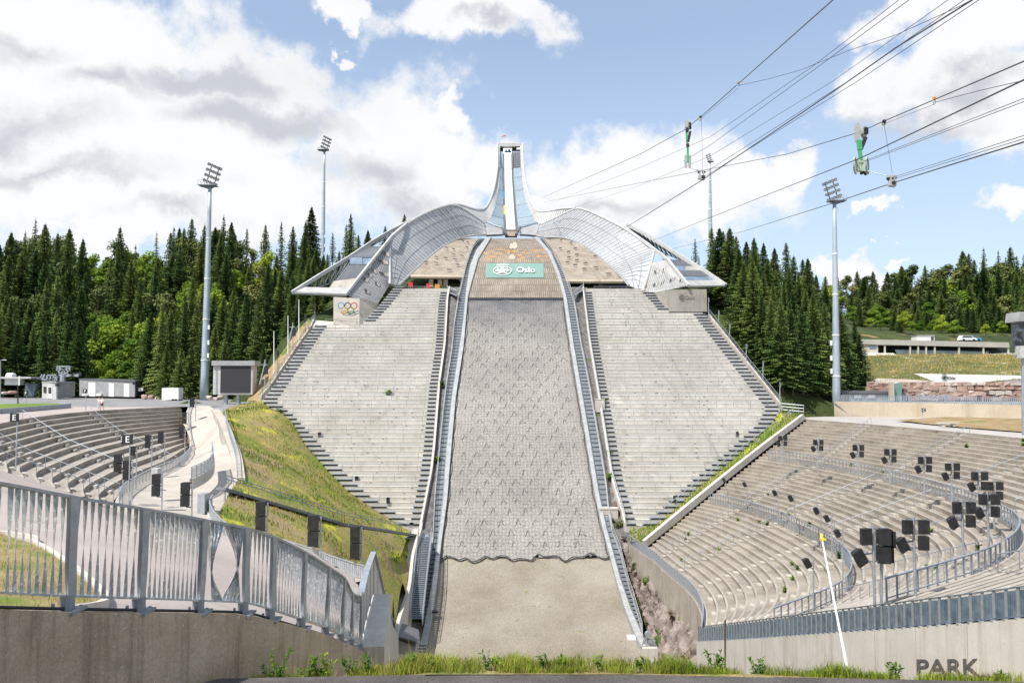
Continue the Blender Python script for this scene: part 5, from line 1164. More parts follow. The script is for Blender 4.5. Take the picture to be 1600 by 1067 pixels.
def single(px, py, Y, w, h, base, lab, grp):
    b = P(px+2, base, Y); t = P(px+2, py-h/2, Y); o = empty('loudspeaker', b, label=lab, cat='loudspeaker', group=grp); k = Y/F
    f = MB(); f.tube([b, t], .05, 6); f.build('pole', STEEL, o); f = MB(); lbox(f, P(px, py, Y)-Vector((0,.3,0)), w*k, h*k, .4); f.build('cabinet', BLACK, o)
for a in [(457,637,124.5,4,14,645,'slim black loudspeaker high at the outer edge of the left grandstand'),(500,683,117.5,4.5,16,712,'slim black loudspeaker on a pole halfway down the left grandstand edge'),(558,748,110,5,9,756,'small black loudspeaker low on the left grandstand'),(607,781,106,5,9,790,'lowest small black loudspeaker on the left grandstand')]: single(*a, 'loudspeakers on the left grandstand')
for a in [(1187,647,123.5,4,14,670,'slim black loudspeaker highest at the outer edge of the right grandstand'),(1151,681,118,4,14,700,'second slim black loudspeaker down the right grandstand edge'),(1098,746,110.5,4,8,765,'small black loudspeaker low on the right grandstand edge'),(1053,778,106,4,8,794,'lowest small black loudspeaker on the right grandstand')]: single(*a, 'loudspeakers on the right grandstand')
def cluster(px, top, bot, base, lab, tt, u=None, big=False):
    z0 = RZ[2] if tt == 2 else RZ[1]; p = Pz(px, base, z0); Y = p.y; k = Y/F; H = (bot-top)*k
    o = empty('loudspeaker', p, label=lab, cat='loudspeaker', group='loudspeaker clusters over the right bowl'); t = P(px, top-1, Y)
    f = MB(); f.tube([p, (p.x, p.y, t.z+.1)], .07, 8); f.build('pole', STEEL, o)
    w, h = H*.37, H*.45; x = p.x; zt = P(px, top, Y).z
    for cx, cz, rot, ti in ((-.42*h-.1, -.5*h, .25, 0), (.5*h+.05, -.5*h, -.15, 0), (.52*h, -1.5*h-.08, -.2, 0), (-.95*h, -1.75*h, .2, -.5)):
        f = MB(); lbox(f, Vector((x+cx, Y-.15, zt+cz)), w*(.92 if cx > 0 else .85), h*.96, .32, rot, ti); f.build('cabinet', BLACK, o)
    f = MB()
    for z in (-.05, -h, -h*2): f.bar((x-.3, Y, zt+z), (x+.6*h, Y, zt+z), .06)
    f.bar((x, Y, zt-h*1.5), (x-h*.8, Y-.1, zt-h*1.6), .07); f.build('bracket', STEELD, o)
for a in [(1223,680.7,697,728,'farthest loudspeaker cluster at the top left of the upper bowl railing'),(1278.4,686.6,705,738,'second loudspeaker cluster along the upper bowl railing'),(1341,694.5,715,752,'third loudspeaker cluster along the upper bowl railing'),(1391,701,723,762.5,'fourth loudspeaker cluster along the upper bowl railing'),(1445,713,738,780,'fifth loudspeaker cluster along the upper bowl railing'),(1488,723,749,795,'sixth loudspeaker cluster along the upper bowl railing'),(1530.5,736.6,766,817,'loudspeaker cluster left of the rightmost one on the bend of the railing'),(1554,752,781,826,'rightmost loudspeaker cluster at the bend of the upper railing'),(1545.5,771,808,873,'loudspeaker cluster just below the rightmost one at the bend'),(1506,783,824,895,'loudspeaker cluster with one grey-faced box on the near side of the bend'),(1430.5,811,859.5,943,'large loudspeaker cluster on a rusty pole near the bottom right'),(1367,824,881,953,'largest loudspeaker cluster, four black boxes and a tilted one')]: cluster(*a, 2)
p = Pz(1377,951,RZ[2]); o = empty('loudspeaker', p, label='second pole with two wide black boxes right behind the largest cluster', cat='loudspeaker', group='loudspeaker clusters over the right bowl'); f = MB(); f.tube([p, P(1377,824,p.y)], .07, 8); f.build('pole', STEEL, o); k = p.y/F
for dx, y0, w in ((3,839,24),(4,865,26),(16,842,8)): f = MB(); lbox(f, P(1377+dx, y0, p.y+.3), w*k, 25*k, .5); f.build('cabinet', BLACK, o)
def lone(px, py, w, h, ppx, top, base, lab):
    p = Pz(ppx, base, RZ[1]); Y = p.y; k = Y/F; o = empty('loudspeaker', p, label=lab, cat='loudspeaker', group='tilted loudspeakers over the lower bowl'); f = MB(); f.tube([p, P(ppx, top, Y)], .055, 8); f.build('pole', STEEL, o)
    c = P(px, py, Y); f = MB(); lbox(f, c, w*k, h*k, .4, .1, -.5); f.build('cabinet', BLACK, o); f = MB(); f.bar(P(ppx, py-1, Y), c, .07); f.build('bracket', STEELD, o)
for a in [(1131,750,4,6,1134,747,783,'tiny tilted black loudspeaker at the far left end of the lower bowl railing'),(1163,757,4.5,7,1167,752,795,'second tilted loudspeaker from the left on the lower bowl railing'),(1210,770,5.5,8,1215.4,763,820.5,'third tilted loudspeaker from the left on the lower bowl railing'),(1235,778.5,6,9,1241,771.5,832,'fourth tilted loudspeaker from the left on the lower bowl railing'),(1275,798,7,10,1282.6,790,855,'tilted loudspeaker just above the yellow tip of the white pole'),(1291.5,810,7,10,1299.8,800,872,'tilted loudspeaker just right of the yellow tip of the white pole'),(1308,833,8,11,1317,824,905,'upper tilted loudspeaker at the bend of the lower railing'),(1260.5,879.5,10,14,1271,868,961,'lowest tilted loudspeaker left of the white pole')]: lone(*a)
# ================= LETTER SIGNS =================
def lsign(px, py, s, base, Y, ch, lab, dbl=False, grp=None):
    k = Y/F; b = P(px, base, Y); c = P(px, py, Y); o = empty('letter_sign', b, label=lab, cat='sign', group=grp); f = MB(); f.tube([b, (b.x, b.y, c.z)], .045, 6); f.build('pole', STEEL, o)
    h = s*k; f = MB(); f.box(c.x-h*.45, c.x+h*.55, c.y-.2, c.y-.12, c.z-h/2, c.z+h/2)
    if dbl: f.hexa([(c.x-h*.95,c.y+.25,c.z-h/2),(c.x-h*.47,c.y-.2,c.z-h/2),(c.x-h*.47,c.y-.12,c.z-h/2),(c.x-h*.93,c.y+.33,c.z-h/2),(c.x-h*.95,c.y+.25,c.z+h/2),(c.x-h*.47,c.y-.2,c.z+h/2),(c.x-h*.47,c.y-.12,c.z+h/2),(c.x-h*.93,c.y+.33,c.z+h/2)])
    f.build('panel', BLACK, o)
    text_mesh('letter', ch, h*.95, .008, WHITE, o, frame((c.x+h*.05, c.y-.215, c.z-h*.03), (1,0,0), (0,0,1)))
    if dbl: text_mesh('letter', ch, h*.8, .008, WHITE, o, frame((c.x-h*.70, c.y+.0, c.z-h*.03), (h*.48,-.45,0), (0,0,1)))
lsign(24.5,652,13,733,52,'E','black sign with white letter E at the far left of the bowl', True); lsign(200.5,686,15,800,57,'E','black sign with two white letters E in front of the left bowl railing', True)
lsign(41,614,7,634,128,'F','black sign with white letter F left of the chairlift hut'); lsign(133.5,611,6.5,645,104,'F','black sign with white letter F in front of the long shed')
lsign(1442,640.5,6,661,106,'C','small black sign with white letter C before the beige wall'); lsign(1600,649.5,8,680,90,'C','black sign with white letter C cut by the right edge')
# ================= SCOREBOARD =================
s = empty('scoreboard', P(363,650,131), label='large dark scoreboard screen in a pale box on two grey legs', cat='scoreboard'); Y = 131
f = MB(); f.box(*R3(332.5,571,395,616.5,Y,2.2)); f.build('housing', CLADL, s)
f = MB(); f.box(*R3(330.5,563.5,398,571,Y-.4,3)); f.build('roof', CLAD, s)
f = MB(); f.box(*R3(344,572,391.5,613.5,Y-.12,.1)); f.build('screen', mat('led_screen', (.035,.035,.038), (.05,.05,.053), 6., .7), s)
for px in (353,372.5):
    f = MB(); a = P(px, 648, Y+1); b = P(px, 616, Y+1); f.tube([a, b], .36, 12); f.tube([a, a+Vector((0,0,.15))], .6, 12); f.build('leg', STEEL, s)
f = MB(); f.box(*R3(340,649,385,653,Y-.5,3)); f.build('footing', ASPH, s)
f = MB()
for i in range(11): f.bar(P(336.3,574+i*4,Y-.1), P(339.5,574+i*4,Y-.1), .08)
f.build('ladder', STEELD, s)
gwl = empty('granite_wall', P(335,650,128), label='low wall of pink granite blocks below the scoreboard', cat='wall'); mb = MB(); blocks(mb, 318, 350, 634, 650, 127.5, .9); mb.build('blocks', mats, gwl)
f = MB(); r_ = [[P(345+8*i, 633+((i*7) % 3)*.4, 138) for i in range(12)], [P(345+8*i, 642+random.uniform(0,1.5), 130) for i in range(12)], [P(345+8*i, 652+(i*.2), 124) for i in range(12)]]; f.grid(r_); struct(f, 'gravel_mound', DGRAV)
sc = MB(); 
for a in ((392,627,412,620),(392,633,430,633),(400,620,418,634)): sc.bar(P(a[0],a[1],132), P(a[2],a[3],132), .3, .1)
sc.prism([P(395,625,131), P(420,624,129), P(424,634,127), P(398,636,127)], (0,0,-.15)); tag(sc.build('steel_ramp', STEEL), 'small grey steel ramp between scoreboard and left grandstand', 'ramp')
# boulders
def boulder(px, py, Y, w, h, lab):
    bm = bmesh.new(); bmesh.ops.create_icosphere(bm, subdivisions=2, radius=1); 
    for v in bm.verts: v.co *= 1+random.uniform(-.2,.2); v.co.x = max(-.8, min(.8, v.co.x)); v.co.z = max(-.7, min(.7, v.co.z)); v.co.x *= w/2*Y/F*1.25; v.co.y *= w/2*Y/F; v.co.z *= h/2*Y/F*1.5
    me = bpy.data.meshes.new('boulder'); bm.to_mesh(me); bm.free(); me.materials.append(random.choice(mats)); o = bpy.data.objects.new('boulder', me); COL.objects.link(o); o.location = P(px, py, Y)
    return tag(o, lab, 'boulder', 'pink boulders along the back of the square')
for i, (px, py, w, h) in enumerate([(226,620,9,7),(236,620,9,6),(246,622,7,5),(290,620,10,6),(300,622,8,5),(310,619,7,6),(327,621,9,6),(337,623,8,5),(412,627,7,4),(345,620,10,5),(20,613,14,5),(8,614,9,4),(403,622,8,5)]):
    boulder(px, py, 168 if px < 320 else 150, w, h, 'rough pink boulder in the row %s' % ('between long shed and white trailer' if px < 250 else 'between trailer and light mast' if px < 315 else 'behind the scoreboard legs' if px > 320 else 'near the chairlift'))
# ================= HUTS ON THE SQUARE =================
h = empty('hut', P(75,624,171), label='small white and grey chairlift hut with glazed door', cat='hut'); Y = 171
f = MB(); f.prism(V([(66,598.5,171),(88,598.5,167),(88,624,167),(65.5,622.5,171)]), (.15,.3,0)); f.build('front_wall', CLADL, h)
f = MB(); f.prism(V([(88,598.8,167),(116,599,172),(116,619,172),(88,624,167)]), (-.1,.4,0)); f.build('side_wall', CLAD, h); f = MB()
for i in range(7): f.bar(P(88,600+i*3.4,166.9), P(116,600+i*2.8,171.9), .05)
f.build('siding_lines', ROOFM, h); f = MB(); f.prism(V([(65,598.2,171.5),(88,598,166.5),(117,598.6,172),(95,598.8,177)]), (0,0,.35)); f.build('roof', CLAD, h)
for q, m in (([(68.5,604,170.5),(72.5,604,169.8),(72.5,614,169.8),(68.5,613.5,170.5)], DGLASS), ([(76,605,169),(80.5,605,168.3),(80.5,615,168.3),(76,614.5,169)], DGLASS)): f = MB(); f.prism([p+Vector((0,-.15,0)) for p in V(q)], (0,.1,0)); f.build('window', m, h)
f = MB(); f.prism([p+Vector((0,-.1,0)) for p in V([(75,604,169.2),(81.5,604,168.2),(81.5,622.7,168.2),(75,622,169.2)])], (0,.08,0)); f.build('door', WHITE, h); f = MB(); f.box(*R3(86,600,91,603.5,166.5,.5)); f.build('loudspeaker_box', BLACK, h)
h = empty('long_shed', P(170,620,178), label='long low grey shed with three white doors at the forest edge', cat='shed')
f = MB(); f.prism(V([(124,593.5,180),(210.5,596.5,172),(210.5,620,172),(124,618.5,180)]), (0,.4,0)); f.build('front_wall', CLAD, h)
f = MB(); f.prism(V([(210.5,596.5,172),(232,596,182),(230,618,182),(210.5,620,172)]), (-.2,.2,0)); f.build('side_wall', ROOFM, h)
f = MB(); f.prism(V([(123,593.3,180),(211,596.2,171.6),(233,595.6,182),(150,593,190)]), (0,0,.3)); f.build('roof', ROOFM, h)
for a, b, t, u in ((138,149,597.5,619.2),(170,178,598.5,619.5),(193.5,202,599.5,619.8)):
    f = MB(); Ya = 180-(a-124)/86.5*8-.15; Yb = 180-(b-124)/86.5*8-.15; f.prism(V([(a,t,Ya),(b,t+.3,Yb),(b,u,Yb),(a,u-.1,Ya)]), (0,.1,0)); f.build('door', WHITE, h)
f = MB(); f.box(*R3(207,597,212.5,601,171,.6)); f.build('loudspeaker_box', BLACK, h); f = MB(); f.box(*R3(150,614.5,157.5,618.5,176,1)); f.box(*R3(128,614.5,136,618.5,178,1)); f.build('meter_box', WHITE, h); f = MB(); f.box(*R3(216,606,223,611,173,.6)); f.build('wall_cabinet', WHITE, h)
t = empty('box_trailer', P(267,628,155), label='white box trailer parked at the forest edge left of the mast', cat='trailer'); f = MB(); f.box(*R3(252.5,606,279,625,155,2.2)); f.prism(V([(279,606,155),(283.5,606,158),(283.5,624,158),(279,625,155)]), (-.1,.1,0)); f.build('body', WHITE, t)
for px in (270,274.5): f = MB(); p = P(px, 626, 154.9); f.tube([p, p+Vector((0,.3,0))], .36, 12); f.build('wheel', BLACK, t)
f = MB(); f.bar(P(279,626,155.5), P(284,626.5,155.5), .1); f.box(*R3(262,624.8,279,625.8,155,2)); f.build('chassis', DARK, t)
# chairlift bottom station
c = empty('chairlift_station', P(95,598,180), label='grey steel chairlift station with truss tower and flat roof at the left', cat='chairlift'); Y = 180
f = MB(); f.box(*R3(-40,588.5,48,591.5,Y-2,8)); f.build('roof', CLADL, c); f = MB(); f.box(*R3(7,591.5,30,601.5,Y,2)); f.tube(V([(12,588.5,Y+1),(22,588.5,Y+1)]), .9, 12); f.build('motor_housing', WHITE, c)
f = MB(); f.prism(V([(40,599,Y),(58,599,Y+2),(52,619,Y),(37,619,Y)]), (0,1,0)); f.build('leg', STEELD, c)
f = MB(); T_ = [(89,572.5),(110,572.5),(104,585),(93,585),(97,597),(112,587)]
for a, b in (((89,572.5),(110,572.5)),((89,572.5),(94,585)),((110,572.5),(104,585)),((92,573),(104,585)),((107,573),(94,585)),((94,585),(80,594)),((104,585),(123,588)),((94,585),(104,585)),((97,585),(97,598)),((100,585),(100,598)),((103,588),(124,585)),((66,585),(63,592)),((70,585),(67,592)),((74,586),(88,586)),((74,593),(90,593)),((48,591),(82,594)),((86,593),(92,586)),((88,578),(110,578)),((74,586),(74,593)),((79,586),(79,593)),((84,586),(84,593))): f.bar(P(*a, Y), P(*b, Y), .3)
f.tube(V([(98,598,Y),(98,585,Y)]), .6, 10); f.build('truss', STEEL, c); f = MB()
for px in (116,120,124): p = P(px,585,Y); f.tube([p, p+Vector((0,.3,0))], .5, 12)
f.tube(V([(48,592,Y),(64,592,Y)]), .4, 8); f.build('sheaves', DARK, c)
for px, py, Y, lab in ((205,561,225,'chairlift seat hanging before the green slope'),):
    f = MB(); p = P(px, py, Y); f.bar(p, p+Vector((0,0,3.2)), .15); f.box(p.x-.9,p.x+.9,p.y-.3,p.y+.3,p.z-1.1,p.z-.9); f.box(p.x-.9,p.x+.9,p.y+.2,p.y+.3,p.z-.9,p.z-.2); tag(f.build('lift_chair', BLUEP), lab, 'lift chair')
def lamp(px, b, t, Y, lab, name='street_lamp'):
    o = empty(name, P(px, b, Y), label=lab, cat='street lamp'); B, T = P(px, b, Y), P(px, t, Y); f = MB(); f.tube([B, T, T+Vector((.6,0,.15))], .08, 6); f.build('pole', STEEL, o); f = MB(); T2 = T+Vector((.6,0,.1)); f.hexa([T2+Vector(q) for q in ((-.1,-.15,-.05),(.7,-.15,-.05),(.7,.15,-.05),(-.1,.15,-.05),(-.1,-.15,.08),(.6,-.1,.06),(.6,.1,.06),(-.1,.15,.08))]); f.build('lamp_head', WHITE, o)
lamp(1, 622, 563, 170, 'grey street lamp at the far left edge'); lamp(175, 592, 561, 215, 'small street lamp on the green slope behind the long shed')
o = empty('direction_sign', P(28,630,120), label='dark sign post with a white panel before the lawn', cat='sign'); f = MB(); f.tube([P(28,631,120), P(28,602,120)], .1, 6); f.build('pole', DARK, o); f = MB(); f.box(*R3(28.7,587.5,31,602,119.8,.1)); f.build('panel', WHITE, o)
# meter cabinet on the ramp
f = MB(); f.box(*R3(308,772,320,803,57.5,.9)); o = f.build('meter_cabinet', STEEL); tag(o, 'light grey striped cabinet on the pale ramp beside the winding railing', 'cabinet')
f = MB(); f.box(*R3(236,732,246,757,64,.8)); tag(f.build('electric_cabinet', CLADL), 'pale electric cabinet against the left bowl railing', 'cabinet')
f = MB(); f.box(*R3(192,799,202,812,54,.8)); tag(f.build('litter_bin', CLADL), 'pale litter bin at the near end of the left bowl railing', 'bin')
f = MB(); f.tube(V([(247,814,53),(252,814,53)]), .4, 10); f.box(*R3(243,811,256,822,53,.8)); tag(f.build('dark_bin', DARK), 'dark box on the paved path behind the near railing', 'box')
# ================= TWO WALKERS =================
SHIRTW = mat('white_cloth', (.75,.72,.74), (.8,.78,.8), 3., .8); LILAC = mat('lilac_cloth', (.55,.5,.62), (.6,.56,.68), 3., .8); SHORTS = mat('brown_cloth', (.08,.07,.05), (.1,.09,.07), 3., .8)
def person(p, lab, top, legs, bag, shorts, face=-.4, stride=.25):
    o = empty('person', p, face, lab, 'person')
    M_ = Matrix.Translation(p)@Matrix.Rotation(face, 4, 'Z')
    pts = [(0,0,.95,.13),(0,0,1.12,.12),(0,0,1.32,.15),(0,0,1.47,.07),(0,.01,1.56,.075),(0,.02,1.66,.105),(0,.01,1.73,.07),
           (-.17,0,1.40,.06),(-.24,.03,1.15,.045),(-.22,-.12,.95,.035),(-.21,-.15,.86,.035),(.17,0,1.40,.06),(.25,.02,1.15,.045),(.24,.1,.93,.035),(.24,.12,.84,.035),
           (-.09,0,.88,.09),(-.10,-stride*.6,.50,.06),(-.10,-stride*.5,.09,.045),(-.10,-stride*.5-.16,.04,.035),(.09,0,.88,.09),(.10,stride*.4,.50,.06),(.10,stride*.9,.10,.045),(.10,stride*.9-.15,.04,.035)]
    ed = [(0,1),(1,2),(2,3),(3,4),(4,5),(5,6),(2,7),(7,8),(8,9),(9,10),(2,11),(11,12),(12,13),(13,14),(0,15),(15,16),(16,17),(17,18),(0,19),(19,20),(20,21),(21,22)]
    def skin(name, P_, E_, m, grow=0.):
        me = bpy.data.meshes.new(name); me.from_pydata([q[:3] for q in P_], E_, []); ob = bpy.data.objects.new(name, me); COL.objects.link(ob); ob.parent = o; me.materials.append(m)
        sk = ob.modifiers.new('s', 'SKIN'); 
        for i, q in enumerate(P_): me.skin_vertices[0].data[i].radius = (q[3]+grow, (q[3]+grow)*.8)
        me.skin_vertices[0].data[0].use_root = True
        sb = ob.modifiers.new('u', 'SUBSURF'); sb.levels = sb.render_levels = 2; return ob
    skin('body', pts, ed, SKIN)
    skin('shirt', [pts[i] for i in (0,1,2,7,8,11,12)]+[(0,0,1.45,.08)], [(0,1),(1,2),(2,3),(3,4),(2,5),(5,6),(2,7)], top, .02)
    if shorts: skin('shorts', [pts[0], (-.09,0,.88,.09), (-.1,-stride*.35,.58,.08), (.09,0,.88,.09), (.1,stride*.25,.58,.08)], [(0,1),(1,2),(0,3),(3,4)], legs, .02)
    else: skin('trousers', [pts[0]]+[pts[i] for i in (15,16,17,19,20,21)], [(0,1),(1,2),(2,3),(0,4),(4,5),(5,6)], legs, .02)
    skin('hair', [(0,.04,1.70,.10),(0,.07,1.60,.07)], [(0,1)], HAIR, .012)
    if bag: skin('bag', [(-.12,.2,1.1,.1),(-.12,.22,1.35,.12)], [(0,1)], BLACK)
a = Pz(154.6,640.6,-3.99); b = Pz(159.2,641,-3.99)
person(a, 'person in white top and lilac trousers with a black bag walking behind the left bowl', SHIRTW, LILAC, True, False, .5); person(b, 'person in pale shirt and dark shorts walking behind the left bowl', SHIRTW, SHORTS, False, True, -.3)
# ================= FLAGPOLES AND POSTS BESIDE THE LEFT STAND =================
def onst(px, py): return SP_(px, py)
for i, (px, b, t, lab) in enumerate([(428,590,517,'white flagpole lowest beside the left grandstand stairs'),(450,562,493,'middle white flagpole beside the left grandstand stairs'),(467,537,468,'upper white flagpole beside the left grandstand stairs')]):
    B = onst(px, b); T = P(px, t, B.y); f = MB(); f.tube([B, T], .11, 8, .06); tag(f.build('flagpole', WHITE), lab, 'flagpole')
for px, b, t, lab in [(434,590,546,'thin grey lamp post between two flagpoles'),(476.5,520,492,'thin grey lamp post above the flagpoles'),(492,506,474,'thin grey lamp post at the upper left stand corner'),(450.5,530,516,'stub of a grey post')][:3]:
    B = onst(px, b); T = P(px, t, B.y); o = empty('lamp_post', B, label=lab, cat='lamp post'); f = MB(); f.tube([B, T], .07, 6); f.build('pole', STEELD, o); f = MB(); f.box(T.x-.1,T.x+.22,T.y-.2,T.y+.1,T.z-1.3,T.z-.1); f.build('lamp_head', BLACK, o)
for px, b, t, lab in [(414,612,562,'grey twin-armed signal post lower left of the stand'),(457.5,552,504,'grey twin-armed signal post beside the upper flagpoles')]:
    B = onst(px, b); T = P(px, t, B.y); o = empty('signal_post', B, label=lab, cat='post'); f = MB(); f.tube([B, T], .09, 6); f.tube([B+Vector((-.9,0,1.2)), T-Vector((0,0,.6))], .12, 6); f.bar(T+Vector((-.6,0,-.8)), T+Vector((.4,0,-.8)), .1); f.build('pole', STEEL, o); f = MB(); f.box(T.x-.05,T.x+.5,T.y-.2,T.y+.2,T.z-2.4,T.z-1.1); f.build('cabinet', DARK, o)
for i, (px, b, t) in enumerate([(1107,500,465),(1123,512,485),(1140,535,506),(1166,568,537),(1192,600,564),(1218.5,640,597)]):
    B = onst(px, b); T = P(px, t, B.y); o = empty('lamp_post', B, label='thin grey lamp post outside the right grandstand, '+('highest', 'second highest', 'third from top', 'third from bottom', 'second lowest', 'lowest')[i]+' of six', cat='lamp post', group='lamp posts outside the right grandstand'); f = MB(); f.tube([B-Vector((0,0,1)), T], .07, 6); f.build('pole', STEEL, o); f = MB(); f.box(T.x-.08,T.x+.12,T.y-.15,T.y+.05,T.z-.9,T.z-.1); f.build('lamp_head', STEELD, o)
# fence along the outer left rim + soil strip
sheet('soil_strip', [(p.x, p.y) for p in (SP_(405,628), SP_(450,566), SP_(492,505), P(482,498,147), P(440,552,140), P(398,608,134), P(385,628,130))], RBF([tuple(p) for p in (SP_(405,628), SP_(450,566), SP_(492,505), P(482,498,147), P(440,552,140), P(398,608,134), P(385,628,130))]), SOIL, 2)
# containers and huts at the right below the mast
f = MB(); f.box(*R3(1276,628,1303,645,142,2.5)); o = tag(f.build('white_container', WHITE), 'white striped container between the right grandstand and the mast', 'container')
f = MB(); f.prism([P(1316,613,139), P(1345,610.5,139), P(1415,613,139), P(1415,630,139), P(1316,630,139)], (0,4,0)); h = empty('flat_hut', P(1360,628,138), label='low grey-blue flat-roofed hut behind the beige wall railing', cat='hut'); f.build('walls', CLAD, h); f = MB(); f.prism([P(1314,612.5,138.6), P(1342,610,138.6), P(1417,612,138.6), P(1417,614,138.6), P(1316,615,138.6)], (0,5,0)); f.build('roof', ROOFM, h)
for a, b in ((1334,1346),(1356,1368)): f = MB(); f.box(*R3(a,616,b,622,138.8,.1)); f.build('window', CLADL, h)
f = MB(); f.prism([P(1398,599,138), P(1410,597,138), P(1408,625,138), P(1396,625,138)], (0,.2,0)); tag(f.build('glass_screen', mat('green_glass', (.14,.26,.22), (.2,.32,.28), 1., .2)), 'small green glass screen beside the pink granite wall', 'screen')
f = MB(); f.box(*R3(1391,597,1397,626,137,.6)); tag(f.build('gate_pillar', TAN), 'beige gate pillar left of the granite wall', 'pillar')
f = MB(); 
for i in range(6): f.bar(P(1440+i*8,622,134), P(1444+i*8,617,134), .2)
f.bar(P(1438,619,134), P(1486,619,134), .15); f.bar(P(1438,622,134), P(1486,622,134), .15); tag(f.build('barrier_stack', STEEL), 'stack of light steel barriers before the granite wall', 'barrier')
f = MB(); a = P(1481,666,100); f.box(a.x-1.3,a.x+1.3,a.y-.4,a.y+.4,a.z+.35,a.z+.5); f.box(a.x-.9,a.x-.5,a.y-.3,a.y+.3,a.z,a.z+.35); f.box(a.x+.5,a.x+.9,a.y-.3,a.y+.3,a.z,a.z+.35); tag(f.build('stone_bench', CONW), 'low concrete bench at the edge of the dry verge', 'bench')
# pylon cut by the right edge
o = empty('lift_pylon', P(1599,665,70), label='dark roofed machine housing on a grey column at the right edge', cat='pylon'); Y = 70
f = MB(); f.prism(V([(1594,487,Y),(1640,487,Y),(1640,502,Y),(1592,502,Y)]), (0,2,0)); f.build('roof', CLAD, o); f = MB(); f.box(*R3(1592,504,1640,541,Y+.3,1)); f.tube(V([(1586,518,Y),(1594,518,Y)]), .3, 8); f.tube(V([(1585,530,Y),(1594,534,Y)]), .22, 8); f.build('housing', mat('machine_dark', (.05,.055,.065), (.09,.1,.12), 2., .6), o)
f = MB(); f.tube(V([(1601,541,Y),(1601,560,Y)]), .75, 12); f.bar(P(1584,553,Y), P(1595,553,Y), .2); f.build('gearbox', BEIGEP, o); f = MB(); f.tube(V([(1604,560,Y),(1605,680,Y)]), .42, 12); f.build('column', STEEL, o)
# ================= CABLES AND CARRIAGES =================
def cable(pts, r, lab, m=CABLE):
    q = []
    for (x0,y0,Y0), (x1,y1,Y1) in zip(pts, pts[1:]):
        for i in range(12): t = i/12; q.append(P(x0+(x1-x0)*t, y0+(y1-y0)*t, 1/((1-t)/Y0+t/Y1)))
    q.append(P(*pts[-1])); f = MB(); f.tube(q, r, 5); tag(f.build('cable', m), lab, 'cable')
cable([(1345,-38,30),(1302,0,34),(1154,131,50),(1095,183,57),(1070,203,60),(1000,241,80),(850,308,190)], .028, 'dark upper cable through the left carriage')
cable([(1560,-22,24),(1500,10,28),(1400,55,34),(1330,78,39),(1250,110,44),(1200,124,47),(1154,134,50)], .014, 'thin slack cable sagging from the left clamp to the top edge')
cable([(1154,138,50),(1120,165,54),(1094,187,57)], .012, 'short thin line between left clamp and pulley')
cable([(1450,-32,30),(1405,0,33),(1270,104,46),(1110,214,62),(1000,262,100),(860,318,190)], .016, 'thin cable, upper of the pair passing behind the left carriage')
cable([(1465,-32,30),(1421,0,33),(1282,102,46),(1110,227,62),(1068,252,66)], .018, 'thin cable, lower of the pair passing behind the left carriage')
cable([(1520,-28,28),(1482,0,31),(1300,128,46),(1110,244,62),(1000,290,100),(880,330,190)], .014, 'thin faint cable just above the thick left cable')
cable([(1545,-28,27),(1507,0,30),(1330,124,43),(1100,271,60)], .016, 'thin cable running to the top of the lower left carriage')
cable([(1560,-20,26),(1530,0,28),(1340,127,42),(1100,277,60)], .016, 'second thin cable running to the lower left carriage')
cable([(1550,-22,27),(1520,0,29),(1400,75,36),(1300,145,45),(1095,283,60),(1000,342,85),(960,366,170)], .034, 'thick dark cable through the lower left carriage')
cable([(1096,186,57),(1098,272,60)], .010, 'vertical thin line from left pulley to lower carriage')
cable([(1076,262,59),(1094,269,60)], .010, 'short line joining the left green carriage and lower carriage')
cable([(1700,55,18),(1600,96,22),(1460,156,31),(1380,190,38),(1345,206,42),(1230,241,55),(1110,264,75),(850,316,190)], .024, 'dark upper cable through the right carriage')
cable([(1700,100,18),(1600,126,22),(1530,142,26),(1462,160,31)], .012, 'thin slack line from the right clamp to the right edge')
cable([(1460,163,31),(1384,193,38)], .010, 'short thin line between right clamp and right pulley')
cable([(1700,78,18),(1600,125,22),(1345,247,40),(1200,304,70),(1020,376,150)], .028, 'thick dark cable passing in front of the right green carriage')
cable([(1700,112,18),(1600,154,22),(1350,252,40)], .012, 'thin cable, upper of the pair ending at the right green wheel')
cable([(1700,118,18),(1600,159,22),(1350,254,40)], .012, 'thin cable, lower of the pair ending at the right green wheel')
cable([(1700,178,18),(1600,212,22),(1396,277,39)], .012, 'thin cable, upper of the pair ending at the lower right carriage')
cable([(1700,186,18),(1600,217,22),(1396,280,39)], .012, 'thin cable, lower of the pair ending at the lower right carriage')
cable([(1700,184,18),(1600,222,22),(1395,286,39),(1300,318,50),(1160,362,100),(1050,389,160)], .026, 'thick dark cable through the lower right carriage')
cable([(1381,193,38),(1394,270,39)], .008, 'thin hanging line from right pulley to lower right carriage')
cable([(1358,268,40),(1390,276,39)], .02, 'grey rod joining the green wheel and the lower right carriage', STEEL)
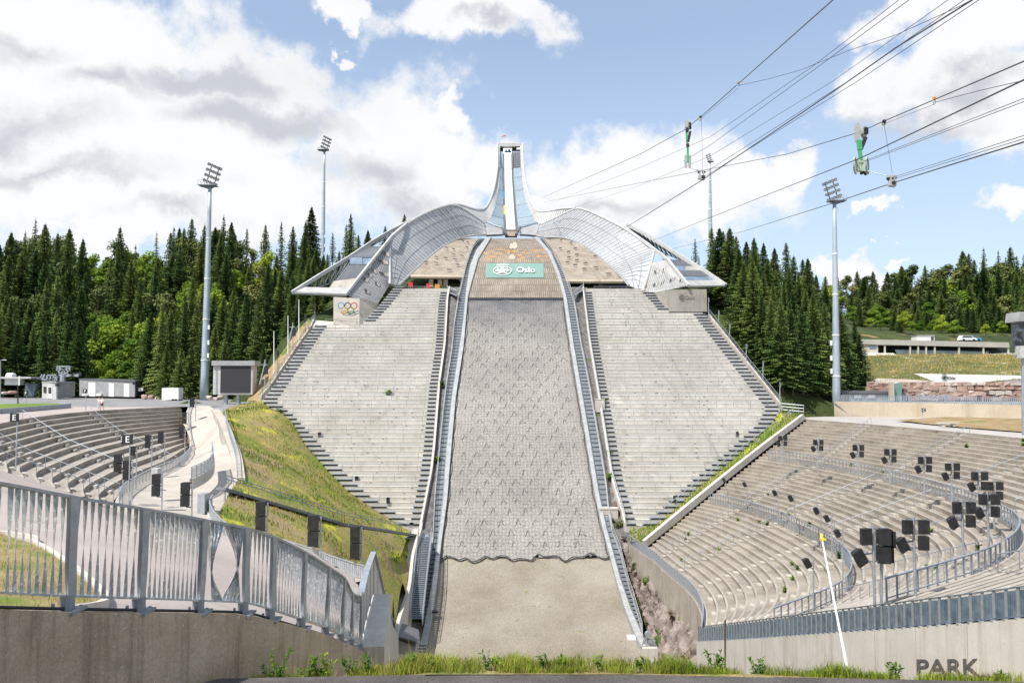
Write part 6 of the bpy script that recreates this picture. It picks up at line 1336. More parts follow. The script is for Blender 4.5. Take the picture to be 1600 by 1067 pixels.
def carriage(px, py, Y, lab, broad):
    k = Y/F; o = empty('cable_carriage', P(px, py, Y), label=lab, cat='carriage')
    def q(x, y): return P(px+x*.85, py+y, Y)
    if broad:
        f = MB(); f.prism([q(-6,-4), q(-1,-3), q(2,8), q(7,1), q(12,1), q(12,18), q(9,18), q(6,12), q(1,14), q(-2,24), q(-5,24), q(-6,10)], (0,.35,0)); f.build('plate', BEIGEP, o)
        f = MB(); f.bar(q(10,19), q(1,38), .17, .17); f.bar(q(10,4), q(10.5,14), .2, .2); f.build('damper', DARK, o)
        f = MB(); f.bar(q(-2.5,23), q(-.5,38), .2, .2); f.bar(q(-.5,38), q(1,54), .16, .16); f.build('arm', GREEN, o)
        f = MB(); c0 = q(1,63)
        for d in (-.3, .35):
            c = c0+Vector((d, 0, 0)); f.tube([c+Vector((.25*math.sin(a)*0,.55*math.cos(a)*.9,.62*math.sin(a)*.5)) + Vector((.3*math.cos(a),0,.12*math.sin(a))) for a in [2*math.pi*i/16 for i in range(17)]], .05, 6)
        for s in (-5,-1.5,3): f.tube([q(s+2.4*math.cos(a), 63+9*math.sin(a)) for a in [2*math.pi*i/14 for i in range(15)]], .06, 5)
        f.bar(q(-4,57), q(6,57), .15); f.bar(q(-4,69), q(7,70), .15); f.build('wheel_cage', mat('pale_green', (.35,.45,.33), (.45,.55,.42), 4., .5), o)
        f = MB()
        for x, y in ((6,73),(13.5,74)): f.tube([q(x,y), q(x,y)+Vector((0,.25,0))], .09, 10)
        f.bar(q(6,73), q(14,74), .08); f.build('rollers', BLACK, o)
    else:
        f = MB(); f.prism([q(-5,-6), q(0,-7), q(5,-3), q(5,6), q(2,10), q(-1,6), q(-4,4)], (0,.3,0)); f.build('plate', BEIGEP, o)
        f = MB(); f.bar(q(3,-2), q(4.2,8), .18); f.bar(q(4,12), q(0,28), .18, .18); f.bar(q(-1.5,7), q(-2,13), .2); f.bar(q(-1,31), q(0,36), .2); f.build('damper', DARK, o)
        f = MB(); f.bar(q(-2.5,14), q(-2,30), .14); f.bar(q(-.5,33), q(-.3,60), .14); f.build('arm', GREEN, o)
        f = MB()
        for x in (-3.8, 3.4):
            f.bar(q(x-1.4,50), q(x-1.4,66), .1); f.bar(q(x+1.2,50), q(x+1.2,66), .1); f.bar(q(x-2,59), q(x+2,59), .12); f.bar(q(x-2,67), q(x+2,67), .14)
        f.bar(q(-5,50), q(5,50), .12); f.build('wheel_cage', BEIGEP, o)
carriage(1075,194,59.5,'green-armed cable carriage on the upper left cable', False); carriage(1344,196,41,'green-armed cable carriage with round wheel on the upper right cable', True)
def lowcar(px, py, Y, lab):
    o = empty('lower_carriage', P(px, py, Y), label=lab, cat='carriage'); q = lambda x, y: P(px+x, py+y, Y)
    f = MB(); f.bar(q(-8,-10), q(6,-10), .12); f.bar(q(-3,-10), q(-2,-2), .1); f.bar(q(3,-10), q(3,-2), .1); f.bar(q(-5,0), q(5,2), .3, .3); f.build('frame', BEIGEP, o)
    f = MB(); 
    for x, y in ((-3,-8.5),(4,-8.5)): f.tube([q(x,y), q(x,y)+Vector((0,.2,0))], .12, 8)
    f.box(*R3(px+.5, py-3, px+5.5, py+1.5, Y-.2, .3)); f.build('motor', DARK, o)
lowcar(1096,277,60,'grey lower carriage hanging on the thick left cable'); lowcar(1394,286,39,'grey lower carriage hanging on the thick right cable')
for px, py, Y, n, lab in ((1154,131,50,ORNG,'small clamp ring on the upper left cable'),(1460,156,31,ORNG,'orange clamp ring on the upper right cable')):
    o = empty('cable_clamp', P(px, py, Y), label=lab, cat='clamp'); f = MB(); f.bar(P(px-2,py-2,Y), P(px+2,py-2,Y), .1); f.build('clamp', n, o); f = MB(); f.tube([P(px-.3+1.6*math.cos(a), py+3.5+4.2*math.sin(a), Y) for a in [2*math.pi*i/12 for i in range(13)]], .02, 5); f.build('shackle', STEEL, o)
for px, py, Y, lab in ((1094,184,57,'small pulley block on the upper left cable'),(1381,191,38,'small pulley block on the upper right cable')):
    o = empty('pulley_block', P(px, py, Y), label=lab, cat='pulley'); f = MB(); f.bar(P(px-4,py+1,Y), P(px,py,Y), .07); f.bar(P(px,py-3,Y), P(px,py+5,Y), .13); f.build('block', BEIGEP, o); f = MB(); f.tube([P(px+.6,py-1,Y-.1), P(px+.6,py-1,Y+.1)], .1, 8); f.build('sheave', DARK, o)
# ================= BASE TERRAIN =================
T0 = [(-60,110,-5),(-150,110,-5),(-260,110,-5),(-60,178,-5),(-100,195,-4.5),(-150,205,-4.5),(-260,205,-4.5),(-46,128,-5),(-47,136,1),(-43,145,8.5),(-42,152,12),(-60,150,-4.5),(-62,168,-3),(-52,160,8),(-48,175,16),(-100,215,2),(-150,225,4),(-80,205,6),(-60,185,9),(-150,255,24),(-100,250,26),(-70,240,30),(-220,260,28),(-260,230,10),(-300,300,36),(-150,300,38),(-80,290,40),(-40,200,27),(-30,180,25),(-25,220,36),(-20,300,50),(-200,360,44),(-60,360,46),(0,200,31),(0,240,36),(0,330,50),(12,190,28),(-12,190,28),(25,175,24),(-25,172,22),(25,200,30),(44,140,3),(43,148,11),(45,156,14),(52,135,-3.5),(60,145,-4.2),(70,150,-4.5),(80,160,-2),(55,160,3),(60,180,14),(62,200,22),(60,230,32),(85,190,6),(80,200,12),(90,220,17),(80,260,30),(130,215,10),(180,215,10),(130,240,15),(180,240,15),(110,260,17),(170,262,17),(150,290,21),(200,290,22),(150,320,26),(230,320,27),(250,260,18),(250,200,7),(200,400,28),(100,400,30),(300,400,30),(0,450,40),(-300,450,40),(300,100,-8),(300,0,-8),(-300,0,-5),(-300,60,-5),(0,-200,-6),(-200,-200,-6),(200,-200,-6),(130,60,-8),(130,100,-8),(200,60,-8),(60,60,-8),(90,90,-8),(0,2500,20),(2500,2500,20),(-2500,2500,20),(2500,0,10),(-2500,0,10),(0,-2500,0),(2500,-2500,0),(-2500,-2500,0)]
BP = unique([(p[0], p[1], p[2]) for p in T0]+[b_ for b_ in BASE if b_[1] < 186], 2.6)
GB = RBF(BP)
xs = [-2500,-1200,-600,-400,-320]+list(np.arange(-280,-64,8.))+list(np.arange(-64,72,2.5))+list(np.arange(72,280,8.))+[320,400,600,1200,2500]
ys = [-2500,-1200,-500,-200,-100,-50]+list(np.arange(-24,8,8.))+list(np.arange(8,200,2.5))+list(np.arange(200,400,8.))+[440,520,700,1200,2500]
G = [[0.]*len(xs) for _ in ys]
CA = np.array(CLAMP)
for j, y in enumerate(ys):
    for i, x in enumerate(xs):
        z = GB(x, y)
        if 8 < y < 210 and -160 < x < 160:
            m_ = (CA[:,0]-x)**2+(CA[:,1]-y)**2 < 11.
            if m_.any(): z = min(z, float(CA[m_, 2].min()))
        G[j][i] = z
_GB = GB
def GB(x, y):
    i = max(0, min(len(xs)-2, int(np.searchsorted(xs, x))-1)); j = max(0, min(len(ys)-2, int(np.searchsorted(ys, y))-1)); u = (x-xs[i])/(xs[i+1]-xs[i]); v = (y-ys[j])/(ys[j+1]-ys[j])
    return (G[j][i]*(1-u)+G[j][i+1]*u)*(1-v)+(G[j+1][i]*(1-u)+G[j+1][i+1]*u)*v
def blocked(x, y, z): return False
f = MB(); f.grid([[Vector((x, y, G[j][i])) for i, x in enumerate(xs)] for j, y in enumerate(ys)]); struct(f, 'ground', FLOORG, True)
# ================= TREES =================
def spruce(name, H, R, seed, dense=1., bare=.06, ragged=.2):
    r = random.Random(seed); o = empty(name, (0,0,0)); f = MB(); f.tube([(0,0,-1),(0,0,H*.3),(0,0,H*.7),(0,0,H*.99)], .26*H/20, 7, .03); f.build('trunk', BARK, o)
    v = []; fc = []
    def tri(a, b, c): n = len(v); v.extend((a, b, c)); fc.append((n, n+1, n+2))
    z = H*bare; 
    while z < H*.985:
        t = (z-H*bare)/(H*(1-bare)); Rr = R*(1-t)**.85*(1-.25*math.exp(-t*14)); n = max(5, int((9+5*(1-t))*dense)); off = r.random()*6.28
        for k in range(n):
            a = off+6.283*k/n+r.uniform(-.25,.25); L = Rr*r.uniform(1-ragged*1.6, 1.12)+.1; dr = -.30*L*(1-t*.7)+.0; 
            if r.random() < .06: continue
            ca, sa = math.cos(a), math.sin(a); z0 = z+r.uniform(-.2,.2); m = max(3, int(L/.42)); pw = .34+.16*L*(1-t)
            pr = None
            for i in range(m):
                s = (i+.4)/m; s2 = min(1.05, (i+1.5)/m); 
                zz = z0+dr*s**1.4+.10*L*max(0, s-.75)*2; z2 = z0+dr*s2**1.4+.10*L*max(0, s2-.75)*2
                c = Vector((ca*L*s, sa*L*s, zz)); c2 = Vector((ca*L*s2, sa*L*s2, z2)); w = pw*(1.15-s*.75)
                for q in (-1, 1):
                    tip = c2+Vector((-sa*q*w, ca*q*w, -.22*w-r.uniform(0,.22)))+Vector((r.uniform(-.08,.08), r.uniform(-.08,.08), 0)); tri(c, tip, c2+Vector((0,0,.02)))
                if i % 2 == 0 or dense > 1: tri(c, c2, (c+c2)/2+Vector((r.uniform(-.1,.1), r.uniform(-.1,.1), -.38-r.uniform(0,.35))))
        z += (.36+.34*(1-t))*H/20/ (dense**.5)
    tri(Vector((-.12,0,H*.95)), Vector((.12,0,H*.95)), Vector((0,0,H*1.02))); tri(Vector((0,-.12,H*.95)), Vector((0,.12,H*.95)), Vector((0,0,H*1.02)))
    m_ = MB(); m_.v = [tuple(p) for p in v]; m_.f = fc; m_.mi = [0]*len(fc); m_.build('crown', SPR, o, world=False); return o
def leafy(name, H, R, seed, n=3200, mat_=DEC, ls=.30):
    r = random.Random(seed); o = empty(name, (0,0,0)); f = MB(); f.tube([(0,0,-1),(.1,0,H*.3),(-.1,.1,H*.55)], .2*H/12, 7, .12*H/12)
    cl = []
    for k in range(14):
        a = r.random()*6.28; h = r.uniform(.32,.92); rr = R*math.sin(min(1, (1.05-h)*1.5)*1.57)*r.uniform(.3,.8); c = Vector((math.cos(a)*rr, math.sin(a)*rr, H*h)); cl.append((c, R*r.uniform(.28,.48)))
        f.tube([(0,0,H*min(.5,h*.6)), c*.6+Vector((0,0,H*h*.35)), c], .07*H/12, 5, .02)
    f.build('trunk', BARK, o); g = MB()
    for i in range(n):
        c, q = r.choice(cl); d = Vector((r.gauss(0,1), r.gauss(0,1), r.gauss(0,1))).normalized(); p = c+Vector((d.x, d.y, d.z*.8))*q*(r.random()**.35)
        u = Vector((r.gauss(0,1), r.gauss(0,1), r.gauss(0,.6))).normalized(); w = u.cross(d+Vector((.01,.02,.7))).normalized(); s = ls*r.uniform(.6,1.3)*H/12; g.face([p-u*s, p+w*s*.6, p+u*s, p-w*s*.6])
    g.build('crown', mat_, o, world=False); return o
protos = {'s': [spruce('spruce_tree', 20, 4.6, 1, 1.1, .06, .28), spruce('spruce_tree', 20, 4.2, 2, 1, .06, .34), spruce('spruce_tree', 20, 5.2, 3, 1.2, .05, .26), spruce('spruce_tree', 20, 4.3, 4, 1, .12, .38)],
          'b': [spruce('spruce_tree', 20, 2.3, 5, .6, .3, .4), spruce('spruce_tree', 20, 2.6, 6, .7, .2, .45)],
          'd': [leafy('broadleaf_tree', 12, 4.2, 7), leafy('broadleaf_tree', 12, 3.6, 8)], 'p': [leafy('pine_tree', 12, 3.3, 9, 3000, PINE, .24), leafy('pine_tree', 12, 2.8, 10, 2600, PINE, .24)]}
used = set(); TC = [0]
def plant(kind, px, pytop, Y, lab, grp, zb=None, wid=1.):
    pr = random.choice(protos[kind]); z = GB(PX(px, Y, 20), Y) if zb is None else zb; T = P(px, pytop, Y); H = T.z-z
    if H < 2: return
    H = min(H, 31 if kind in 'sb' else 25 if kind == 'p' else 18)
    h0 = 20. if kind in 'sb' else 12.
    if pr.name not in used: o = pr; used.add(pr.name)
    else: o = dup(pr)
    s = H/h0; w = s**.75*wid*random.uniform(.85,1.15); o.location = (T.x, Y, z-.3); o.scale = (w, w, s*1.01); o.rotation_euler[2] = random.random()*6.28
    tag(o, lab, 'tree', grp); TC[0] += 1
SIL = [(-80,370),(0,375),(20,365),(55,335),(90,320),(115,345),(130,385),(150,380),(185,350),(210,385),(245,362),(270,352),(300,340),(320,345),(350,335),(385,365),(410,350),(440,360),(455,350),(485,328),(510,375),(520,365),(545,345),(575,365),(600,378),(640,395)]
random.seed(21)
LF = 'forest at the left'
def lfT(px, off, Y, kinds, lab, zb=None): plant(kinds, px, tab(SIL, px)+off, Y, lab, LF, zb)
peaks = [(18,362),(56,336),(92,318),(108,340),(40,352),(0,372),(130,372),(188,348),(212,382),(245,362),(272,352),(288,356),(300,340),(320,350),(350,335),(362,346),(386,356),(415,350),(440,346),(458,352),(487,322),(478,345),(520,362),(548,333),(541,350),(575,358),(560,366),(602,352),(-20,350),(632,334)]
for px, py in peaks: plant('s' if random.random() < .7 else 'b', px, py, random.uniform(232,262), 'tall spruce on the skyline of the left forest', 'spruces on the left skyline')
for px in range(-40, 600, 19): lfT(px+random.uniform(-6,6), random.uniform(22,48), random.uniform(222,240), random.choice('sssssdpp'), 'tree high on the left forest slope')
for px in range(-40, 520, 17):
    d = 140 < px < 205 or 280 < px < 345
    lfT(px+random.uniform(-6,6), random.uniform(48,78)-(18 if d else 0), random.uniform(208,220), 'd' if d or random.random() < .2 else random.choice('ssssp'), 'bright broadleaf tree in the middle of the left forest' if d else 'tree halfway up the left forest slope')
for px in list(range(-40, 150, 17))+list(range(205, 500, 16)): lfT(px+random.uniform(-5,5), random.uniform(88,130), random.uniform(196,207), random.choice('sssp'), 'dark tree low in the left forest')
for px in list(range(-40, 125, 18))+list(range(240, 455, 16)): plant('s', px+random.uniform(-5,5), random.uniform(462,512), random.uniform(186,196) if px < 200 else random.uniform(172,186), 'spruce at the front edge of the left forest', LF)
for px in (262,284,300,335,352,398,412): plant('s', px, random.uniform(520,550), random.uniform(164,171), 'smaller spruce right behind the scoreboard and mast', LF)
for px, py, Y in ((420,440,170),(440,420,174),(458,432,168),(476,415,176),(490,400,182),(500,420,178),(482,405,168),(497,425,163),(472,440,166),(512,420,172),(405,470,168),(386,455,172),(468,450,162),(452,470,160),(512,395,190),(530,390,196)): plant('s', px, py, Y, 'spruce close beside the left grandstand stairs', LF)
for px, py, Y in ((150,400,205),(165,388,210),(158,430,200),(180,410,206),(295,405,205),(320,400,208),(338,398,206),(240,470,200),(215,478,198),(228,500,196),(185,545,194),(200,560,190),(170,575,188),(150,560,192),(420,575,150),(222,385,215)): plant('d', px, py, Y, 'light green broadleaf tree among the spruces on the left slope', 'broadleaf trees in the left forest')
RSIL = [(1085,380),(1110,355),(1130,362),(1155,372),(1180,372),(1195,380),(1220,385),(1240,400),(1262,405),(1285,440),(1310,470),(1335,500),(1346,535)]
RF_ = 'dark spruces right of the grandstand'
for px, py in ((1112,354),(1130,360),(1150,368),(1166,376),(1178,370),(1193,378),(1210,386),(1228,378),(1240,398),(1254,404),(1262,402),(1275,428),(1290,445)): plant('s', px, py, random.uniform(192,205), 'spruce on the skyline of the dark wood right of the grandstand', RF_)
for row, (o1, Ya) in enumerate(((25,186),(48,178),(75,172),(100,166))):
    for px in range(1112+row*10, 1346, 17):
        plant('s', px+random.uniform(-4,4), tab(RSIL, px)+o1+random.uniform(-8,14), Ya+random.uniform(-3,4), 'dark spruce inside the wood right of the grandstand', RF_)
for px, py, Y in ((1112,440,172),(1128,470,168),(1150,455,163),(1178,440,158),(1208,470,154),(1232,480,152),(1196,520,150),(1258,490,150),(1285,470,152),(1312,482,156),(1335,500,158),(1245,545,149),(1272,540,148),(1300,520,150),(1325,540,153),(1342,520,157)): plant('s', px, py, Y, 'big spruce at the front of the dark wood behind the right mast', RF_, None, 1.1)
for px, Y, H_ in ((1124,160,18),(1140,158,17),(1154,150,14),(1162,144,15),(1176,142,17),(1190,139,15),(1204,137,16),(1220,134,15),(1236,135,16),(1252,137,17),(1270,141,18),(1288,143,17)):
    z_ = GB(PX(px, Y, 0), Y); plant('s', px, PJ(0, Y, z_+H_*random.uniform(.9,1.1))[1], Y, 'spruce close outside the right grandstand kerb', RF_, None, 1.1)
plant('b', 1086, 371, 190, 'thin bare-looking spruce standing alone right of the ski jump wing', RF_); plant('b', 1092, 400, 184, 'short thin spruce below the lone spruce', RF_); plant('s', 1040, 392, 225, 'dark tree top just showing over the right wing beam', RF_)
FS = [(1330,420),(1344,419),(1375,419),(1431,413),(1469,410),(1503,397),(1531,391),(1559,383),(1578,385),(1620,391)]
FR = 'far wood above the pavilion'
for row, (o1, Ya) in enumerate(((0,330),(16,312),(34,294),(54,276))):
    for px in range(1262 if row < 2 else 1330, 1640, 15 if row < 3 else 17):
        y_ = tab(FS, px)+(30 if px < 1290 else 12 if px < 1330 else 0); plant(random.choice('dpppssssb' if row < 3 else 'dpssss'), px+random.uniform(-5,5), y_+o1+random.uniform(-7,9), Ya+random.uniform(-6,6), 'tree in the far wood above the pavilion', FR, None, 1.35)
for row, (o1, Ya) in enumerate(((74,264),(92,252))):
    for px in range(1395+row*8, 1640, 17): plant(random.choice('sssspd'), px+random.uniform(-5,5), tab(FS, px)+o1+random.uniform(-9,9), Ya+random.uniform(-4,4), 'tree at the lower edge of the far wood above the pavilion', FR, None, 1.2)
for px, py, Y in ((1344,480,240),(1358,496,232),(1375,490,236),(1405,478,236),(1412,484,232),(1425,500,230),(1490,498,232),(1540,505,235),(1470,490,245),(1565,500,240)): plant(random.choice('sdd'), px, py, Y, 'small young tree on the open slope above the pavilion', FR)
print('TREES', TC[0])
for k in protos:
    for pr in protos[k]:
        if pr.name not in used:
            for c_ in KIDS.get(pr.name, []): bpy.data.objects.remove(c_)
            bpy.data.objects.remove(pr)
for px in range(-30, 400, 14): plant(random.choice('sdpp'), px+random.uniform(-5,5), tab(SIL, px)+random.uniform(6,22), random.uniform(250,275), 'tree filling the top of the left forest', LF)
# ================= LOW PLANTS =================
def blades(name, pts, zf, hgt, w, m, lab, kind='stuff', seed=1, lean=.35, clump=0.):
    r = random.Random(seed); v = []; fc = []
    for x, y in pts:
        z = zf(x, y); h = hgt*r.uniform(.35,1.2)*(.72 if clump and x > 5 else 1)*(1+clump*(math.sin(x*2.3+seed)+math.sin(x*5.1+2)+.7*math.sin(x*11+seed*2))); a = r.random()*6.28; ww = w*r.uniform(.6,1.3); lx, ly = h*lean*r.gauss(0,1), h*lean*r.gauss(0,1); ca, sa = math.cos(a)*ww, math.sin(a)*ww; n = len(v)
        v += [(x-ca,y-sa,z-.03),(x+ca,y+sa,z-.03),(x+lx*.4+ca*.6,y+ly*.4+sa*.6,z+h*.6),(x+lx*.4-ca*.6,y+ly*.4-sa*.6,z+h*.6),(x+lx,y+ly,z+h)]; fc += [(n,n+1,n+2,n+3),(n+3,n+2,n+4)]
    f = MB(); f.v = v; f.f = fc; f.mi = [0]*len(fc); o = f.build(name, m); tag(o, lab, 'grass', kind=kind)
vz = lambda x, y: vf(x, y)-max(0, (-x-1.5)*.15)
vp = [(x_, YE(x_)+.04+abs(random.gauss(0,1))*.42) for x_ in [random.uniform(-4.0,9.2) for _ in range(40000)]] if 1 else [(0,0) for _ in range(1)]
vp = [p for p in vp if p[0] > -4.2+(p[1]-11)*.22 and random.random() < .55+.35*math.sin(p[0]*3.1)+.25*math.sin(p[0]*8.3+1)]
blades('verge_grass', vp[:12000], vz, .13, .007, GRGR, 'green grass growing along the edge of the near asphalt', seed=3, clump=.28)
blades('verge_hay', vp[9000:20000], vz, .15, .005, GRBL, 'dry straw-coloured grass along the edge of the near asphalt', seed=4, clump=.22)
blades('seed_stalks', [p for p in vp[12000:] if p[1] > YE(p[0])+.1][:700], vz, .36, .0025, GRBL, 'tall thin seed stalks on the near verge', seed=5, lean=.15)
def inpoly(x, y, pl):
    c = False; n = len(pl)
    for i in range(n):
        (x0, y0), (x1, y1) = pl[i], pl[(i+1) % n]
        if (y0 > y) != (y1 > y) and x < (x1-x0)*(y-y0)/(y1-y0)+x0: c = not c
    return c
def scatter(poly, n):
    xs = [p[0] for p in poly]; ys = [p[1] for p in poly]; out = []
    while len(out) < n:
        x = random.uniform(min(xs), max(xs)); y = random.uniform(min(ys), max(ys))
        if inpoly(x, y, poly): out.append((x, y))
    return out
bp_ = [(p.x, p.y) for p in bank]
blades('bank_tufts', scatter(bp_, 16000), fbank, .24, .03, GRBL, 'dry tufted grass on the bank left of the landing slope', seed=6)
cl = []
for x, y in scatter(bp_, 130): 
    for _ in range(45): cl.append((x+random.gauss(0,.8), y+random.gauss(0,.8)))
blades('bank_weeds', [c_ for c_ in cl if inpoly(*c_, bp_)], fbank, .35, .05, GRGR, 'green weeds in patches on the bank left of the landing slope', seed=7)
rp_ = [(p.x, p.y) for p in Rb]; blades('strip_tufts', scatter(rp_, 3500), frb, .4, .04, GRGR, 'green tufts on the strip beside the right grandstand', seed=8)
dp_ = [(p.x, p.y) for p in dg]+[(-5.9,8),(-7.3,5),(-20,5)]; blades('dry_tufts', scatter(dp_, 9000), lambda x, y: fap(x, y)+.03, .10, .006, GRBL, 'short dry grass behind the near railing', seed=9)
sp_ = [(69,141),(92,142),(150,141),(150,197),(84,197),(78,170)]; blades('slope_weeds', scatter(sp_, 7000), fr, .55, .10, GRBL, 'rank weeds on the slope below the pavilion', seed=10)
def weed(x, y, z, h, lab, grp, seed, m=WEED, n=70, r=.5, ls=.05, name='weed'):
    q = random.Random(seed); o = empty(name, (x, y, z), label=lab, cat='plant', group=grp); f = MB(); g = MB()
    for k in range(5):
        a = q.random()*6.28; tip = Vector((x+math.cos(a)*h*r*.5, y+math.sin(a)*h*r*.5, z+h*q.uniform(.6,1))); f.tube([(x,y,z-.05), ((x+tip.x)/2,(y+tip.y)/2,z+(tip.z-z)*.6), tip], h*.012, 4)
        for j in range(n//5):
            t = q.uniform(.15,1.05); c = Vector((x,y,z)).lerp(tip, t); u = Vector((q.gauss(0,1), q.gauss(0,1), q.gauss(.2,.5))).normalized(); w_ = u.cross(Vector((q.gauss(0,.3),q.gauss(0,.3),1))).normalized(); s = ls*q.uniform(.6,1.4); c = c+u*s*.8; g.face([c-u*s, c+w_*s*.42, c+u*s*1.1, c-w_*s*.42])
    f.build('stems', m, o); g.build('leaves', m, o)
for i, (px, Y, h) in enumerate([(425,12.0,.42),(436,11.95,.62),(480,12.3,.40),(500,12.3,.42),(512,12.5,.40),(545,12.6,.35),(575,12.4,.30),(640,12.2,.24),(675,12.0,.2),(760,12.1,.24),(775,12.2,.2),(850,12.0,.22),(880,12.1,.2),(935,12.2,.2),(1000,12.0,.18),(1115,12.3,.34),(1125,12.2,.28),(1180,12.2,.30),(1190,12.2,.22),(1310,12.1,.18),(1390,12.1,.26),(1400,12.2,.2),(1560,12.0,.14)]):
    Y = min(Y-.3, YE(PX(px, 11.3, -4.2))+.12+.3*h); x = PX(px, Y, -4.2); weed(x, Y, vz(x, Y), h*.9, 'leafy green weed on the near verge, '+('against the dark wall' if px < 560 else 'below the outrun' if px < 1050 else 'in front of the pale panel wall'), 'weeds on the near verge', i, n=90 if h > .3 else 60, ls=.035, r=.7)
for i in range(26):            # tufts rooted in the steps of the right bowl
    t = random.uniform(.02,.62) if i < 20 else random.uniform(.65,.98); u = random.uniform(.02,.8); p = lev(RCV, RZ, (round(t*42)+.93)/42, u); p.z = RZ[0]+ (p.z-RZ[0]) ; k = int(t*42); z = lev(RCV, RZ, round(t*42)/42, u).z
    weed(p.x, p.y, z, random.uniform(.2,.6), 'small green tuft growing between steps of the right bowl', 'tufts on the right bowl steps', 100+i, n=60, ls=.14, name='weed_tuft')
for i, (px, py, Y) in enumerate(((606,611,126),(425,655,121),(438,650,122),(690,578,128),(684,690,113),(944,620,124),(951,700,114),(952,740,110))):
    p = P(px, py, Y); weed(p.x, p.y, (-93.95+.727*Y)-.1, 1.0, ['round green bush growing on a step of the left grandstand','green bush at the lower outer corner of the left grandstand','second green bush at the outer corner of the left grandstand','green tuft high in the left gully','green tuft halfway down the left gully','green tuft high in the right gully','green tuft in the middle of the right gully','green tuft low in the right gully'][i], None, 200+i, n=160, ls=.2, r=.8, name='bush')
SCRUB = leafmat('brown_scrub', (.10,.075,.045), (.2,.17,.08), 1.5)
for i in range(26):
    p = rows_[random.randint(4,13)][random.randint(2,74)]; weed(p.x, p.y, p.z-.2, random.uniform(.6,1.5), 'scrubby plant in the rocks below the right rim wall', 'plants in the rocks', 300+i, n=120, ls=.15, r=.7, m=(WEED, SCRUB)[i % 2], name='rock_plant')
for i in range(40):
    px = random.uniform(120,262); py = random.uniform(545,598); Y = random.uniform(190,215); x = PX(px, Y, 5); z = GB(x, Y); weed(x, Y, z, random.uniform(1.5,3.5), 'low green shrub on the open slope behind the long shed', 'shrubs on the left slope', 400+i, DEC, 220, .9, .33, 'shrub')
# ================= SKY, SUN, CAMERA =================
w = bpy.data.worlds.new('World'); SC.world = w; w.use_nodes = True; nt = w.node_tree; L = nt.links; bg = nt.nodes['Background']
sun_el, sun_az = math.radians(56), math.radians(-136)      # azimuth measured from +Y towards +X
sky = nd(nt, 'ShaderNodeTexSky', sky_type='NISHITA', sun_disc=False); sky.sun_elevation = sun_el; sky.sun_rotation = sun_az; sky.dust_density = .6; sky.ozone_density = 1.6; sky.air_density = 1.0
tc = nd(nt, 'ShaderNodeTexCoord').outputs['Generated']; sep = nd(nt, 'ShaderNodeSeparateXYZ'); L.new(tc, sep.inputs[0])
def mth(op, a, b=None, c=None):
    m = nd(nt, 'ShaderNodeMath', operation=op)
    for i, v in enumerate((a, b, c)):
        if v is None: continue
        if isinstance(v, (int, float)): m.inputs[i].default_value = v
        else: L.new(v, m.inputs[i])
    return m.outputs[0]
az = mth('ARCTAN2', sep.outputs[0], sep.outputs[1]); el = mth('ARCSINE', sep.outputs[2])
cb = nd(nt, 'ShaderNodeCombineXYZ'); L.new(az, cb.inputs[0]); L.new(el, cb.inputs[1]); uv = cb.outputs[0]
wn = nd(nt, 'ShaderNodeTexNoise'); wn.inputs['Scale'].default_value = 5.5; wn.inputs['Detail'].default_value = 9; wn.inputs['Roughness'].default_value = .62; L.new(uv, wn.inputs['Vector'])
ws = nd(nt, 'ShaderNodeSeparateColor'); L.new(wn.outputs['Color'], ws.inputs[0])
az0, el0 = az, el; az = mth('ADD', az, mth('MULTIPLY', mth('SUBTRACT', ws.outputs[0], .5), .30)); el = mth('ADD', el, mth('MULTIPLY', mth('SUBTRACT', ws.outputs[1], .5), .20))
n1 = nd(nt, 'ShaderNodeTexNoise'); n1.inputs['Scale'].default_value = 13; n1.inputs['Detail'].default_value = 10; n1.inputs['Roughness'].default_value = .62; L.new(uv, n1.inputs['Vector'])
n2 = nd(nt, 'ShaderNodeTexNoise'); n2.inputs['Scale'].default_value = 3.0; n2.inputs['Detail'].default_value = 6; n2.inputs['Roughness'].default_value = .5; mp = nd(nt, 'ShaderNodeMapping'); mp.inputs[3].default_value = (1,1.9,1); mp.inputs[1].default_value = (3.1,.4,0); L.new(uv, mp.inputs[0]); L.new(mp.outputs[0], n2.inputs['Vector'])
def ae(px, py): d = Vector(P(px, py, 100)).normalized(); return math.atan2(d.x, d.y), math.asin(d.z)
def blob(px, py, rx, ry):
    a, e = ae(px, py); a2, _ = ae(px+rx, py); _, e2 = ae(px, py-ry); u = mth('MULTIPLY_ADD', az, 1/abs(a2-a), -a/abs(a2-a)); v_ = mth('MULTIPLY_ADD', el, 1/abs(e2-e), -e/abs(e2-e))
    d = mth('SQRT', mth('ADD', mth('MULTIPLY', u, u), mth('MULTIPLY', v_, v_))); return mth('SUBTRACT', 1., d)
B_ = [(120,60,280,150),(60,200,330,190),(300,180,210,120),(430,150,110,100),(600,250,155,140),(250,300,330,90),(660,300,110,90),(770,260,75,65),(560,5,60,22),(730,40,125,50),(790,20,80,35),(690,175,40,30),(550,66,20,14),(945,270,110,75),(1060,290,150,90),(1000,340,220,60),(1170,270,75,60),(880,330,90,45),(1440,25,120,45),(1560,60,150,80),(1450,150,150,80),(1570,180,160,90),(1600,322,60,30),(1310,420,60,25),(1250,250,70,35),(160,360,110,30),(1360,330,40,10),(1400,395,30,8)]
d = None
for q in B_: b_ = blob(*q); d = b_ if d is None else mth('MAXIMUM', d, b_)
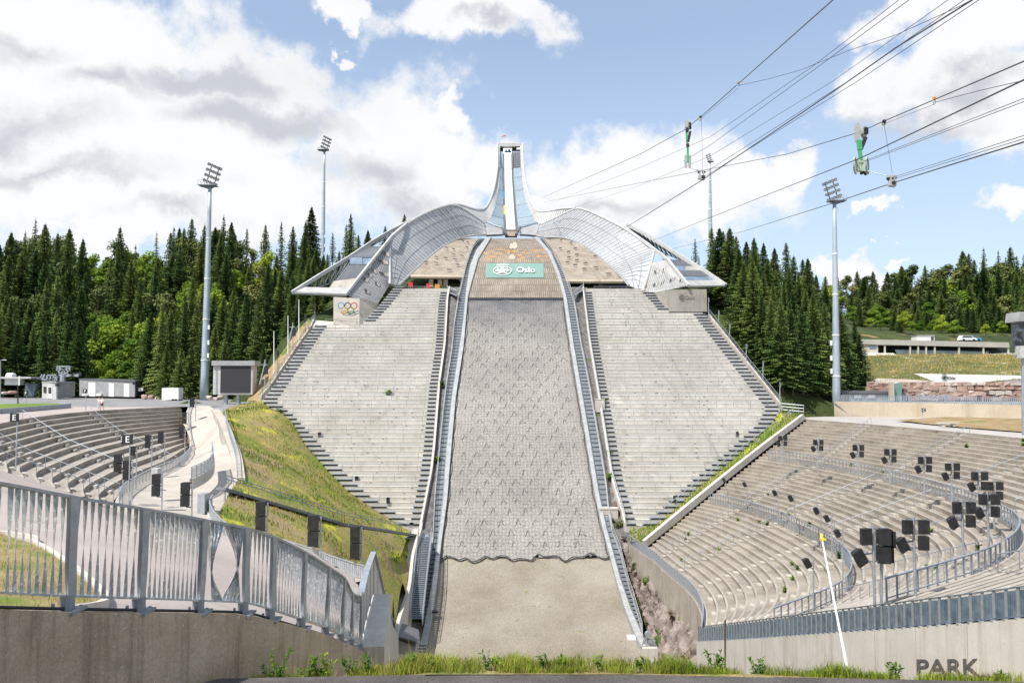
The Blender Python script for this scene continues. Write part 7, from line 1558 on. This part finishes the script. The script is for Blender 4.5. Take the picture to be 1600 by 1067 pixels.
# generic broken cloud away from the view direction
far_ = mth('SUBTRACT', mth('MULTIPLY', n2.outputs[0], 2.2), 1.12)
front = mth('GREATER_THAN', mth('COSINE', az), .75)
d = mth('ADD', mth('MULTIPLY', d, front), mth('MULTIPLY', far_, mth('SUBTRACT', 1., front)))
dn = mth('ADD', mth('MAXIMUM', d, -.6), mth('MULTIPLY', mth('SUBTRACT', n1.outputs[0], .5), 1.35))
mr = nd(nt, 'ShaderNodeMapRange', interpolation_type='SMOOTHSTEP'); L.new(dn, mr.inputs[0]); mr.inputs[1].default_value = -.18; mr.inputs[2].default_value = .32
S_ = [(40,60,110,40),(60,190,180,45),(330,125,90,25),(190,130,120,30),(420,200,110,32),(100,265,260,28),(560,285,90,35),(940,330,120,25),(1500,150,120,30),(1420,210,130,30),(250,340,120,20),(640,330,90,30),(760,50,50,18)]
g = None
for q in S_: b_ = mth('MAXIMUM', blob(*q), -.4); g = b_ if g is None else mth('MAXIMUM', g, b_)
gn = mth('ADD', g, mth('MULTIPLY', mth('SUBTRACT', n2.outputs[0], .5), 2.2)); gn = mth('ADD', gn, mth('MULTIPLY', mth('SUBTRACT', n1.outputs[0], .5), .7))
gr = nd(nt, 'ShaderNodeMapRange', interpolation_type='SMOOTHSTEP'); L.new(gn, gr.inputs[0]); gr.inputs[1].default_value = -.35; gr.inputs[2].default_value = 1.0
SKS = .12
cc = mixc(nt, gr.outputs[0], (.68/SKS,.685/SKS,.695/SKS), (.43/SKS,.445/SKS,.48/SKS))
# thin pale veil towards the horizon
vl = nd(nt, 'ShaderNodeMapRange'); L.new(el0, vl.inputs[0]); vl.inputs[1].default_value = .42; vl.inputs[2].default_value = .02; vl.inputs[3].default_value = .34; vl.inputs[4].default_value = .8
sk = mixc(nt, vl.outputs[0], mixc(nt, 1., sky.outputs[0], (1.0,1.0,1.0), 'MULTIPLY'), (.50/SKS,.60/SKS,.74/SKS))
L.new(mixc(nt, mr.outputs[0], sk, cc), bg.inputs[0]); bg.inputs[1].default_value = SKS
sl_ = bpy.data.lights.new('sun', 'SUN'); sl_.energy = 4.0; sl_.angle = math.radians(.5); sl_.color = (1,.95,.88); so = bpy.data.objects.new('sun', sl_); COL.objects.link(so)
sd = Vector((math.sin(sun_az)*math.cos(sun_el), math.cos(sun_az)*math.cos(sun_el), math.sin(sun_el))); so.rotation_euler = sd.to_track_quat('Z', 'Y').to_euler(); so.location = (0,0,100)
cam = bpy.data.cameras.new('camera'); cam.lens = 27; cam.sensor_width = 36; cam.clip_start = .1; cam.clip_end = 6000; co = bpy.data.objects.new('camera', cam); COL.objects.link(co); co.rotation_euler = (math.pi/2+PIT, 0, 0); SC.camera = co
SC.view_settings.view_transform = 'Standard'; SC.view_settings.look = 'None'; SC.view_settings.exposure = 0.53; SC.view_settings.gamma = 1
SC.render.engine = 'CYCLES'; SC.cycles.max_bounces = 4; SC.cycles.transparent_max_bounces = 12
